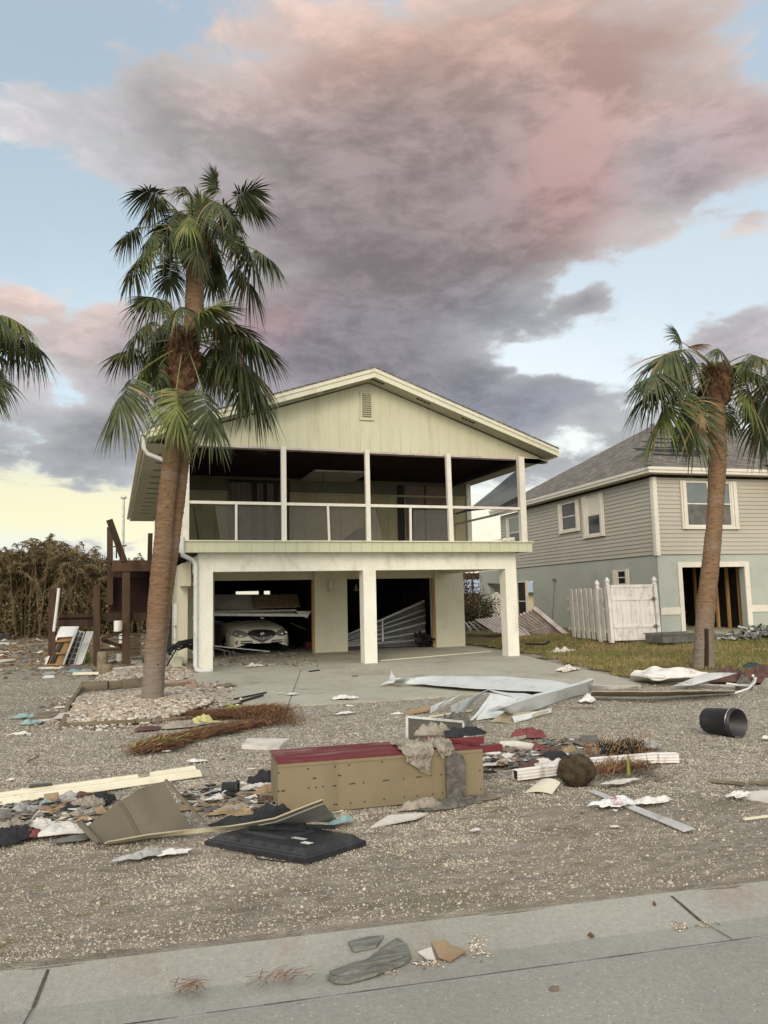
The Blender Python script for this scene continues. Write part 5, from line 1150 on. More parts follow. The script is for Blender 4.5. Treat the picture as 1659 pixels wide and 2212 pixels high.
# ================================================================== CAR AND WHAT FELL IN THE GARAGE
cx_, cy_ = PY(566, 1390, 23.95).x, 23.95
CAR = thing('parked_car', 'cream sedan buried under fallen ceiling boards in the left garage bay', 'car', (cx_, cy_, .035)); CAR.rotation_euler.z = 0
yaw = R(4)
def C_(x, y, z): return Vector((cx_ + x * math.cos(yaw) - y * math.sin(yaw), cy_ + x * math.sin(yaw) + y * math.cos(yaw), .035 + z))
class CMB(MB):
    def build(s, *a, **k): s.v = [tuple(C_(*p)) for p in s.v]; return MB.build(s, *a, **k)
sec = [(0.0, .50, .34, .60), (.05, .68, .27, .70), (.14, .84, .22, .76), (.3, .93, .2, .81), (.6, .975, .2, .87), (1.1, .985, .2, .94), (1.6, .985, .2, 1.0), (2.4, .985, .2, 1.02), (3.6, .98, .2, 1.04), (4.4, .96, .2, 1.02), (4.9, .88, .25, .96), (5.05, .7, .35, .85)]
def section(b):
    k = b * (len(sec) - 1); i = min(len(sec) - 2, int(k)); f = k - i; return [lerp(p, q, f) for p, q in zip(sec[i], sec[i + 1])]
def body(a, b):
    y, hw, z0, z1 = section(b); t = math.pi * a; e = .42; c, s = math.cos(t), math.sin(t)
    x = -hw * math.copysign(abs(c) ** e, c); z = z0 + (z1 - z0) * (abs(s) ** .38)
    return (x, y - .0, z)
m = CMB(); m.grid(body, 40, 44); m.add([body(i / 40, 0) for i in range(41)], [tuple(range(41))]); m.build('body', 'car_paint', CAR)
m = CMB(); m.grid(lambda a, b: (lerp(-.82, .82, a) * (1 - .15 * b), lerp(1.7, 2.35, b), lerp(.98, 1.42, b) - .02 * (2 * a - 1) ** 2), 10, 6); m.build('windscreen', 'glass_dark', CAR)
m = CMB(); m.grid(lambda a, b: (lerp(-.7, .7, a), lerp(2.35, 4.1, b), 1.42 + .05 * math.sin(b * 3.14) - .05 * (2 * a - 1) ** 2), 10, 8, th=.03); m.build('roof', 'car_paint', CAR)
for s in (-1, 1):
    m = CMB(); m.add([(s * .93, 1.75, 1.0), (s * .93, 4.5, 1.02), (s * .7, 4.1, 1.4), (s * .7, 2.35, 1.4)], [(0, 1, 2, 3)]); m.build('side_window', 'glass_dark', CAR)
    for y in (.95, 4.1):
        m = CMB(); m.lathe([(0, -.1), (.2, -.1), (.31, -.1), (.33, -.06), (.33, .06), (.31, .1), (.2, .1), (0, .1)], (s * .88, y, .3), 22, axis=(1, 0, 0)); w = m.build('wheel', 'rubber', CAR)
        m = CMB(); m.lathe([(0, .0), (.2, .01), (.2, .03), (0, .02)], (s * .88 + s * .085, y, .3), 16, axis=(s, 0, 0)); m.build('rim', 'chrome', w)
def nose(x, z):                                        # y of the body's front surface
    for i in range(200):
        y = i * .004; b = 0
        for j in range(len(sec) - 1):
            if sec[j][0] <= y <= sec[j + 1][0]:
                f = (y - sec[j][0]) / (sec[j + 1][0] - sec[j][0]); hw, z0, z1 = (lerp(p, q, f) for p, q in zip(sec[j][1:], sec[j + 1][1:])); break
        if abs(x) < hw and z0 <= z <= z1:
            s = max(0, (z - z0) / (z1 - z0)) ** (1 / .38); c = math.sqrt(max(0, 1 - s * s)) ** .42
            if abs(x) <= hw * max(c, .02): return y
    return .5
def patch(poly_fn, m_, name, off=.012, nu=16, nv=8, parent=CAR):
    m = CMB(); 
    def fn(a, b):
        x, z = poly_fn(a, b); return (x, nose(x, z) - off, z)
    m.grid(fn, nu, nv); return m.build(name, m_, parent)
# oval waterfall grille
def oval(cx0, cz0, rx, rz, low=0.0): 
    def f(a, b):
        t = a * 2 * math.pi; r = b; return cx0 + math.cos(t) * rx * r, cz0 + (math.sin(t) * rz * r if math.sin(t) > 0 else math.sin(t) * rz * (1 + low * (1 - abs(math.cos(t)))) * r)
    return f
g0 = patch(oval(0, .63, .44, .13, .9), 'black', 'grille', .02, 28, 4)
m = CMB()
for k in range(23):
    x = -.40 + k * .8 / 22; zt_ = .63 + .12 * math.sqrt(1 - (x / .44) ** 2); zb_ = .63 - .13 * (1 + .8 * (1 - abs(x) / .44)) * math.sqrt(1 - (x / .44) ** 2)
    m.tube([(x, nose(x, z) - .03, z) for z in (zb_ + .01, lerp(zb_, zt_, .5), zt_ - .01)], .006, 4)
m.build('grille_bars', 'chrome', g0)
m = CMB(); pts = []
for k in range(33):
    t = k / 32 * 2 * math.pi; x, z = oval(0, .63, .455, .14, .9)(k / 32, 1); pts.append((x, nose(x, z) - .02, z))
m.tube(pts, .014, 6, cap=False); m.build('grille_rim', 'chrome', g0)
m = CMB(); m.lathe([(.052, -.01), (.066, 0), (.066, .012), (.052, .014)], (0, -.05, .62), 20, axis=(0, -1, 0))
for k in (-1, 0, 1): m.add([(-.018 + k * .03, -.066, .645 + k * .008), (.012 + k * .03, -.066, .65 + k * .008), (.012 + k * .03, -.066, .615 + k * .008), (-.004 + k * .03, -.066, .598 + k * .008), (-.018 + k * .03, -.066, .612 + k * .008)], [(0, 1, 2, 3, 4)])
m.build('emblem', 'chrome', g0)
for s in (-1, 1):
    def hl(a, b, s=s):
        t = a * 2 * math.pi; x = .68 + math.cos(t) * .22 * b; z = .64 + math.sin(t) * .10 * b + (x - .68) * .12; return s * x, z
    h = patch(hl, 'lens', 'headlight', .012, 24, 5)
    m = CMB(); pts = []
    for k in range(25): x, z = hl(k / 24, 1.02); pts.append((x, nose(x, z) - .008, z))
    m.tube(pts, .007, 5, cap=False); m.build('headlight_rim', 'interior_dark', h)
    for q in (.62, .78): 
        m = CMB(); z = .63 + (q - .68) * .18; m.lathe([(0, 0), (.05, .006), (.055, .012)], (s * q, nose(s * q, z) - .012, z), 14, axis=(0, -1, 0)); m.build('bulb', 'chrome', h)
    patch(lambda a, b, s=s: (s * lerp(.28, .66, a), lerp(.33, .37, b) + .0), 'black', 'air_intake', .012, 8, 2); patch(lambda a, b, s=s: (s * lerp(.3, .66, a), lerp(.395, .43, b)), 'black', 'air_intake', .012, 8, 2)
    m = CMB(); z = .38; m.lathe([(0, .0), (.045, .01), (.06, .02), (.065, .0)], (s * .745, nose(s * .745, z) + .0, z), 14, axis=(0, -1, 0)); m.build('fog_lamp', 'lens', CAR)
# fallen ceiling and garage door leaves over the car
c3 = crop(700, 2200, 2.765)
FD = thing('fallen_garage_door', 'collapsed garage door boards hanging over the cream car', 'garage door', (cx_, 24.6, 1.3))
def pf(x, y, Y): return PY(*c3(x, y), Y)
def fsheet(name, pts, th, m_, parent): m = MB(); m.slab(pts, th); return m.build(name, m_, parent)
fsheet('door_section', [pf(398, 590, 23.85), pf(1290, 570, 23.85), pf(1290, 560, 25.5), pf(398, 570, 25.5)], .05, 'grey_metal_door', FD)
fsheet('door_edge', [pf(398, 622, 23.8), pf(1420, 630, 23.8), pf(1420, 602, 23.8), pf(398, 592, 23.8)], .04, 'white_metal', FD)
fsheet('torn_corner', [pf(1290, 572, 23.85), pf(1455, 570, 23.9), pf(1410, 645, 23.75), pf(1320, 612, 23.8)], .02, 'gypsum', FD)
fsheet('door_section', [pf(400, 560, 24.6), pf(850, 570, 24.7), pf(810, 400, 25.5), pf(400, 400, 25.5)], .04, 'gypsum', FD)
fsheet('door_section', [pf(840, 545, 24.5), pf(1330, 528, 24.6), pf(1300, 400, 25.4), pf(810, 400, 25.4)], .04, 'insulation', FD)
fsheet('door_section', [pf(400, 540, 24.3), pf(1280, 560, 24.3), pf(1280, 590, 24.1), pf(400, 575, 24.1)], .03, 'taupe', FD)
m = MB(); m.tube([pf(905, 640, 23.8), pf(920, 655, 23.78), pf(938, 640, 23.8)], .02, 6); m.build('pull_handle', 'chrome', FD)
m = MB(); m.bar(pf(400, 950, 23.7), pf(1000, 1010, 24.0), .06, .03); tag(m.build('fallen_track', 'white_metal'), 'pale metal door track lying below the car bumper', 'rail')
m = MB(); m.bar(pf(345, 960, 23.3), pf(760, 1060, 23.9), .07, .04)
for k in range(3): m.bar(pf(500 + 50 * k, 1000, 23.5), pf(520 + 60 * k, 1080, 23.5), .03, .03)
tag(m.build('metal_bracket', 'slate_grey'), 'grey metal rack frame on the floor beside the left pillar', 'rack')
m = MB(); m.bar(pf(1230, 700, 25.5), pf(1400, 770, 25.2), .05, .03); tag(m.build('loose_batten', 'timber_grey'), 'thin batten slanting down right of the car', 'batten')
m = MB(); m.box(*pf(1390, 910, 25.2), *(pf(1460, 975, 25.2) + Vector((0, .4, 0)))); tag(m.build('red_box', 'red_paint'), 'small dark red box on the garage floor right of the car', 'box')
# right bay: crumpled ribbed door
c6 = crop(1300, 2100, 1.843)
RD = thing('ribbed_garage_door', 'crumpled ribbed metal garage door fanned across the right bay', 'garage door', tuple(G(870, 1400)))
def g6(x, y, Y): return PY(*c6(x, y), Y)
Ls = [(112, 745), (112, 762), (112, 778), (112, 796), (112, 810), (112, 822)]
Rs = [((682, 490), (686, 545)), ((686, 552), (694, 585)), ((690, 590), (690, 640)), ((690, 645), (690, 700)), ((690, 705), (690, 760)), ((688, 765), (680, 812))]
for k, (l, (rt, rb)) in enumerate(zip(Ls, Rs)):
    y0, y1 = 24.5 - k * .08, 24.9 - k * .16
    P = [g6(l[0], l[1] + 14, y0), g6(rb[0], rb[1], y1), g6(rt[0], rt[1], y1 + .25), g6(l[0], l[1], y0 + .1)]
    m = MB()
    def fn(a, b, P=P):
        p = P[0].lerp(P[1], a).lerp(P[3].lerp(P[2], a), b); p.y += .05 * (1 if int(b * 8) % 2 else -1); return p
    m.grid(fn, 10, 8, smooth=False, th=.006); s = m.build('door_section', 'grey_metal_door', RD)
    m = MB(); m.bar(P[3], P[2], .07, .07); m.build('section_edge', 'white_metal', s)
m = MB(); m.bar(g6(380, 625, 24.2), g6(382, 785, 24.0), .05, .03); m.build('hinge_strip', 'white_metal', RD)
m = MB(); m.bar(g6(540, 370, 28), g6(545, 540, 28), .1, .1); m.bar(g6(610, 340, 28), g6(612, 560, 28), .1, .1); m.bar(g6(545, 380, 28), g6(610, 420, 28), .05, .05); m.bar(g6(610, 370, 28), g6(545, 430, 28), .05, .05); tag(m.build('wire_shelf', 'dark_wood'), 'dark wooden shelf frame at the back of the right garage bay', 'shelf')
m = MB(); m.lathe([(.03, .25), (.1, 0), (.09, -.02)], g6(187, 415, 28), 10); tag(m.build('hanging_lamp', 'white_metal'), 'small white cone lamp hanging inside the right garage bay', 'lamp')
rnd = random.Random(9); m = MB()
for k in range(60):
    u, v = rnd.uniform(660, 750), rnd.uniform(740, 830); p = g6(u, v, 23.9 + rnd.uniform(-.2, .2)); p.z = max(p.z, .06); m.tube([p, p + Vector((rnd.uniform(-.3, .3), rnd.uniform(-.2, .2), rnd.uniform(-.1, .15)))], rnd.uniform(.015, .05), 5)
stuff(m.build('scrap_tangle', 'rubber', keep=True), 'black tangle of wire and rubbish at the foot of the ribbed door', 'debris')

# ================================================================== GENERIC DEBRIS
def N3(x, y, z, s=0): return noise.noise(Vector((x, y, z + s * 13.7)))
CRISP = {'paper_white', 'plastic_bag', 'plastic_clear', 'cardboard', 'gypsum', 'insulation', 'slate_grey', 'taupe', 'cyan_plastic', 'yellow_plastic', 'timber_grey', 'steel_plate', 'straw_green'}
def rag(name, label, cat, c, size, m_, rot=0, h=.06, seed=0, folds=8.0, z0=None, n=36, group=None, parent=None, power=.5):
    """crumpled cloth, film or paper lying on what is below"""
    sx_, sy_ = size; ca, sa = math.cos(R(rot)), math.sin(R(rot)); base = c.z if z0 is None else z0; m = MB(); crisp = m_ in CRISP; n = min(n, 9 if max(size) < .3 else 13) if crisp else n
    def fn(a, b):
        x, y = 2 * a - 1, 2 * b - 1
        q = max(abs(x), abs(y)) or 1; l = math.hypot(x, y) or 1; x, y = x * q / l, y * q / l      # square to disc
        rr_ = math.hypot(x, y); t = math.atan2(y, x); k = 1 + .5 * N3(math.cos(t) * 1.3, math.sin(t) * 1.3, 5, seed) + (.4 if crisp else .22) * N3(math.cos(t) * 3.1, math.sin(t) * 3.1, 8, seed)
        X, Y = x * sx_ * k / 2, y * sy_ * k / 2
        rg = 1 - abs(N3(X * folds, Y * folds, 0, seed)) * 2; f2 = 1 - abs(N3(X * folds * 2.7, Y * folds * 2.7, 2, seed)) * 2
        f3 = N3(X * folds * 6, Y * folds * 6, 4, seed)
        z = h * .72 * max(.0, 1 - rr_ ** 2.2) ** power * (.42 + .58 * max(rg, 0) ** 1.3) * (1 + .3 * f3) + h * .22 * f2 * (1 - rr_ ** 3) + .006 * (1 + N3(t * 2, rr_ * 4, 0, seed))
        if crisp:
            jx, jy = N3(X * 30, Y * 30, 1, seed) * .25 / n * sx_, N3(X * 30, Y * 30, 6, seed) * .25 / n * sy_; X += jx; Y += jy
            z = h * .6 * max(0, 1 - rr_ ** 2) * (.5 + 1.3 * N3(X * folds, Y * folds, 3, seed)) + h * .55 * (.5 + N3(X * 22, Y * 22, 5, seed)) * (1 - .6 * rr_) 
        return (c.x + X * ca - Y * sa, c.y + X * sa + Y * ca, base + max(z, 0) + .004)
    m.grid(fn, n, n, th=.003, smooth=not crisp); o = m.build(name, m_, parent)
    if parent is None: tag(o, label, cat, group)
    return o
def sheet(name, label, cat, P, m_, th=.006, bow=0.0, ns=.02, seed=0, n=(14, 8), group=None, parent=None, crinkle=3.0):
    """bent plate through four corner points"""
    P = [Vector(p) for p in P]; nrm = (P[1] - P[0]).cross(P[3] - P[0]).normalized(); m = MB()
    if nrm.z < 0: nrm = -nrm
    def fn(a, b):
        p = P[0].lerp(P[1], a).lerp(P[3].lerp(P[2], a), b); k = math.sin(a * math.pi) ; e = N3(p.x * crinkle, p.y * crinkle, p.z * crinkle, seed) * ns
        q = p + nrm * (bow * k + e); q.z = max(q.z, .004 + (.04 if inside_drive(q.x, q.y) else 0)); return q
    m.grid(fn, *n, th=th, smooth=n[0] > 6); o = m.build(name, m_, parent)
    if parent is None: tag(o, label, cat, group)
    return o
def board(name, label, cat, a, b, w, th, m_, za=.02, zb=.02, group=None):
    p, q = G(*a), G(*b); p.z, q.z = za + th / 2, zb + th / 2
    o = MB().bar(p, q, w, th).build(name, m_); return tag(o, label, cat, group)

# --- the long red-topped box
cb4 = crop(1000, 2750, 1.659)
q0, q1 = G(*cb4(158, 768)), G(*cb4(1503, 642)); bh = PY(*cb4(148, 415), q0.y).z; bl2 = G(*cb4(98, 340), bh); 
ed = (q1 - q0); LNB = ed.length; ed.normalize(); dn = Vector((-ed.y, ed.x, 0)); bd = max(.36, min(.55, (bl2 - q0).dot(dn)))
def B_(x, y, z): return V3(q0, 0) + ed * x + dn * y + Vector((0, 0, z))
class BMB(MB):
    def build(s, *a, **k): s.v = [tuple(B_(*p)) for p in s.v]; return MB.build(s, *a, **k)
BX = thing('fallen_wardrobe', 'long tan wardrobe lying on its side with a dark red top face', 'wardrobe', tuple(q0))
m = BMB(); m.box(0, 0, 0, LNB, .02, bh - .02); m.build('front_panel', 'tan_panel', BX)
m = BMB(); m.box(0, .02, 0, .02, bd, bh - .02); m.build('end_panel', 'tan_panel', BX); m = BMB(); m.box(LNB - .02, .02, 0, LNB, bd, bh - .02); m.build('end_panel', 'tan_panel', BX)
m = BMB(); m.box(.02, bd - .02, 0, LNB - .02, bd, bh - .02); m.build('back_panel', 'tan_panel', BX)
m = BMB(); m.box(-.005, -.008, bh - .018, LNB - .0, bd + .01, bh); m.build('red_top', 'red_paint', BX)
for y0 in (.10, .3):
    m = BMB(); m.box(.0, y0, bh, LNB - .02, y0 + .012, bh + .006); m.build('top_groove', 'red_paint', BX)
m = BMB(); m.box(.0, -.006, bh - .045, LNB, -.001, bh - .02); m.build('edge_strip', 'tan_panel', BX)
m = BMB(); m.box(LNB - .25, .03, bh - .06, LNB + .2, .09, bh - .005); m.build('side_rail', 'red_paint', BX); m = BMB(); m.box(LNB - .35, .3, bh - .04, LNB + .14, .35, bh + .02); m.build('side_rail', 'red_paint', BX)
m = BMB(); m.bar((LNB - .36, bd - .02, bh + .02), (LNB - .02, .02, bh + .02), .03, .03); m.build('side_rail', 'red_paint', BX)
m = BMB(); rnd = random.Random(3)
holes_ = [(220, 425), (350, 432), (352, 460), (400, 430), (447, 428), (513, 422), (530, 445), (618, 410), (620, 435), (707, 402), (838, 390), (838, 414), (390, 520), (402, 520), (552, 503), (564, 503), (160, 485), (357, 585), (405, 580), (452, 576), (520, 570), (534, 570), (628, 558), (642, 556), (656, 555), (716, 550), (848, 536), (862, 534), (876, 533), (976, 524), (1062, 514), (1076, 512), (1090, 511), (1160, 504), (1222, 497), (1265, 493), (160, 606), (184, 604), (196, 603), (525, 693), (540, 692), (631, 683), (722, 674), (850, 658), (982, 645), (1068, 637), (1168, 624), (1232, 617), (1275, 612), (1256, 354), (1212, 357), (1465, 340), (1475, 470), (1482, 592)]
for x, y in holes_:
    d = ray(*cb4(x, y)); t = (q0.y + .0 - CAMP.y) ; nn = Vector((-dn.x, -dn.y, 0)); k = (V3(q0, 0) - CAMP).dot(dn) / d.dot(dn); p = CAMP + d * k; r = p - V3(q0, 0); X, Z = r.dot(ed), r.z
    m.add([(X - .006, -.0035, Z - .005), (X + .006, -.0035, Z - .005), (X + .006, -.0035, Z + .005), (X - .006, -.0035, Z + .005)], [(0, 1, 2, 3)])
m.build('screw_holes', 'joist_wood', BX)
# arch-topped dark board against the box
m = BMB(); arch = [(LNB * .85 + .085 * math.cos(t), .3 + .09 * math.sin(t)) for t in [math.pi * i / 10 for i in range(11)]] + [(LNB * .85 - .085, .02), (LNB * .85 - .03, .0), (LNB * .85 + .08, .01)]
m.prism([(x, z) for x, z in arch], -.05, -.02); AB = tag(m.build('arched_board', 'slate_grey'), 'dark grey arch topped board leaning on the tan wardrobe front', 'board')
mat('ash_smear', (118, 112, 102), (66, 64, 60), 16, .95, .6, 60, detail=8); AB.data.materials[0] = MATS['ash_smear']
rag('grey_mud_rag', 'flat grey muddy rag at the foot of the arched board', 'rag', G(*cb4(1330, 690)), (.75, .22), 'ash_smear', rot=4, h=.05, seed=9)
# cloths on the box
topc = lambda x, y: G(*cb4(x, y), bh)
def drape(name, label, m_, cx0, wx, over, seed, y_end):
    m = BMB()
    def fn(a, b):
        x = cx0 + (a - .5) * wx * (1 + .45 * N3(b * 2, a, 0, seed)) + .05 * N3(a * 3, b * 3, 1, seed); s = b * (y_end + over)          # path length from far edge to hanging hem
        f = .028 * (1 - abs(N3(a * 4.5, b * 4, 0, seed)) * 2.2) + .014 * N3(a * 11, b * 9, 3, seed)
        hem = over * (.75 + .5 * N3(a * 1.6 + .3, 0, 0, seed) + .22 * math.sin(a * 4.5 + seed))
        if s < y_end: return (x, y_end - s, bh + .012 + max(0, f) * 1.3)
        k = (s - y_end) / over; return (x - .06 * k * (a - .5), -.014 - abs(f), bh - hem * k)
    m.grid(fn, 44, 44, th=.003); tag(m.build(name, m_), label, 'cloth')
drape('beige_cloth', 'crumpled beige cloth draped over the red wardrobe top and hanging down', 'cloth_beige', LNB * .665, .26, .2, 4, .36)
drape('hanging_cloth', 'smaller beige cloth end hanging at the right of the red top', 'cloth_beige', LNB * .80, .17, .1, 8, .34)
rag('cloth_pile', 'grey crumpled cloth bundle piled on the back of the red top', 'cloth', topc(1180, 235), (.34, .2), 'cloth_beige', h=.12, seed=3, z0=bh)
c6b = crop(1400, 2550, 1.508)
rag('grey_jacket', 'dark grey garment heaped behind the red topped wardrobe', 'clothing', G(*c6b(600, 500), .3), (.42, .25), 'ash_smear', h=.22, seed=6, z0=bh - .12)
rag('black_garment', 'black garment lying over the right end of the red top', 'clothing', G(*c6b(640, 520), bh), (.42, .22), 'cloth_dark', h=.08, seed=16, z0=bh)
# insect screen frame standing behind
SF = thing('screen_frame', 'white framed insect screen standing behind the wardrobe', 'screen', tuple(G(*c6b(300, 512), .2)))
sy0 = q0.y + bd + .55; s_ = [PY(*c6b(x, y), sy0) for x, y in ((304, 600), (304, 410), (635, 440), (665, 600))]
s_[0].z = .05; s_[3].z = .05
for i in range(4): MB().bar(s_[i], s_[(i + 1) % 4], .022, .022).build('frame_bar', 'white_metal', SF)
sheet('x', 'x', 'x', s_, 'screen_mesh', th=.001, ns=.004, parent=SF).name = 'screen_cloth'
board('thin_batten', 'thin cream batten on gravel behind the insect screen', 'batten', c6b(440, 424), c6b(690, 385), .03, .02, 'cream_vinyl')
sheet('plywood_piece', 'brown wood offcut left of the bent metal sheets', 'board', [G(*c6b(280, 400), .03), G(*c6b(445, 370), .05), G(*c6b(440, 350), .08), G(*c6b(310, 372), .05)], 'cardboard', th=.015)
# --- bent metal sheets
def g(x, y, z=.03, cc=c6b): return G(*cc(x, y), z)
SA = thing('bent_metal_sheet', 'long flat pale metal sheet with a curled left end on the drive', 'metal sheet', tuple(g(600, 200, 0)))
rB_ = [g(225, 212, .07), g(400, 218, .09), g(620, 237, .10), g(900, 253, .10), g(1290, 265, .10)]; rT_ = [g(240, 190, .2), g(450, 168, .15), g(880, 170, .14), g(1180, 195, .13), g(1330, 232, .11)]
def strip_fn(A_, B__, cr=.005):
    def fn(a, b):
        k = a * (len(A_) - 1); i = min(len(A_) - 2, int(k)); f = k - i; p = A_[i].lerp(A_[i + 1], f).lerp(B__[i].lerp(B__[i + 1], f), b); p.z = max(.045 if inside_drive(p.x, p.y) else .008, p.z + N3(p.x * 4, p.y * 4, b * 2, 3) * cr); return p
    return fn
m = MB(); m.grid(strip_fn(rB_, rT_, .008), 60, 6, th=.004); m.build('sheet_face', 'sheet_metal', SA)
sheet('', '', '', [g(150, 225, .06), g(272, 207, .09), g(290, 187, .16), g(205, 185, .14)], 'sheet_metal', ns=.03, parent=SA, bow=.02).name = 'curled_end'
sheet('', '', '', [g(200, 190, .14), g(250, 200, .13), g(218, 150, .22), g(214, 135, .24)], 'sheet_metal', ns=.02, parent=SA).name = 'upturned_corner'
SBm = thing('folded_gutter', 'long folded white gutter length crossing the drive edge diagonally', 'gutter', tuple(g(1100, 330, 0)))
top = [(800, 383, .10), (878, 352, .24), (1060, 290, .26), (1215, 250, .25), (1370, 205, .26), (1415, 185, .30)]; bot = [(880, 368, .14), (935, 405, .05), (1100, 358, .05), (1220, 312, .05), (1395, 262, .05), (1400, 255, .08)]
m = MB(); rowsT = [g(*p) for p in top]; rowsB = [g(*p) for p in bot]
def strip_fn(A_, B__, cr=.005):
    def fn(a, b):
        k = a * (len(A_) - 1); i = min(len(A_) - 2, int(k)); f = k - i; p = A_[i].lerp(A_[i + 1], f).lerp(B__[i].lerp(B__[i + 1], f), b); p.z = max(.045 if inside_drive(p.x, p.y) else .008, p.z + N3(p.x * 4, p.y * 4, b * 2, 3) * cr); return p
    return fn
m.grid(strip_fn(rowsB, rowsT), 40, 5, th=.006); m.build('gutter_face', 'sheet_metal', SBm)
back = [p + Vector((.02, .14, .0)) for p in rowsT]; m = MB(); m.grid(strip_fn(rowsT, back), 40, 3, th=.006); m.build('gutter_top', 'sheet_metal', SBm)
m = MB(); tail = [g(1395, 222, .2), g(1520, 226, .12), g(1659, 228, .07)]; tb = [g(1405, 262, .05), g(1530, 248, .05), g(1659, 234, .05)]; m.grid(strip_fn(tb, tail), 20, 4, th=.006); m.build('gutter_tail', 'white_vinyl', SBm)
sheet('crumpled_sheet', 'small grey bent metal flap left of the crumpled sheets', 'metal sheet', [g(445, 390, .02), g(520, 350, .05), g(640, 275, .16), g(450, 345, .12)], 'sheet_metal', ns=.03, n=(4, 3))
sheet('crumpled_sheet', 'tall twisted pale metal sheet arching beside the grey flap', 'metal sheet', [g(590, 432, .02), g(650, 375, .03), g(782, 250, .24), g(560, 350, .24)], 'sheet_metal', ns=.03, n=(4, 3), seed=4)
sheet('crumpled_sheet', 'bent metal sheet with beige underside beneath the folded gutter', 'metal sheet', [g(715, 425, .02), g(850, 415, .03), g(965, 300, .2), g(800, 272, .22)], 'sheet_metal', ns=.03, n=(4, 3), seed=7)
sheet('crumpled_sheet', 'narrow upright metal strip leaning between the crumpled sheets', 'metal sheet', [g(678, 430, .02), g(695, 432, .02), g(830, 280, .22), g(808, 270, .24)], 'sheet_metal', ns=.02, seed=8)
sheet('crumpled_sheet', 'lowest beige metal flap in front of the folded gutter', 'metal sheet', [g(798, 440, .01), g(945, 447, .01), g(1165, 372, .05), g(880, 390, .1)], 'taupe', ns=.03, n=(4, 3), seed=9)
sheet('crumpled_sheet', 'pale metal flap lying right of the beige flap on gravel', 'metal sheet', [g(945, 445, .012), g(1160, 385, .02), g(1165, 360, .06), g(930, 408, .07)], 'sheet_metal', ns=.02, seed=10)
sheet('crumpled_sheet', 'middle metal sheet hidden behind the twisted pale sheet', 'metal sheet', [g(780, 250, .16), g(960, 300, .16), g(1150, 290, .1), g(860, 262, .12)], 'sheet_metal', ns=.03, n=(4, 3), seed=11)
rag('white_paper_scrap', 'white folded paper standing on gravel under the gutter tail', 'paper', g(1378, 322), (.28, .2), 'paper_white', h=.14, seed=3)
sheet('dark_flap', 'flat dark brown flap on gravel right of the metal sheets', 'scrap', [g(1270, 360, .01), g(1430, 365, .01), g(1400, 350, .02), g(1280, 352, .03)], 'timber_grey', bow=.02)
# --- right hand rubbish line
c7 = crop(2200, 2550, 2.0134)
def h7(x, y, z=.03): return G(*c7(x, y), z)
RR = thing('aluminium_rail', 'long low rail with white bottom edge lying along the lawn edge', 'rail', tuple(h7(700, 388, 0)))
m = MB(); A_ = [h7(250, 388, .03), h7(700, 392, .03), h7(1100, 375, .03), h7(1400, 358, .03)]; B__ = [h7(262, 350, .14), h7(700, 352, .16), h7(1100, 345, .15), h7(1390, 345, .1)]
m.grid(strip_fn(A_, B__, .006), 30, 3, th=.01); m.build('rail_face', 'taupe', RR)
m = MB(); m.tube([p + Vector((0, -.01, 0)) for p in A_ + [h7(1500, 325, .1), h7(1550, 275, .2), h7(1560, 235, .28)]], .018, 8); m.build('rail_edge', 'white_metal', RR)
WG = thing('white_trough', 'thick white vinyl trough section before the right palm', 'trough', tuple(h7(850, 270, 0)))
m = MB(); A_ = [h7(570, 262, .03), h7(760, 275, .03), h7(1040, 262, .05)]; B__ = [h7(566, 215, .16), h7(740, 238, .16), h7(1060, 235, .16)]; C__ = [h7(600, 190, .2), h7(780, 152, .3), h7(1180, 190, .24)]
m.grid(strip_fn(A_, B__, .02), 30, 4, th=.02); m.build('trough_side', 'white_vinyl', WG); m = MB(); m.grid(strip_fn(B__, C__, .06), 30, 6, th=.02); m.build('trough_top', 'white_vinyl', WG)
sheet('lilac_panel', 'smooth pale lilac grey panel lying over the white trough', 'panel', [h7(890, 306, .05), h7(1060, 300, .06), h7(1415, 203, .24), h7(1170, 200, .24)], 'silver_vinyl', ns=.01, bow=.01)
sheet('white_strip', 'long white strip along the bottom of the rubbish line', 'strip', [h7(1000, 300, .03), h7(1410, 312, .03), h7(1400, 298, .06), h7(1010, 290, .06)], 'white_vinyl', ns=.004)
rag('brown_blanket', 'rolled brown blanket in the rubbish line right of the palm', 'blanket', h7(1330, 262), (.95, .42), 'cloth_brown', rot=12, h=.3, seed=21, folds=4)
rag('brown_blanket', 'second brown blanket at the right edge of the rubbish line', 'blanket', h7(1590, 270), (.6, .5), 'cloth_brown', rot=-10, h=.32, seed=22, folds=4)
rag('green_towel', 'dark green towel lying on top of the brown blankets', 'towel', h7(1540, 235), (.4, .25), 'cloth_green', h=.1, seed=24, z0=.22)
rag('grey_cushion', 'round grey cushion resting against the brown blankets', 'cushion', h7(1470, 330, .0), (.3, .2), 'ash_smear', h=.3, seed=26, folds=3)
m = MB(); m.tube([h7(1330, 285, .12), h7(1440, 300, .08), h7(1520, 300, .12), h7(1555, 255, .22), h7(1540, 220, .3)], .02, 8); tag(m.build('bent_pipe', 'white_metal'), 'thin bent white pipe curling over the grey cushion', 'pipe')
sheet('white_board', 'white board end at the right picture edge above the blanket', 'board', [h7(1590, 308, .04), h7(1700, 310, .04), h7(1700, 240, .2), h7(1640, 245, .2)], 'white_vinyl', ns=.01)
board('wood_pole', 'thin brown stick lying across the lawn behind the palm', 'stick', c7(1230, 5), c7(1659, 18), .03, .03, 'timber_grey', za=.06, zb=.06)
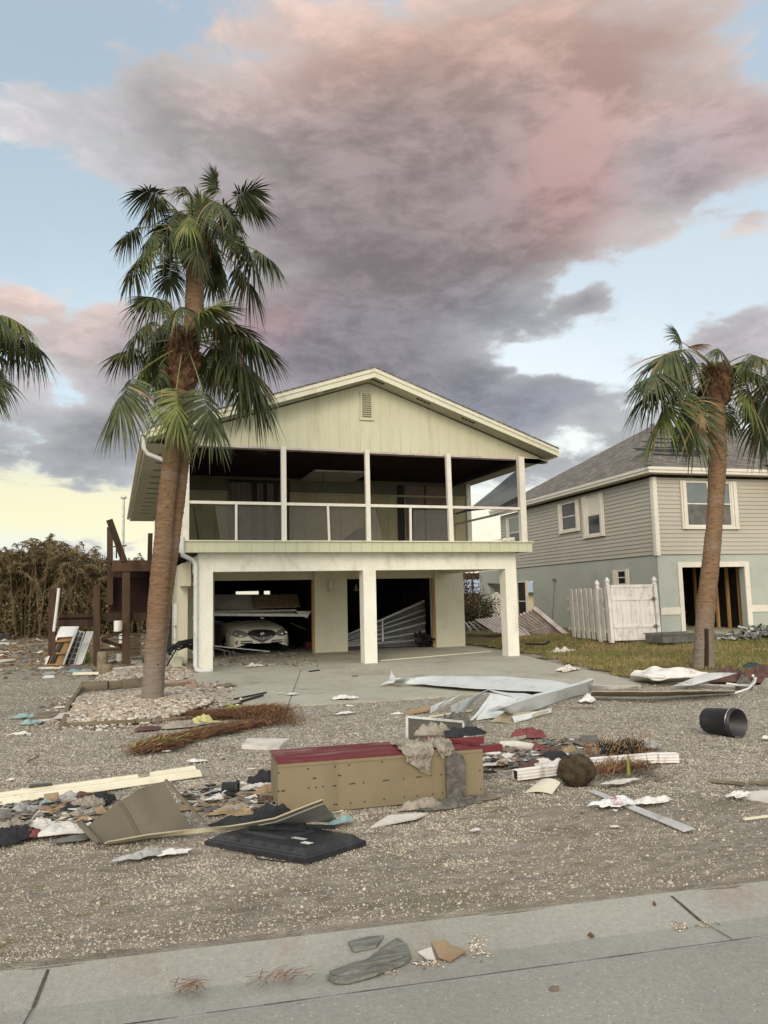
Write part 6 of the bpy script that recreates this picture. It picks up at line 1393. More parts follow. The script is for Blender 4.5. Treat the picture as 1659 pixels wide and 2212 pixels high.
# bucket
BK = thing('black_bucket', 'large black plastic bucket lying on its side at the right', 'bucket', tuple(h7(1290, 720, 0)))
R0 = .165; mc_ = h7(1300, 700, .0); bax = Vector((.16, -1, 0)).normalized(); ca_ = mc_ - bax * .20; cb_b = mc_ + bax * .22; ca_.z = R0 * .93; cb_b.z = R0 + .005; axv = (cb_b - ca_)
m = MB(); Lb = axv.length; m.lathe([(0, 0), (R0 * .86, 0), (R0 * .9, .02), (R0 * .97, Lb * .85), (R0 * 1.03, Lb * .86), (R0 * 1.03, Lb * .9), (R0 * .98, Lb * .91), (R0 * 1.0, Lb), (R0 * .96, Lb), (R0 * .9, .04), (0, .03)], ca_, 36, axis=axv); m.build('bucket_body', 'black_plastic', BK)
m = MB(); xa = axv.normalized(); sd_ = xa.cross(Vector((0, 0, 1))).normalized(); e = ca_ + xa * Lb * .88
m.tube([e + (sd_ * math.cos(t) * .9 - xa * .0 + Vector((0, 0, 1)) * math.sin(t)) * R0 * 1.12 for t in [lerp(-.3, 1.9, i / 10) for i in range(11)]], .004, 5); m.build('handle', 'chrome', BK)
# downspouts
c5 = crop(1800, 2750, 1.659)
def g5(x, y, z=.03): return G(*c5(x, y), z)
def spout(label, a, b, w=.085):
    a, b = g5(*a, .055), g5(*b, .055); d = (b - a); L_ = d.length; d.normalize(); s = Vector((-d.y, d.x, 0)); prof = []
    for side in range(4):
        for k in range(6):
            t = -.5 + k / 6; o = .5 - (.04 if k % 2 else 0); prof.append({0: (t, o), 1: (o, -t), 2: (-t, -o), 3: (-o, t)}[side])
    n = len(prof); vs = [a + d * L_ * f + s * x * w + Vector((0, 0, 1)) * z * w for f in (0, 1) for x, z in prof]; m = MB(); m.add(vs, [(i, (i + 1) % n, (i + 1) % n + n, i + n) for i in range(n)])
    r = thing('ribbed_downspout', label, 'downspout', tuple(a)); m.build('spout', 'white_vinyl', r); m = MB(); vs2 = [a + d * .01 + s * x * w * .93 + Vector((0, 0, 1)) * z * w * .93 for x, z in prof]; m.add(vs2 , [tuple(range(n))]); m.build('spout_mouth', 'interior_dark', r)
spout('white ribbed downspout with its open end left of the root ball', (378, 500), (720, 455)); spout('white ribbed downspout right of the dry plant', (830, 425), (1310, 385)); spout('short white ribbed downspout end with a kink at the right', (1310, 388), (1440, 385))
sheet('cream_scrap', 'cream coloured torn sheet left of the root ball', 'scrap', [g5(438, 612, .01), g5(622, 622, .012), g5(676, 545, .05), g5(560, 522, .06)], 'cream_vinyl', ns=.02, bow=.02)
# root ball
m = MB(); rc = g5(785, 560, 0); rr0 = .152; rc.z = rr0 * .8; nU = 40
m.grid(lambda a, b: (lambda d: rc + d * rr0 * (1 + .18 * noise.noise(d * 2.2) + .1 * noise.noise(d * 9)))(Vector((math.cos(a * 6.2832) * math.sin(b * 3.1416) * 1.12, math.sin(a * 6.2832) * math.sin(b * 3.1416), math.cos(b * 3.1416) * .88))), nU, 24)
rnd = random.Random(2)
for k in range(1500):
    d = Vector([rnd.gauss(0, 1) for _ in range(3)]).normalized(); p = rc + Vector((d.x * 1.12, d.y, d.z * .88)) * rr0 * .98; t = d.cross(Vector([rnd.gauss(0, 1) for _ in range(3)])).normalized(); e = p + t * rnd.uniform(.02, .07) + d * rnd.uniform(.0, .025); w = d.cross(t) * .0022
    m.add([p - w, p + w, e], [(0, 1, 2)])
tag(m.build('root_ball', 'root_fibre'), 'round fibrous brown root ball resting on gravel', 'root ball')
def straws(name, label, cat, pts, n, ln, m_, seed, up=.35, w=.003, spread=.1, sig=.55):
    rnd = random.Random(seed); m = MB(); P = [Vector(p) for p in pts]
    for k in range(n):
        f = rnd.random() * (len(P) - 1); i = int(f); p = P[i].lerp(P[i + 1], f - i) + Vector((rnd.gauss(0, spread), rnd.gauss(0, spread), rnd.random() * .05)); d = (P[i + 1] - P[i]).normalized()
        d = (d + Vector((rnd.gauss(0, sig), rnd.gauss(0, sig), rnd.uniform(-.1, up)))).normalized(); q = p + d * ln * rnd.uniform(.4, 1.2); q.z = max(.01, q.z); mid = p.lerp(q, .5) + Vector((0, 0, ln * .1 * min(1, sig * 1.6))); s = Vector((-d.y, d.x, 0)).normalized() * w
        m.add([p - s, p + s, mid + s, mid - s, q], [(0, 1, 2, 3), (3, 2, 4)], rnd.randint(0, len(m_) - 1))
    o = m.build(name, m_); return tag(o, label, cat)
straws('dried_plant', 'dried brown plant with thin stalks spread over the white downspouts', 'plant', [g5(900, 520), g5(1000, 480), g5(1120, 460), g5(1270, 490)], 520, .2, ['straw_dry', 'pine_straw', 'bush_red'], 3, up=.5, spread=.07)
straws('dried_stalks', 'upright rusty dried stalks behind the white downspouts', 'plant', [g5(870, 400), g5(930, 350), g5(1200, 380), g5(1230, 300)], 150, .22, ['straw_dry', 'bush_red'], 4, up=1.3, spread=.05)
m = MB(); p = g5(1120, 500); m.tube([p, p + Vector((0, 0, .1)), p + Vector((.005, 0, .19))], [.018, .014, .003], 6); tag(m.build('yellow_spike', 'straw_green'), 'single yellow green leaf spike in the dried plant', 'plant')
rnd = random.Random(6); m = MB(); bc = g5(1075, 350, .06)
for k in range(420):
    p = bc + Vector((rnd.uniform(-.22, .22), rnd.uniform(-.1, .1), rnd.uniform(-.05, .09))); a = rnd.uniform(0, 6.28); q = p + Vector((math.cos(a) * .03, math.sin(a) * .02 - .02, rnd.uniform(.01, .05))); r = q + Vector((math.cos(a) * .03, math.sin(a) * .02, -.04)); m.tube([p, q, r], .0035, 4, mi=0 if rnd.random() < .72 else 1)
tag(m.build('coiled_garland', ['pipe_black', 'straw_dry']), 'black and tan bristly coiled garland behind the downspout', 'garland')
rag('clear_bag', 'clear crumpled plastic bag right of the black garland', 'bag', g5(1250, 320), (.28, .2), 'plastic_clear', h=.15, seed=31)
rag('red_cloth', 'faded red cloth lying behind the debris pile', 'cloth', g5(460, 245), (.42, .3), 'cloth_red', rot=-25, h=.1, seed=32); rag('red_cloth', 'trailing tail of faded red cloth nearer the downspout', 'cloth', g5(525, 330), (.16, .42), 'cloth_red', rot=-10, h=.05, seed=33)
m = MB(); a, b = g5(285, 305, .05), g5(500, 320, .05); m.tube([a, a.lerp(b, .5) + Vector((0, 0, .01)), b], [.045, .05, .04], 12); tag(m.build('rolled_mat', 'gypsum'), 'dirty grey rolled mat right of the wardrobe', 'mat')
sheet('roof_tile', 'square grey slate piece on gravel behind the dried plant', 'tile', [g5(812, 300, .02), g5(915, 305, .02), g5(912, 240, .03), g5(808, 240, .03)], 'slate_grey', th=.012, ns=.0)
sheet('asphalt_scrap', 'crumpled brown tar paper before the grey slate piece', 'scrap', [g5(690, 385, .02), g5(790, 370, .02), g5(760, 320, .07), g5(680, 325, .06)], 'insulation', ns=.06)
# flat strip, bag and rag
sheet('flat_white_strip', 'long flat white strip pointing to the lower right', 'strip', [g5(850, 602, .02), g5(1478, 866, .02), g5(1550, 846, .03), g5(900, 598, .03)], 'silver_vinyl', ns=.004, n=(30, 3), th=.008)
bag = rag('carrier_bag', 'white plastic carrier bag with a red square mark on the strip', 'bag', g5(1030, 690), (.36, .2), 'plastic_bag', rot=5, h=.09, seed=41, z0=.025)
rag('white_rag', 'small crumpled white rag right of the carrier bag', 'rag', g5(1280, 680), (.3, .13), 'paper_white', rot=-5, h=.06, seed=42)
def quad_mark(u0, v0, u1, v1, z, parent, m_):
    pass
m = MB(); bp_ = g5(1042, 672, .075); 
for (x0, y0, x1, y1) in ((-.038, -.022, .038, -.018), (-.038, .018, .038, .022), (-.042, -.018, -.038, .018), (.038, -.018, .042, .018), (-.018, -.010, .018, -.007), (-.018, .007, .010, .010), (-.021, -.007, -.018, .007)):
    m.slab([bp_ + Vector((x0, y0, y0 * .9)), bp_ + Vector((x1, y0, y0 * .9)), bp_ + Vector((x1, y1, y1 * .9)), bp_ + Vector((x0, y1, y1 * .9))], .002)
m.build('red_print', 'red_logo', bag)
board('grey_lath', 'flat grey wooden lath at the right, longer one', 'lath', c7(1200, 1078), c7(1475, 1105), .06, .015, 'timber_grey'); board('grey_lath', 'flat grey wooden lath cut by the right picture edge', 'lath', c7(1515, 1088), c7(1720, 1100), .05, .015, 'timber_grey')
sheet('gypsum_piece', 'pale board piece with broken edge at the right picture edge', 'board', [h7(1310, 1165, .02), h7(1720, 1230, .02), h7(1720, 1130, .03), h7(1480, 1145, .03)], 'gypsum', th=.012, ns=.01)
rag('paper_cone', 'white crumpled paper on the pale board piece', 'paper', h7(1420, 1178), (.2, .13), 'paper_white', h=.07, seed=44, z0=.03)
board('pale_stick', 'pale bare stick at the lower right picture edge', 'stick', c7(1470, 1390), c7(1659, 1365), .018, .014, 'cream_vinyl')
rag('white_scrap', 'white scrap right of the black bucket', 'scrap', h7(1645, 720), (.15, .08), 'paper_white', h=.04, seed=45)
# ================================================================== LEFT AND FRONT DEBRIS
cL = crop(0, 2500, 1.508); cA = crop(0, 2950, 2.074); cB = crop(700, 2950, 2.074); cK = crop(1100, 3400, .8623); cM = crop(600, 2100, 1.843)
def gl_(x, y, z=.02): return G(*cL(x, y), z)
def ga_(x, y, z=.02): return G(*cA(x, y), z)
def gb_(x, y, z=.02): return G(*cB(x, y), z)
def gk(x, y, z=0.0): return G(*cK(x, y), z)
def gm(x, y, z=.05): return G(*cM(x, y), z)
# television on its face
TVr = thing('television', 'black flat television lying face down near the kerb', 'television', tuple(gb_(880, 820, 0)))
a_, b_, c_, d_ = gb_(222, 800, .0), gb_(1050, 952, .0), gb_(1540, 800, .0), gb_(760, 640, .0)
ex = (b_ - a_); ey = (c_ - b_); W_ = ex.length; D_ = ey.length; ex.normalize(); ey = Vector((-ex.y, ex.x, 0)); oT = a_
TW, TD = W_, max(.55, min(D_, .72))
def T_(x, y, z): return Vector((oT.x, oT.y, 0)) + ex * x + ey * y + Vector((0, 0, z))
class TMB(MB):
    def build(s, *a, **k): s.v = [tuple(T_(*p)) for p in s.v]; return MB.build(s, *a, **k)
b2 = (c_ - b_)
def Tq(s, t, z):                                    # parallelogram that follows the television's real outline on the ground
    p = a_ + (b_ - a_) * s + b2 * t; return Vector((p.x, p.y, z))
def frus(m, s0, t0, s1, t1, z0, z1, ins):
    vs = [Tq(s0, t0, z0), Tq(s1, t0, z0), Tq(s1, t1, z0), Tq(s0, t1, z0), Tq(s0 + ins, t0 + ins, z1), Tq(s1 - ins, t0 + ins, z1), Tq(s1 - ins, t1 - ins, z1), Tq(s0 + ins, t1 - ins, z1)]
    m.add(vs, [(0, 3, 2, 1), (4, 5, 6, 7), (0, 1, 5, 4), (1, 2, 6, 5), (2, 3, 7, 6), (3, 0, 4, 7)])
m = MB(); frus(m, 0, 0, 1, 1, .012, .042, .0); frus(m, .004, .004, .996, .996, .042, .05, .01); m.build('bezel', 'black_plastic', TVr)
m = MB(); frus(m, .03, .05, .97, .97, .05, .085, .05); m.build('back_shell', 'black_plastic', TVr)
m = MB(); frus(m, .12, .3, .62, .9, .085, .1, .03); m.build('raised_box', 'black_plastic', TVr)
for t in (.40, .66):
    m = MB(); m.bar(Tq(.2 + .14 * (t > .5), t, .112), Tq(.60 + .14 * (t > .5), t + .28, .112), .03, .02); m.bar(Tq(.35 + .14 * (t > .5), t + .1, .118), Tq(.39 + .14 * (t > .5), t + .13, .118), .05, .022); m.build('mount_rail', 'rubber', TVr)
m = MB(); frus(m, .78, .28, .86, .36, .085, .0865, .0); m.build('sticker', 'paper_white', TVr); m = MB(); frus(m, .62, .40, .74, .47, .085, .0865, .0); m.build('sticker', 'paper_grey', TVr)
m = MB()
for k in range(6): frus(m, .14 + k * .13, .06, .18 + k * .13, .13, .07, .088, .008)
m.build('vent_bulges', 'black_plastic', TVr)
m = MB(); m.tube([Tq(.5, -.02, .02), Tq(.6, -.1, .01), Tq(.8, -.07, .01), Tq(.93, -.02, .015)], .004, 5); m.build('power_cable', 'rubber', TVr)
# folded olive panel with its long flange
FP = thing('folded_sheet_metal', 'folded olive metal sheet standing as a tilted face left of the television', 'metal sheet', tuple(ga_(850, 775, 0)))
hP = .30
p_bl, p_l, p_t, p_r, p_br = ga_(850, 775, .03), ga_(692, 612, .10), ga_(1340, 262, .34), ga_(1659, 610, .07), ga_(1255, 655, .05)
def pf2(a, b):
    p = p_bl.lerp(ga_(1560, 668, .045), a).lerp(p_l.lerp(p_t, a), b); p.z += .02 * math.sin(a * 3.1) * math.sin(b * 3.1) + N3(p.x * 3, p.y * 3, 0, 5) * .02 - abs(a - .55) * .10 * b + .03 * b; p.y -= .05 * (1 - min(1, abs(a - .55) * 5)) * b; return p
m = MB(); m.grid(lambda a, b: pf2(a * .55, b), 18, 16, th=.008); m.build('panel_face', 'olive_panel', FP)
m = MB(); m.grid(lambda a, b: pf2(.55 + a * .45, b) + Vector((0, 0, .012 * math.sin(min(1, a * 4) * 1.57))), 16, 16, th=.008); m.build('panel_face', 'olive_panel', FP)
m = MB(); m.tube([pf2(.40 + .02 * q, q) + Vector((0, -.004, .006)) for q in (.0, .2, .4, .6, .8, 1.0)], .008, 6); m.build('crease_ridge', 'olive_panel', FP)
m = MB(); m.grid(lambda a, b: (p_t.lerp(p_r, a) + Vector((.03, .02, .0)) * b + Vector((0, 0, .015 * math.sin(b * 3.1)))) , 14, 4, th=.006); m.build('side_flange', 'olive_panel', FP)
m = MB(); m.grid(lambda a, b: (p_l.lerp(p_bl, a) + Vector((-.05, -.0, -.0)) * b + Vector((0, 0, .02 * math.sin(b * 3.1)))), 14, 4, th=.006); m.build('side_flange', 'olive_panel', FP)
m = MB(); A_ = [ga_(850, 778, .03), ga_(1200, 735, .03), ga_(1659, 682, .05), gb_(420, 660, .09), gb_(800, 590, .16), gb_(1190, 435, .28)]; B__ = [ga_(880, 755, .05), ga_(1255, 700, .07), ga_(1659, 640, .08), gb_(400, 635, .12), gb_(790, 572, .19), gb_(1185, 418, .31)]
m.grid(strip_fn(A_, B__, .006), 40, 3, th=.01); m.build('long_flange', 'taupe', FP)
m = MB(); m.grid(strip_fn([gb_(600, 632, .11), gb_(800, 592, .15), gb_(1195, 440, .27)], [gb_(640, 660, .04), gb_(960, 632, .03), gb_(1300, 575, .03)], .006), 20, 6, th=.006); m.build('end_plate', 'grey_metal_door', FP)
sheet('cream_wedge', 'small cream wedge poking out behind the folded panel end', 'scrap', [gb_(1270, 520, .05), gb_(1340, 580, .02), gb_(1352, 500, .1), gb_(1300, 515, .1)], 'cream_vinyl', ns=.0)
rag('turquoise_towel', 'turquoise cloth by the wardrobe foot beside the television', 'cloth', gb_(1330, 600), (.22, .1), 'cyan_plastic', rot=20, h=.07, seed=50)
rag('pink_wrapper', 'dirty pinkish wrapper behind the television edge', 'wrapper', gb_(1100, 640), (.3, .1), 'gypsum', rot=10, h=.05, seed=51)
rag('black_bag', 'black plastic bag strip lying along the folded panel flange', 'bag', gb_(560, 590), (.62, .14), 'cloth_dark', rot=14, h=.06, seed=52)
rag('black_bag', 'black plastic bag bunched against the wardrobe end', 'bag', gb_(690, 270), (.34, .2), 'cloth_dark', rot=20, h=.12, seed=53)
rag('black_bag', 'black bag at the lower left foot of the wardrobe', 'bag', gb_(745, 540), (.3, .16), 'cloth_dark', rot=12, h=.1, seed=54)
m = MB(); p = gb_(430, 320, .07); m.lathe([(0, -.07), (.055, -.07), (.055, .05), (.07, .055), (.07, .07), (.04, .07)], p, 16, axis=(1, -.35, 0)); tag(m.build('black_pot', 'black_plastic'), 'small black plastic pot lying in the rubbish left of the wardrobe', 'pot')
# cream mouldings
def moulding(label, A0, A1, w):
    a, b = ga_(*A0), ga_(*A1); d = (b - a).normalized(); s = Vector((-d.y, d.x, 0)); prof = [(0, .008), (.12, .02), (.3, .022), (.36, .034), (.55, .036), (.62, .05), (.85, .052), (1, .04), (1, 0), (0, 0)]
    n = len(prof); vs = [p + s * (x * w) + Vector((0, 0, z + .01)) for p in (a, b) for x, z in prof]; m = MB(); m.add(vs, [(i, (i + 1) % n, (i + 1) % n + n, i + n) for i in range(n)] + [tuple(range(n))[::-1], tuple(range(n, 2 * n))]); tag(m.build('cream_moulding', 'cream_vinyl'), label, 'moulding')
moulding('front cream ribbed moulding reaching furthest right on gravel', (-60, 482), (1652, 232), .1); moulding('rear cream ribbed moulding ending left of the folded panel', (-60, 432), (1135, 268), .075)
moulding('short cream moulding piece behind the folded panel top', (1238, 250), (1608, 192), .07)
# steel plate and cardboard tube
sheet('steel_plate', 'dull grey steel plate propped behind the cream mouldings', 'plate', [ga_(220, 368, .02), ga_(440, 330, .02), ga_(425, 272, .12), ga_(245, 288, .12)], 'steel_plate', ns=.0, th=.012)
sheet('pale_board', 'small pale board left of the steel plate', 'board', [ga_(158, 385, .02), ga_(222, 370, .02), ga_(240, 318, .08), ga_(170, 318, .08)], 'gypsum', ns=.0, th=.012)
m = MB(); a, b = ga_(362, 410, .05), ga_(475, 395, .055); m.tube([a, b], .045, 14, cap=False); m.tube([a, b], .038, 14, cap=False); tag(m.build('cardboard_tube', 'cardboard'), 'brown cardboard tube end pointing left by the mouldings', 'tube')
sheet('round_lid', 'round grey plastic lid at the left picture edge', 'lid', [ga_(-60, 600, .02), ga_(95, 590, .02), ga_(90, 490, .14), ga_(-60, 480, .14)], 'plastic_clear', ns=.01)
rag('white_shirt', 'white shirt lying at the front of the left rubbish pile', 'shirt', ga_(560, 680), (.42, .18), 'cloth_white', rot=-8, h=.07, seed=61)
sheet('white_card', 'small white card standing in the left rubbish pile', 'card', [ga_(255, 575, .06), ga_(360, 540, .08), ga_(330, 500, .14), ga_(300, 520, .13)], 'paper_white', ns=.005)
rag('film_sheet', 'grey white plastic film strip near the kerb with a white end', 'film', ga_(1150, 880), (.42, .14), 'plastic_clear', rot=12, h=.05, seed=62)
rag('film_sheet', 'white crumpled film end right of the grey film strip', 'film', ga_(1430, 850), (.24, .08), 'paper_white', rot=5, h=.04, seed=63)
rag('dark_garment', 'dark blue garment at the left picture edge in front of the pile', 'clothing', ga_(60, 740), (.42, .26), 'cloth_dark', rot=10, h=.09, seed=64)
rag('red_garment', 'dull red bit of cloth right of the dark blue garment', 'clothing', ga_(255, 715), (.12, .1), 'cloth_red', h=.06, seed=65)
specs = [('plastic_clear', 'bag', 'clear_bag', 'clear crumpled bag', (560, 420), (.34, .22), .14), ('cloth_dark', 'clothing', 'blue_jacket', 'dark blue balled jacket', (820, 440), (.2, .18), .13), ('cardboard', 'cardboard', 'cardboard_sheet', 'folded brown cardboard', (440, 520), (.28, .22), .12),
    ('cloth_beige', 'cloth', 'beige_cloth', 'beige cloth heap', (720, 480), (.26, .2), .12), ('cloth_beige', 'cloth', 'beige_cloth', 'lighter beige cloth heap', (640, 560), (.3, .2), .1), ('plastic_clear', 'bag', 'clear_bag', 'torn translucent bag', (200, 500), (.3, .22), .11), ('cloth_dark', 'cloth', 'black_cloth', 'black cloth fold', (575, 520), (.2, .12), .1),
    ('cloth_white', 'cloth', 'white_towel', 'white looped towel', (300, 630), (.24, .12), .08), ('gypsum', 'plaster', 'plaster_piece', 'grey plaster mush', (420, 640), (.5, .2), .07), ('cloth_beige', 'cloth', 'beige_cloth', 'sandy rag', (120, 640), (.34, .18), .08), ('paper_white', 'paper', 'paper_ball', 'white paper ball', (540, 500), (.1, .08), .07),
    ('cyan_plastic', 'bag', 'green_bag', 'pale green bag', (330, 460), (.16, .12), .1), ('slate_grey', 'rag', 'grey_rag', 'flat grey rag', (640, 730), (.4, .12), .03), ('cardboard', 'cardboard', 'cardboard_sheet', 'torn brown box flap', (800, 530), (.22, .16), .08), ('cloth_brown', 'cloth', 'brown_cloth', 'dull brown cloth', (680, 410), (.2, .16), .1), ('plastic_clear', 'bag', 'clear_bag', 'greyish film bag', (90, 440), (.2, .15), .13)]
spot = {0: 'beside the front moulding', 1: 'left of the folded panel', 2: 'in the middle of the left pile'}
for i, (m_, cat, nm, lab, xy, sz, h) in enumerate(specs):
    rag(nm, lab + ' ' + ('behind ' if xy[1] < 500 else 'within ') + 'the left rubbish pile ' + ('near the cream moulding' if xy[1] < 500 else ('close to the olive panel' if xy[0] > 500 else 'near the picture edge')), cat, ga_(*xy), sz, m_, rot=i * 37 % 60 - 20, h=h * .8, seed=70 + i)
specs = [('cloth_white', 'bag', 'white_bag', 'white bag', (380, 370), (.2, .12), .07), ('paper_white', 'paper', 'white_paper', 'creased white paper', (560, 430), (.18, .12), .06), ('gypsum', 'board', 'plaster_sheet', 'pale plaster sheet', (90, 370), (.2, .12), .03), ('cyan_plastic', 'film', 'blue_film', 'pale blue film', (170, 345), (.18, .1), .06),
    ('cardboard', 'cardboard', 'cardboard_sheet', 'wet orange brown cardboard', (270, 465), (.6, .26), .035), ('cardboard', 'cardboard', 'cardboard_sheet', 'big torn cardboard flap', (740, 370), (.3, .3), .1), ('insulation', 'insulation', 'foam_piece', 'brown foam chunk', (600, 520), (.4, .2), .08), ('plastic_clear', 'wrapper', 'silver_wrapper', 'silvery wrapper', (260, 380), (.24, .14), .07),
    ('cloth_white', 'cloth', 'white_sheet', 'white folded sheet', (620, 325), (.36, .1), .05), ('cloth_beige', 'cloth', 'tan_cloth', 'tan rag', (470, 500), (.22, .14), .07), ('taupe', 'board', 'beige_board', 'flat beige board', (290, 305), (.36, .16), .02), ('cloth_white', 'cup', 'white_tub', 'crushed white tub', (310, 420), (.14, .1), .08), ('gypsum', 'scrap', 'plaster_piece', 'grey plaster scrap', (680, 455), (.22, .12), .05),
    ('paper_white', 'paper', 'white_paper', 'small white paper', (520, 300), (.1, .08), .06), ('insulation', 'insulation', 'foam_piece', 'smaller tan foam chunk', (380, 520), (.26, .14), .06), ('cloth_brown', 'cloth', 'brown_cloth', 'brown muddy cloth', (720, 440), (.22, .16), .07)]
for i, (m_, cat, nm, lab, xy, sz, h) in enumerate(specs):
    rag(nm, lab + ' between the olive panel and wardrobe ' + ('near the black pot' if xy[1] < 420 else 'near the panel flange'), cat, gb_(*xy), sz, m_, rot=i * 41 % 70 - 30, h=h * .8, seed=100 + i)
specs = [('paper_white', 'paper', 'white_paper', 'creased white paper', (230, 370), (.2, .14), .07), ('cloth_white', 'cloth', 'white_cloth', 'white cloth', (330, 385), (.22, .12), .05), ('gypsum', 'board', 'plaster_sheet', 'pale plaster board', (220, 435), (.24, .1), .03), ('slate_grey', 'scrap', 'roof_scrap', 'grey roofing scrap', (420, 385), (.3, .2), .05),
    ('cloth_dark', 'cloth', 'dark_cloth', 'dark grey rag', (640, 390), (.3, .2), .08), ('slate_grey', 'scrap', 'roof_scrap', 'larger grey roofing scrap', (600, 300), (.26, .14), .05), ('gypsum', 'rag', 'grey_rag', 'dusty grey rag', (540, 425), (.4, .16), .05), ('insulation', 'insulation', 'foam_piece', 'tan foam lump', (740, 350), (.22, .18), .09), ('timber_grey', 'scrap', 'timber_scrap', 'brown grey scrap', (330, 345), (.3, .14), .04),
    ('cloth_white', 'cloth', 'white_cloth', 'small white cloth', (190, 410), (.1, .1), .06), ('cloth_brown', 'cloth', 'brown_cloth', 'brown muddy cloth', (620, 350), (.26, .14), .06), ('steel_plate', 'scrap', 'metal_scrap', 'dull metal scrap', (470, 400), (.2, .12), .04), ('cloth_beige', 'cloth', 'tan_cloth', 'tan cloth fold', (400, 270), (.4, .1), .05), ('gypsum', 'board', 'plaster_sheet', 'long pale board piece', (1060, 545), (.36, .14), .02), ('cloth_dark', 'pot', 'green_cloth', 'dark green rag', (205, 490), (.14, .1), .03),
    ('timber_grey', 'scrap', 'bark_scrap', 'flat brown bark scrap', (560, 390), (.34, .16), .05), ('gypsum', 'scrap', 'shingle_piece', 'broad dusty shingle piece', (680, 430), (.4, .2), .06), ('slate_grey', 'scrap', 'tar_sheet', 'curled grey tar sheet', (820, 380), (.3, .2), .08), ('cloth_brown', 'cloth', 'mud_cloth', 'long brown cloth', (470, 440), (.4, .14), .05), ('insulation', 'insulation', 'fibre_clump', 'flat tan fibre clump', (330, 300), (.34, .18), .06), ('timber_grey', 'scrap', 'wood_scrap', 'low grey wood scrap', (240, 340), (.3, .14), .05), ('plastic_clear', 'film', 'film_bit', 'dull film bit', (300, 420), (.24, .14), .05)]
for i, (m_, cat, nm, lab, xy, sz, h) in enumerate(specs):
    rag(nm, lab + ' right of the wardrobe ' + ('before the red cloth' if xy[0] > 350 else 'by its end panel') + (' in the back row' if xy[1] < 360 else ' in the front row'), cat, g5(*xy), sz, m_, rot=i * 53 % 80 - 40, h=h * .9, seed=130 + i)
# single pieces on the gravel further back
sheet('foam_board', 'flat pale foam board on gravel left of the wardrobe', 'board', [gl_(1435, 655, .03), gl_(1659, 660, .03), gl_(1720, 615, .04), gl_(1470, 612, .04)], 'gypsum', th=.05, ns=.01)
sheet('cardboard_sheet', 'flattened grey cardboard with turquoise end at the left', 'cardboard', [gl_(205, 525, .01), gl_(420, 490, .02), gl_(400, 460, .04), gl_(180, 490, .02)], 'gypsum', ns=.03); sheet('cardboard_sheet', 'second grey cardboard leaf behind the turquoise scraps', 'cardboard', [gl_(150, 500, .02), gl_(300, 495, .03), gl_(360, 455, .05), gl_(180, 470, .03)], 'timber_grey', ns=.03)
rag('turquoise_plastic', 'turquoise plastic scrap before the grey cardboard', 'plastic', gl_(183, 528), (.26, .2), 'cyan_plastic', h=.08, seed=150); rag('turquoise_plastic', 'turquoise plastic scrap at the left tip of the grey cardboard', 'plastic', gl_(140, 492), (.3, .14), 'cyan_plastic', h=.08, seed=151)
rag('yellow_bag', 'pale yellow bag in the pine straw near the drive corner', 'bag', gl_(1180, 530), (.42, .26), 'yellow_plastic', h=.14, seed=152); rag('yellow_bag', 'small yellow green bag on the drive corner', 'bag', gl_(1400, 440), (.36, .2), 'straw_green', h=.08, seed=153)
rag('grey_rag', 'grey rag in the gravel left of the yellow bag', 'rag', gl_(1060, 545), (.7, .35), 'cloth_beige', h=.08, seed=154); rag('mud_rag', 'brown muddy rag before the pebble bed', 'rag', gl_(880, 565), (.3, .2), 'cloth_brown', h=.06, seed=155)
straws('pine_straw', 'rusty brown fallen palm fibre band from gravel to the drive corner', 'palm fibre', [gl_(830, 695), gl_(1000, 640), gl_(1250, 580), gl_(1450, 545)], 3000, .4, ['pine_straw', 'pine_straw', 'pine_straw', 'straw_dry'], 7, up=.04, spread=.12, w=.0045, sig=.3)
straws('pine_straw', 'upper rusty brown palm fibre heap touching the drive', 'palm fibre', [gl_(1100, 490), gl_(1250, 480), gl_(1450, 475), gl_(1560, 450), gl_(1640, 520)], 4200, .36, ['pine_straw', 'pine_straw', 'pine_straw', 'straw_dry'], 8, up=.06, spread=.19, w=.0045, sig=.42)
straws('palm_stalks', 'yellow green palm stalk ends at the left tip of the fibre band', 'palm stalk', [gl_(820, 690), gl_(960, 655)], 40, .55, ['straw_green', 'pine_straw'], 9, up=.05, spread=.05, w=.012)
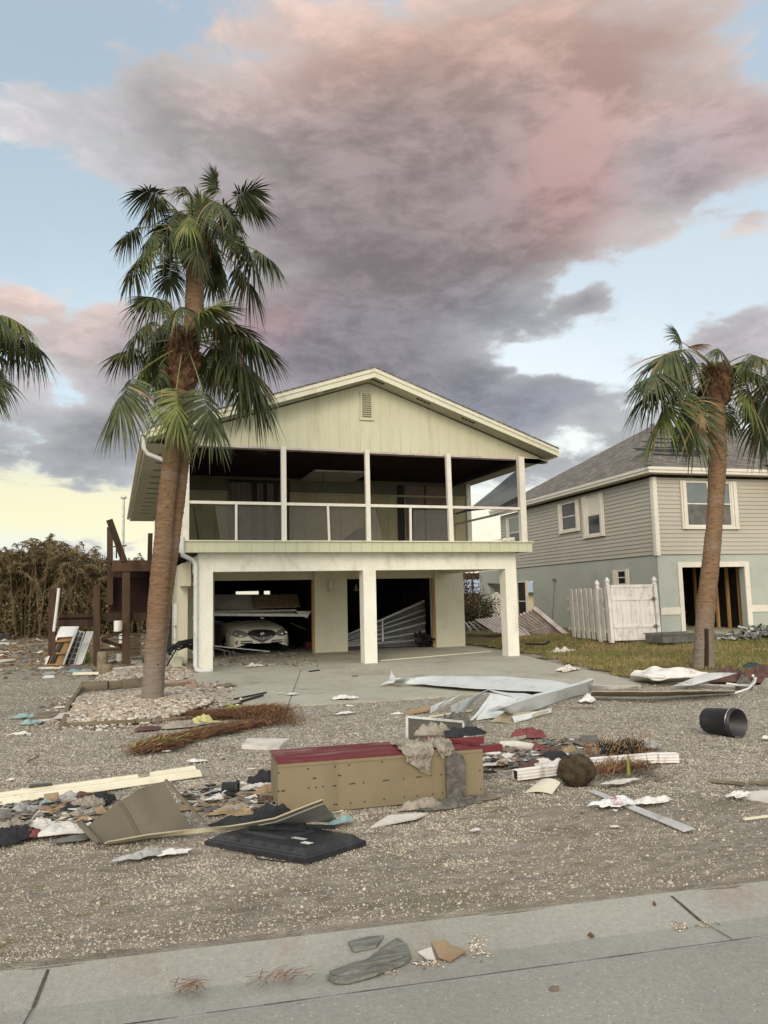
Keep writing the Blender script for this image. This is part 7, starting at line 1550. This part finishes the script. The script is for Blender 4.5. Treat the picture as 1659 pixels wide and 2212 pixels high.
# small litter, scattered one by one
rnd = random.Random(31)
sc = [('white paper scrap on gravel left of the mouldings', 'paper_white', cL(125, 597), .28), ('pale stone chip in front of the drive', 'gypsum', cL(985, 697), .1), ('white wrapper on gravel behind the wardrobe', 'paper_white', cL(1180, 757), .2), ('white paper curl before the drive edge', 'paper_white', cb4(600, 103), .25), ('white crumpled paper left of the bent sheets', 'paper_white', cb4(935, 108), .2),
      ('white tile pieces on the drive', 'paper_white', cM(1395, 1220), .45), ('small white scrap on the drive edge', 'paper_white', cM(1440, 1258), .15), ('pale scrap on the drive corner', 'gypsum', cM(1015, 1190), .25), ('tiny pale scrap on the drive', 'gypsum', cM(925, 1182), .12), ('brown muddy heap on the drive', 'timber_grey', cM(530, 1130), .45), ('grey scrap on the drive below the car', 'gypsum', cM(740, 980), .5),
      ('pale round stone before the root ball', 'gypsum', c5(1030, 852), .07), ('pale chip near the kerb centre', 'gypsum', c5(120, 872), .09), ('white paper near the left timber edge', 'paper_white', cL(365, 437), .2), ('oval pale scrap left of the wardrobe', 'gypsum', cL(1492, 805), .09), ('white scrap below the left moulding', 'paper_white', cL(60, 870), .08), ('beige long scrap before the wardrobe', 'gypsum', cb4(940, 775), .0),
      ('white clump before the arched board', 'cloth_white', cb4(1085, 715), .0), ('flat white paper in the lawn', 'paper_white', crop(1800, 2000, 1.3554)(1255, 717), .5), ('white papers on the lawn right of the palm', 'paper_white', crop(1800, 2000, 1.3554)(1600, 742), .6), ('pale slab scraps along the lawn edge', 'gypsum', crop(1800, 2000, 1.3554)(590, 880), .7), ('pale broken slab beside the drive', 'gypsum', crop(1800, 2000, 1.3554)(560, 775), .9)]
for i, (lab, m_, uv, s) in enumerate(sc):
    if s: rag('litter', lab, 'litter', V3(G(*uv), .045 if inside_drive(*G(*uv).xy) else (.16 if 'lawn' in lab and i > 17 else .01)), (s, s * .55), m_, rot=rnd.uniform(-30, 30), h=s * .2, seed=170 + i, n=12)
sheet('flat_board', 'long beige flat board on gravel before the wardrobe', 'board', [G(*cb4(760, 835), .01), G(*cb4(1060, 785), .015), G(*cb4(1130, 750), .02), G(*cb4(880, 765), .02)], 'gypsum', th=.012, ns=.012)
rag('white_film', 'grey white film bunch at the foot of the wardrobe', 'film', G(*cb4(1090, 715), .01), (.38, .16), 'cloth_beige', h=.07, seed=201)
rag('brown_scrap', 'grey brown rag under the right end of the wardrobe', 'rag', G(*cb4(1470, 665), .01), (.36, .12), 'timber_grey', h=.05, seed=202)
for (a, b, lab, w) in ((cL(1390, 400), cL(1580, 362), 'black strip lying on the drive corner, upper one', .04), (cL(1430, 415), cL(1560, 378), 'black strip lying on the drive corner, lower one', .05), (cL(1330, 450), cL(1440, 425), 'dark strip at the drive corner beside the straw', .06)):
    board('black_strip', lab, 'strip', a, b, w, .02, 'rubber', za=.045, zb=.05)
board('dark_stick', 'dark stick lying on the drive before the middle pillar', 'stick', cM(1140, 1018), cM(1210, 1008), .06, .02, 'rubber', za=.04, zb=.04)
board('brown_stick', 'small brown stick on the drive right of the dark stick', 'stick', cM(1450, 1053), cM(1490, 1050), .05, .02, 'timber_grey', za=.04, zb=.04)
board('painted_batten', 'long pale yellow batten across the car port floor', 'batten', c6(360, 938), c6(1160, 868), .12, .02, 'cream_vinyl', za=.04, zb=.04)
# twigs
for (a, b, lab) in ((cL(160, 765), cL(230, 735), 'thin dark twig on gravel at the left'), (c5(175, 738), c5(330, 735), 'thin pale stick on gravel before the wardrobe end'), (c5(1100, 560), c5(1340, 540), 'thin pale twig right of the dry plant'), (cL(140, 610), cL(175, 575), 'short grey stake beside the white scrap')):
    board('twig', lab, 'twig', a, b, .012, .012, 'timber_grey')
# pebble bed, its timber edging and bricks
bed = [cL(482, 372), cL(840, 350), cL(1110, 318), cL(1170, 330), cL(1250, 440), cL(1000, 520), cL(375, 552)]
bed2 = [cL(500, 305), cL(640, 235), cL(850, 175), cL(1120, 175), cL(1160, 255), cL(1060, 275), cL(840, 285)]
bedP = [[(G(*q).x, G(*q).y) for q in b] for b in (bed, bed2)]
PH = (1 + 5 ** .5) / 2; ICO = [Vector(v).normalized() for v in ((-1, PH, 0), (1, PH, 0), (-1, -PH, 0), (1, -PH, 0), (0, -1, PH), (0, 1, PH), (0, -1, -PH), (0, 1, -PH), (PH, 0, -1), (PH, 0, 1), (-PH, 0, -1), (-PH, 0, 1))]
ICF = [(0, 11, 5), (0, 5, 1), (0, 1, 7), (0, 7, 10), (0, 10, 11), (1, 5, 9), (5, 11, 4), (11, 10, 2), (10, 7, 6), (7, 1, 8), (3, 9, 4), (3, 4, 2), (3, 2, 6), (3, 6, 8), (3, 8, 9), (4, 9, 5), (2, 4, 11), (6, 2, 10), (8, 6, 7), (9, 8, 1)]
for nm, c in (('stone_a', (188, 174, 153)), ('stone_b', (162, 147, 127)), ('stone_c', (144, 136, 125)), ('stone_d', (206, 199, 186)), ('stone_e', (170, 153, 134)), ('stone_f', (104, 97, 87))): mat(nm, c, None, 9, .85, .1, 60)
ST = ['stone_a', 'stone_b', 'stone_c', 'stone_d', 'stone_e', 'stone_f']
def stone(m, p, s, rnd, mi):
    a, b = rnd.uniform(0, 6.28), rnd.uniform(.55, .85); rx, ry, rz = s * rnd.uniform(.8, 1.3), s * rnd.uniform(.6, 1), s * b * .75; ca, sa = math.cos(a), math.sin(a); t = rnd.uniform(-.3, .3)
    m.add([(p.x + (v.x * rx) * ca - (v.y * ry) * sa, p.y + (v.x * rx) * sa + (v.y * ry) * ca, p.z + v.z * rz + v.x * t * s) for v in [v * rnd.uniform(.88, 1.1) for v in ICO]], ICF, mi, True)
rnd = random.Random(44); m = MB()
for bi, P in enumerate(bedP):
    xs = [p[0] for p in P]; ys = [p[1] for p in P]
    for k in range(15000 if bi == 0 else 9000):
        X, Y = rnd.uniform(min(xs), max(xs)), rnd.uniform(min(ys), max(ys))
        if not in_poly(P, X + N3(X * 3, Y * 3, 0) * .1, Y): continue
        d2 = (X - .63) ** 2 + (Y - 13.2) ** 2; z = .02 + .10 * math.exp(-d2 * .5) + .03 * rnd.random()
        stone(m, Vector((X, Y, z)), rnd.uniform(.022, .05), rnd, rnd.choice((0, 0, 1, 1, 2, 3, 4, 4, 5)))
for k in range(1500):                                # strays kicked out over the edging
    P = bedP[0]; i = rnd.randrange(len(P)); (x0, y0), (x1, y1) = P[i], P[(i + 1) % len(P)]; f = rnd.random(); X, Y = lerp(x0, x1, f) + rnd.gauss(0, .28), lerp(y0, y1, f) + rnd.gauss(0, .28)
    stone(m, Vector((X, Y, .015 + (.035 if inside_drive(X, Y) else 0))), rnd.uniform(.018, .042), rnd, rnd.choice((0, 0, 1, 1, 2, 3, 4, 5)))
stuff(m.build('pebbles', ST, keep=True), 'tan and cream river pebbles round the foot of the palms', 'pebbles')
m = MB()
for P in bedP: m.add([(x, y, .012) for x, y in P], [tuple(range(len(P)))])
struct(m.build('bed_soil', 'slate_grey', keep=True))
board('edging_timber', 'grey weathered timber sleeper at the back edge of the pebble bed, left one', 'timber', cL(480, 335), cL(640, 328), .14, .16, 'timber_grey'); board('edging_timber', 'pale grey timber sleeper in the middle of the bed edge', 'timber', cL(640, 326), cL(735, 318), .15, .14, 'timber_grey'); board('edging_timber', 'brown timber sleeper at the palm side of the bed edge', 'timber', cL(735, 322), cL(850, 310), .14, .17, 'timber_grey')
board('edging_timber', 'timber sleeper right of the palm below the bricks', 'timber', cL(960, 322), cL(1110, 312), .12, .08, 'timber_grey')
board('edging_timber', 'thin slanting timber along the left side of the pebble bed', 'timber', cL(482, 330), cL(395, 470), .06, .08, 'timber_grey'); board('edging_timber', 'thin timber along the front side of the pebble bed, left half', 'timber', cL(370, 553), cL(800, 532), .05, .05, 'timber_grey'); board('edging_timber', 'thin timber along the front side of the pebble bed, right half', 'timber', cL(800, 530), cL(1150, 512), .05, .05, 'timber_grey'); board('edging_timber', 'short timber end at the left front corner of the pebble bed', 'timber', cL(372, 555), cL(395, 505), .07, .07, 'timber_grey')
for (x, y, lab) in ((1015, 290, 'leftmost of the four pinkish bricks on the pebble bed'), (1080, 290, 'middle left pinkish brick on the pebble bed'), (1128, 282, 'back right pinkish brick next to the drive'), (1138, 312, 'front pinkish brick next to the drive')):
    p = gl_(x, y, .06); m = MB(); a = R(rnd.uniform(-12, 12)); d = Vector((math.cos(a), math.sin(a), 0)) * (.16 if x < 1020 else .11)
    m.bar(p - d, p + d, .2, .12); o = m.build('brick', 'brick_red'); tag(o, lab, 'brick')
# black pipes bundled at the left pillar
rnd = random.Random(21); PB = thing('pipe_bundle', 'bundle of bent black plastic pipes behind the left pillar', 'pipes', tuple(gm(160, 900)))
for k in range(11):
    y = 19.8 + k * .06; m = MB(); x0, y0_ = 90 + rnd.uniform(-10, 30), 860 + rnd.uniform(-40, 30); P = [PY(*cM(x0, y0_), y), PY(*cM(x0 + 50, 800 + rnd.uniform(-20, 50)), y), PY(*cM(190, 775 + rnd.uniform(-5, 70)), y), PY(*cM(300, 765 + rnd.uniform(0, 80)), y), PY(*cM(430, 830 + rnd.uniform(-20, 20)), y)]
    m.tube([P[0].lerp(P[1], 0), P[0].lerp(P[1], .6) + Vector((0, 0, .03)), P[1].lerp(P[2], .3), P[2], P[3], P[4]], .022, 6); m.build('pipe', 'pipe_black', PB)
m = MB(); m.tube([PY(*cM(205, 790), 19.7), PY(*cM(150, 880), 19.6), PY(*cM(105, 962), 19.5)], .022, 6); m.build('pipe', 'pipe_black', PB)
m = MB(); m.box(1.45, HY + 1.6, 0, 1.68, HY + 2.6, .28); tag(m.build('concrete_block', 'stucco_smooth'), 'low pale concrete block at the foot of the side wall', 'block')
m = MB(); 
for k in range(300):
    u, v = rnd.uniform(455, 690), rnd.uniform(1395, 1440); p = G(u, v, .04); a = rnd.uniform(0, 6.28); s = rnd.uniform(.02, .12); m.slab([p, p + Vector((s * math.cos(a), s * math.sin(a), .01)), p + Vector((s * math.cos(a + .8), s * math.sin(a + .8), .012))], .01, rnd.randint(0, 2))
stuff(m.build('floor_litter', ['gypsum', 'slate_grey', 'pine_straw'], keep=True), 'small broken litter strewn over the carport floor', 'debris')
# things lying below the deck and far at the left
c8b = crop(0, 1900, 2.074)
def s8(x, y, z=.02): return G(*c8b(x, y), z)
for (pts, m_, nm, lab, cat) in (
    ([(310, 1520), (490, 1520), (490, 1505), (320, 1505)], 'gypsum', 'white_plank', 'thin pale plank on the ground before the drawer carcass', 'plank'), ([(350, 1565), (460, 1560), (440, 1540), (370, 1545)], 'plastic_clear', 'pale_sheet', 'pale sheet scrap before the deck, left one', 'sheet'),
    ([(345, 1592), (445, 1590), (440, 1570), (370, 1572)], 'white_metal', 'pale_sheet', 'pale sheet scrap before the deck, front one', 'sheet'), ([(590, 1568), (805, 1565), (805, 1548), (600, 1550)], 'cream_vinyl', 'white_plank', 'cream plank on the ground left of the wood stumps', 'plank'),
    ([(560, 1545), (660, 1560), (650, 1530), (580, 1520)], 'cyan_plastic', 'pale_sheet', 'bluish crushed sheet left of the cream plank', 'sheet'), ([(650, 1550), (760, 1545), (740, 1515), (670, 1520)], 'plastic_clear', 'pale_sheet', 'grey crushed sheet above the cream plank', 'sheet'),
    ([(880, 1530), (1165, 1515), (1165, 1495), (900, 1515)], 'white_metal', 'white_plank', 'white plank on the pebbles right of the stumps', 'plank'), ([(870, 1470), (960, 1450), (950, 1435), (860, 1455)], 'white_metal', 'pale_sheet', 'white strip below the deck braces', 'sheet'),
    ([(1070, 1475), (1160, 1475), (1160, 1445), (1080, 1450)], 'paper_white', 'pale_sheet', 'white crumpled sheet beside the palm trunk', 'sheet'), ([(0, 1470), (150, 1445), (140, 1437), (0, 1445)], 'gypsum', 'white_plank', 'pale board on the ground at the left edge', 'plank'),
    ([(0, 1330), (75, 1325), (75, 1305), (0, 1308)], 'white_metal', 'white_plank', 'white board far back at the left edge', 'plank'), ([(110, 1398), (185, 1390), (180, 1383), (110, 1388)], 'gypsum', 'pale_sheet', 'small pale strip far back left of the deck', 'sheet'),
    ([(520, 1520), (760, 1515), (700, 1495), (540, 1500)], 'slate_grey', 'dark_mat', 'dark mat below the leaning boards', 'mat')):
    sheet(nm, lab, cat, [s8(x, y, .03 if i < 2 else .07) for i, (x, y) in enumerate(pts)], m_, th=.02, ns=.02, n=(6, 3))
m = MB(); p = s8(15, 1295, 0); m.box(p.x - .4, p.y, 0, p.x + .35, p.y + .4, .35); tag(m.build('black_crate', 'black_plastic'), 'black crate far back at the left picture edge', 'crate')
m = MB(); 
for k in range(2600):
    u, v = rnd.uniform(-30, 330), rnd.triangular(1362, 1470, 1385); p = G(u, v); a = rnd.uniform(0, 6.28); s = rnd.uniform(.04, .2) * (p.y / 26); h = s * rnd.uniform(.1, .5)
    d = Vector((math.cos(a), math.sin(a), 0)) * s; e = Vector((-d.y, d.x, 0)) * rnd.uniform(.1, .6)
    m.add([p - d, p + e, p + d, p - e, p + Vector((0, 0, h))], [(0, 1, 4), (1, 2, 4), (2, 3, 4), (3, 0, 4)], rnd.choice((0, 0, 0, 0, 1, 1, 0, 3, 2 if rnd.random() < .35 else 1)))
stuff(m.build('yard_litter', ['dead_leaf', 'slate_grey', 'gypsum', 'pine_straw'], keep=True), 'brown and grey storm litter covering the back yard', 'litter')
# fine rubbish between the larger pieces
def litter_bed(name, label, spots_, n, seed, smax=.07):
    rnd = random.Random(seed); m = MB()
    for k in range(n):
        (fx, x, y, rx, ry) = rnd.choice(spots_); a = rnd.uniform(0, 6.28); r = rnd.random() ** .5; p = fx(x + rx * r * math.cos(a), y + ry * r * math.sin(a), 0); s = rnd.uniform(.012, smax); t = rnd.uniform(0, 6.28)
        z = rnd.uniform(.0, .035); q = [p + Vector((math.cos(t + i * 1.57 + rnd.uniform(-.4, .4)) * s, math.sin(t + i * 1.57) * s * .7, z + rnd.uniform(0, s * .6))) for i in range(4)]
        m.add(q, [(0, 1, 2), (0, 2, 3)], rnd.choice((0, 1, 2, 2, 3, 4, 4, 4, 2, 3, 6, 5 if rnd.random() < .5 else 3)))
    stuff(m.build(name, ['cardboard', 'gypsum', 'slate_grey', 'cloth_beige', 'timber_grey', 'paper_white', 'cloth_dark'], keep=True), label, 'debris')
litter_bed('fine_debris', 'fine mixed scraps under the left rubbish pile', [(ga_, 300, 540, 380, 120), (ga_, 650, 540, 200, 110), (ga_, 100, 620, 140, 130)], 1500, 1)
litter_bed('fine_debris', 'fine mixed scraps between the olive panel and wardrobe', [(gb_, 400, 430, 350, 110), (gb_, 650, 460, 150, 90)], 1100, 2)
litter_bed('fine_debris', 'fine mixed scraps right of the wardrobe', [(g5, 450, 370, 330, 80), (g5, 300, 400, 160, 60), (g5, 700, 340, 180, 60), (g5, 1000, 430, 260, 60)], 1500, 3)
litter_bed('fine_debris', 'loose scraps scattered widely over the gravel', [(g5, 500, 500, 1100, 350), (gl_, 800, 700, 900, 300)], 260, 4, .03)
# ---- kerb: slate slabs, cardboard and gravel washed into the gutter
def kz_at(X, Y):
    t = (kb(X) - Y) / (kb(X) - kc(X)); return lerp(.018, -.012, min(max(t, 0) * 2, 1)) if t < .5 else (lerp(-.012, -.045, t * 2 - 1) if t < 1 else -.04)
def gkz(x, y, up=.0):
    p = gk(x, y, -.02); p.z = kz_at(p.x, p.y) + up; return p
def shard(name, label, cat, poly, m_, th=.012, up=.003):
    P = [gkz(x, y, up + (.006 if i % 2 else 0)) for i, (x, y) in enumerate(poly)]; c = sum(P, Vector()) / len(P); m = MB(); N_ = len(P)
    top = [p + Vector((0, 0, th)) for p in P]; m.add(P + top + [c + Vector((0, 0, th + .004))], [(i, (i + 1) % N_, (i + 1) % N_ + N_, i + N_) for i in range(N_)] + [(i + N_, (i + 1) % N_ + N_, 2 * N_) for i in range(N_)]); tag(m.build(name, m_), label, cat)
shard('slate_slab', 'long layered grey slate slab lying in the gutter', 'slate', [(160, 378), (188, 398), (235, 396), (330, 372), (425, 330), (448, 312), (432, 282), (400, 272), (350, 292), (300, 325), (215, 345)], 'slate_layer', .014)
shard('slate_slab', 'narrow grey slate sliver behind the long slab on the kerb', 'slate', [(232, 284), (250, 305), (330, 290), (355, 268), (300, 270)], 'slate_layer')
shard('slate_slab', 'thin upper layer of slate resting on the long slab', 'slate', [(170, 372), (200, 388), (290, 365), (420, 322), (380, 318), (250, 345)], 'slate_layer', .008, up=.02)
shard('cardboard_scrap', 'tan torn cardboard on the kerb right of the slate', 'cardboard', [(515, 270), (540, 312), (580, 322), (632, 290), (590, 278), (560, 268)], 'cardboard', .008)
shard('white_scrap', 'pale scrap between the slate and the tan cardboard', 'scrap', [(470, 295), (500, 318), (530, 315), (515, 285)], 'gypsum', .006)
shard('brown_leaf', 'flat brown leaf lying on the road', 'leaf', [(908, 412), (925, 425), (950, 422), (948, 408), (925, 403)], 'timber_grey', .003); shard('brown_leaf', 'small dark leaf on the kerb before the joint', 'leaf', [(1045, 232), (1060, 243), (1070, 236), (1055, 228)], 'pine_straw', .004); shard('brown_leaf', 'tiny leaf on the kerb near the right joint', 'leaf', [(1268, 152), (1278, 158), (1280, 150), (1272, 146)], 'pine_straw', .004)
rnd = random.Random(3); m = MB()
for (x, y, rx, ry, n) in ((670, 275, 35, 32, 170), (500, 325, 60, 12, 90), (380, 352, 30, 10, 30), (1358, 202, 24, 12, 70), (1440, 195, 40, 8, 30), (240, 360, 80, 16, 30)):
    for k in range(n):
        p = gkz(x + rnd.gauss(0, rx * .5), y + rnd.gauss(0, ry * .5), .002); stone(m, p, rnd.uniform(.003, .009), rnd, rnd.choice((0, 1, 3, 4, 4, 5)))
stuff(m.build('gutter_gravel', ST, keep=True), 'small gravel washed into the gutter along the kerb', 'gravel')
for (p0, p1, nm_) in (((-430, 470), (-330, 455), 'small rusty twig cluster in the gutter at the left'), ((-140, 455), (90, 412), 'longer pale twig cluster in the gutter left of the slate')):
    straws('gutter_twigs', nm_, 'twigs', [gkz(p0[0] * .86, p0[1] * .99 - 40, .004), gkz(p1[0] * .86, p1[1] - 20, .004)], 60, .09, ['straw_dry', 'bush_red', 'pine_straw'], 5, up=.05, spread=.02, w=.002)
# ---- loose stones over the gravel ground
rnd = random.Random(99); m = MB(); cnt = 0
OCT = [Vector(v) for v in ((1, 0, 0), (-1, 0, 0), (0, 1, 0), (0, -1, 0), (0, 0, 1))]; OF = [(0, 2, 4), (2, 1, 4), (1, 3, 4), (3, 0, 4)]
while cnt < 105000:
    u, v = rnd.uniform(-20, 1680), 2110 - 640 * rnd.random() ** 1.5; p = G(u, v)
    if p.y < kb(p.x) + .04 or inside_drive(p.x, p.y) or in_poly(lpoly, p.x, p.y) or p.y > 19: continue
    dd = p.y - kb(p.x); keep = .10 + .90 * smoothstep(.9, 2.9, dd + N3(p.x * .8, p.y * 1.6, 0, 4) * 1.8 + N3(p.x * 2.5, p.y * 5, 0, 4) * .8)
    if rnd.random() > keep: continue
    p.z = gz(p.x, p.y) - .002; s = rnd.uniform(.0045, .0105) * (1 + .05 * dd) * (1.7 if rnd.random() < .04 else 1); a = rnd.uniform(0, 6.28); ca, sa = math.cos(a), math.sin(a); rx, ry, rz = s, s * rnd.uniform(.55, 1), s * rnd.uniform(.5, .9)
    m.add([(p.x + q.x * rx * ca - q.y * ry * sa + rnd.uniform(-.15, .15) * s, p.y + q.x * rx * sa + q.y * ry * ca, p.z + q.z * rz + (.1 * s if q.z else 0)) for q in OCT], OF, rnd.choice((0, 0, 0, 0, 1, 1, 1, 2, 2, 4, 4, 5, 5, 3 if rnd.random() < .4 else 0))); cnt += 1
for nm, c in (('grit_a', (178, 169, 152)), ('grit_b', (152, 143, 127)), ('grit_c', (190, 181, 165)), ('grit_d', (202, 195, 182)), ('grit_e', (118, 110, 96)), ('grit_f', (172, 157, 133))): mat(nm, c, None, 9, .9, .1, 60)
for k in range(900):                                 # clods of dry earth and single larger stones in the worn strip by the kerb
    u, v = rnd.uniform(-20, 1680), rnd.uniform(1800, 2110); p = G(u, v)
    if p.y < kb(p.x) + .05: continue
    q = N3(p.x * 1.2, p.y * 3, 0, 12)
    if q < rnd.uniform(-.3, .5): continue
    p.z = gz(p.x, p.y); stone(m, p, rnd.uniform(.006, .02), rnd, rnd.choice((0, 1, 2, 5, 5)))
stuff(m.build('loose_gravel', ['grit_a', 'grit_b', 'grit_c', 'grit_d', 'grit_e', 'grit_f'], keep=True), 'loose pale and brown gravel stones scattered over the ground', 'gravel')

# sparse low weeds in the gravel
rnd = random.Random(57); m = MB()
for k in range(420):
    u, v = rnd.uniform(-20, 1680), rnd.uniform(1560, 2080); p = G(u, v)
    if p.y < kb(p.x) + .1 or inside_drive(p.x, p.y) or in_poly(lpoly, p.x, p.y) or N3(p.x * .9, p.y * .9, 0, 20) < rnd.uniform(-.1, .35): continue
    for q in range(rnd.randint(4, 12)):
        a = rnd.uniform(0, 6.28); b = p + Vector((rnd.gauss(0, .015), rnd.gauss(0, .015), gz(p.x, p.y))); l = rnd.uniform(.015, .05); w = Vector((-math.sin(a), math.cos(a), 0)) * .0022
        m.add([b - w, b + w, b + Vector((math.cos(a) * l * .8, math.sin(a) * l * .8, l * .6))], [(0, 1, 2)], rnd.choice((0, 0, 1, 2)))
stuff(m.build('weeds', ['grass_green', 'straw_green', 'straw_dry'], keep=True), 'sparse low weeds growing in the gravel', 'weeds')
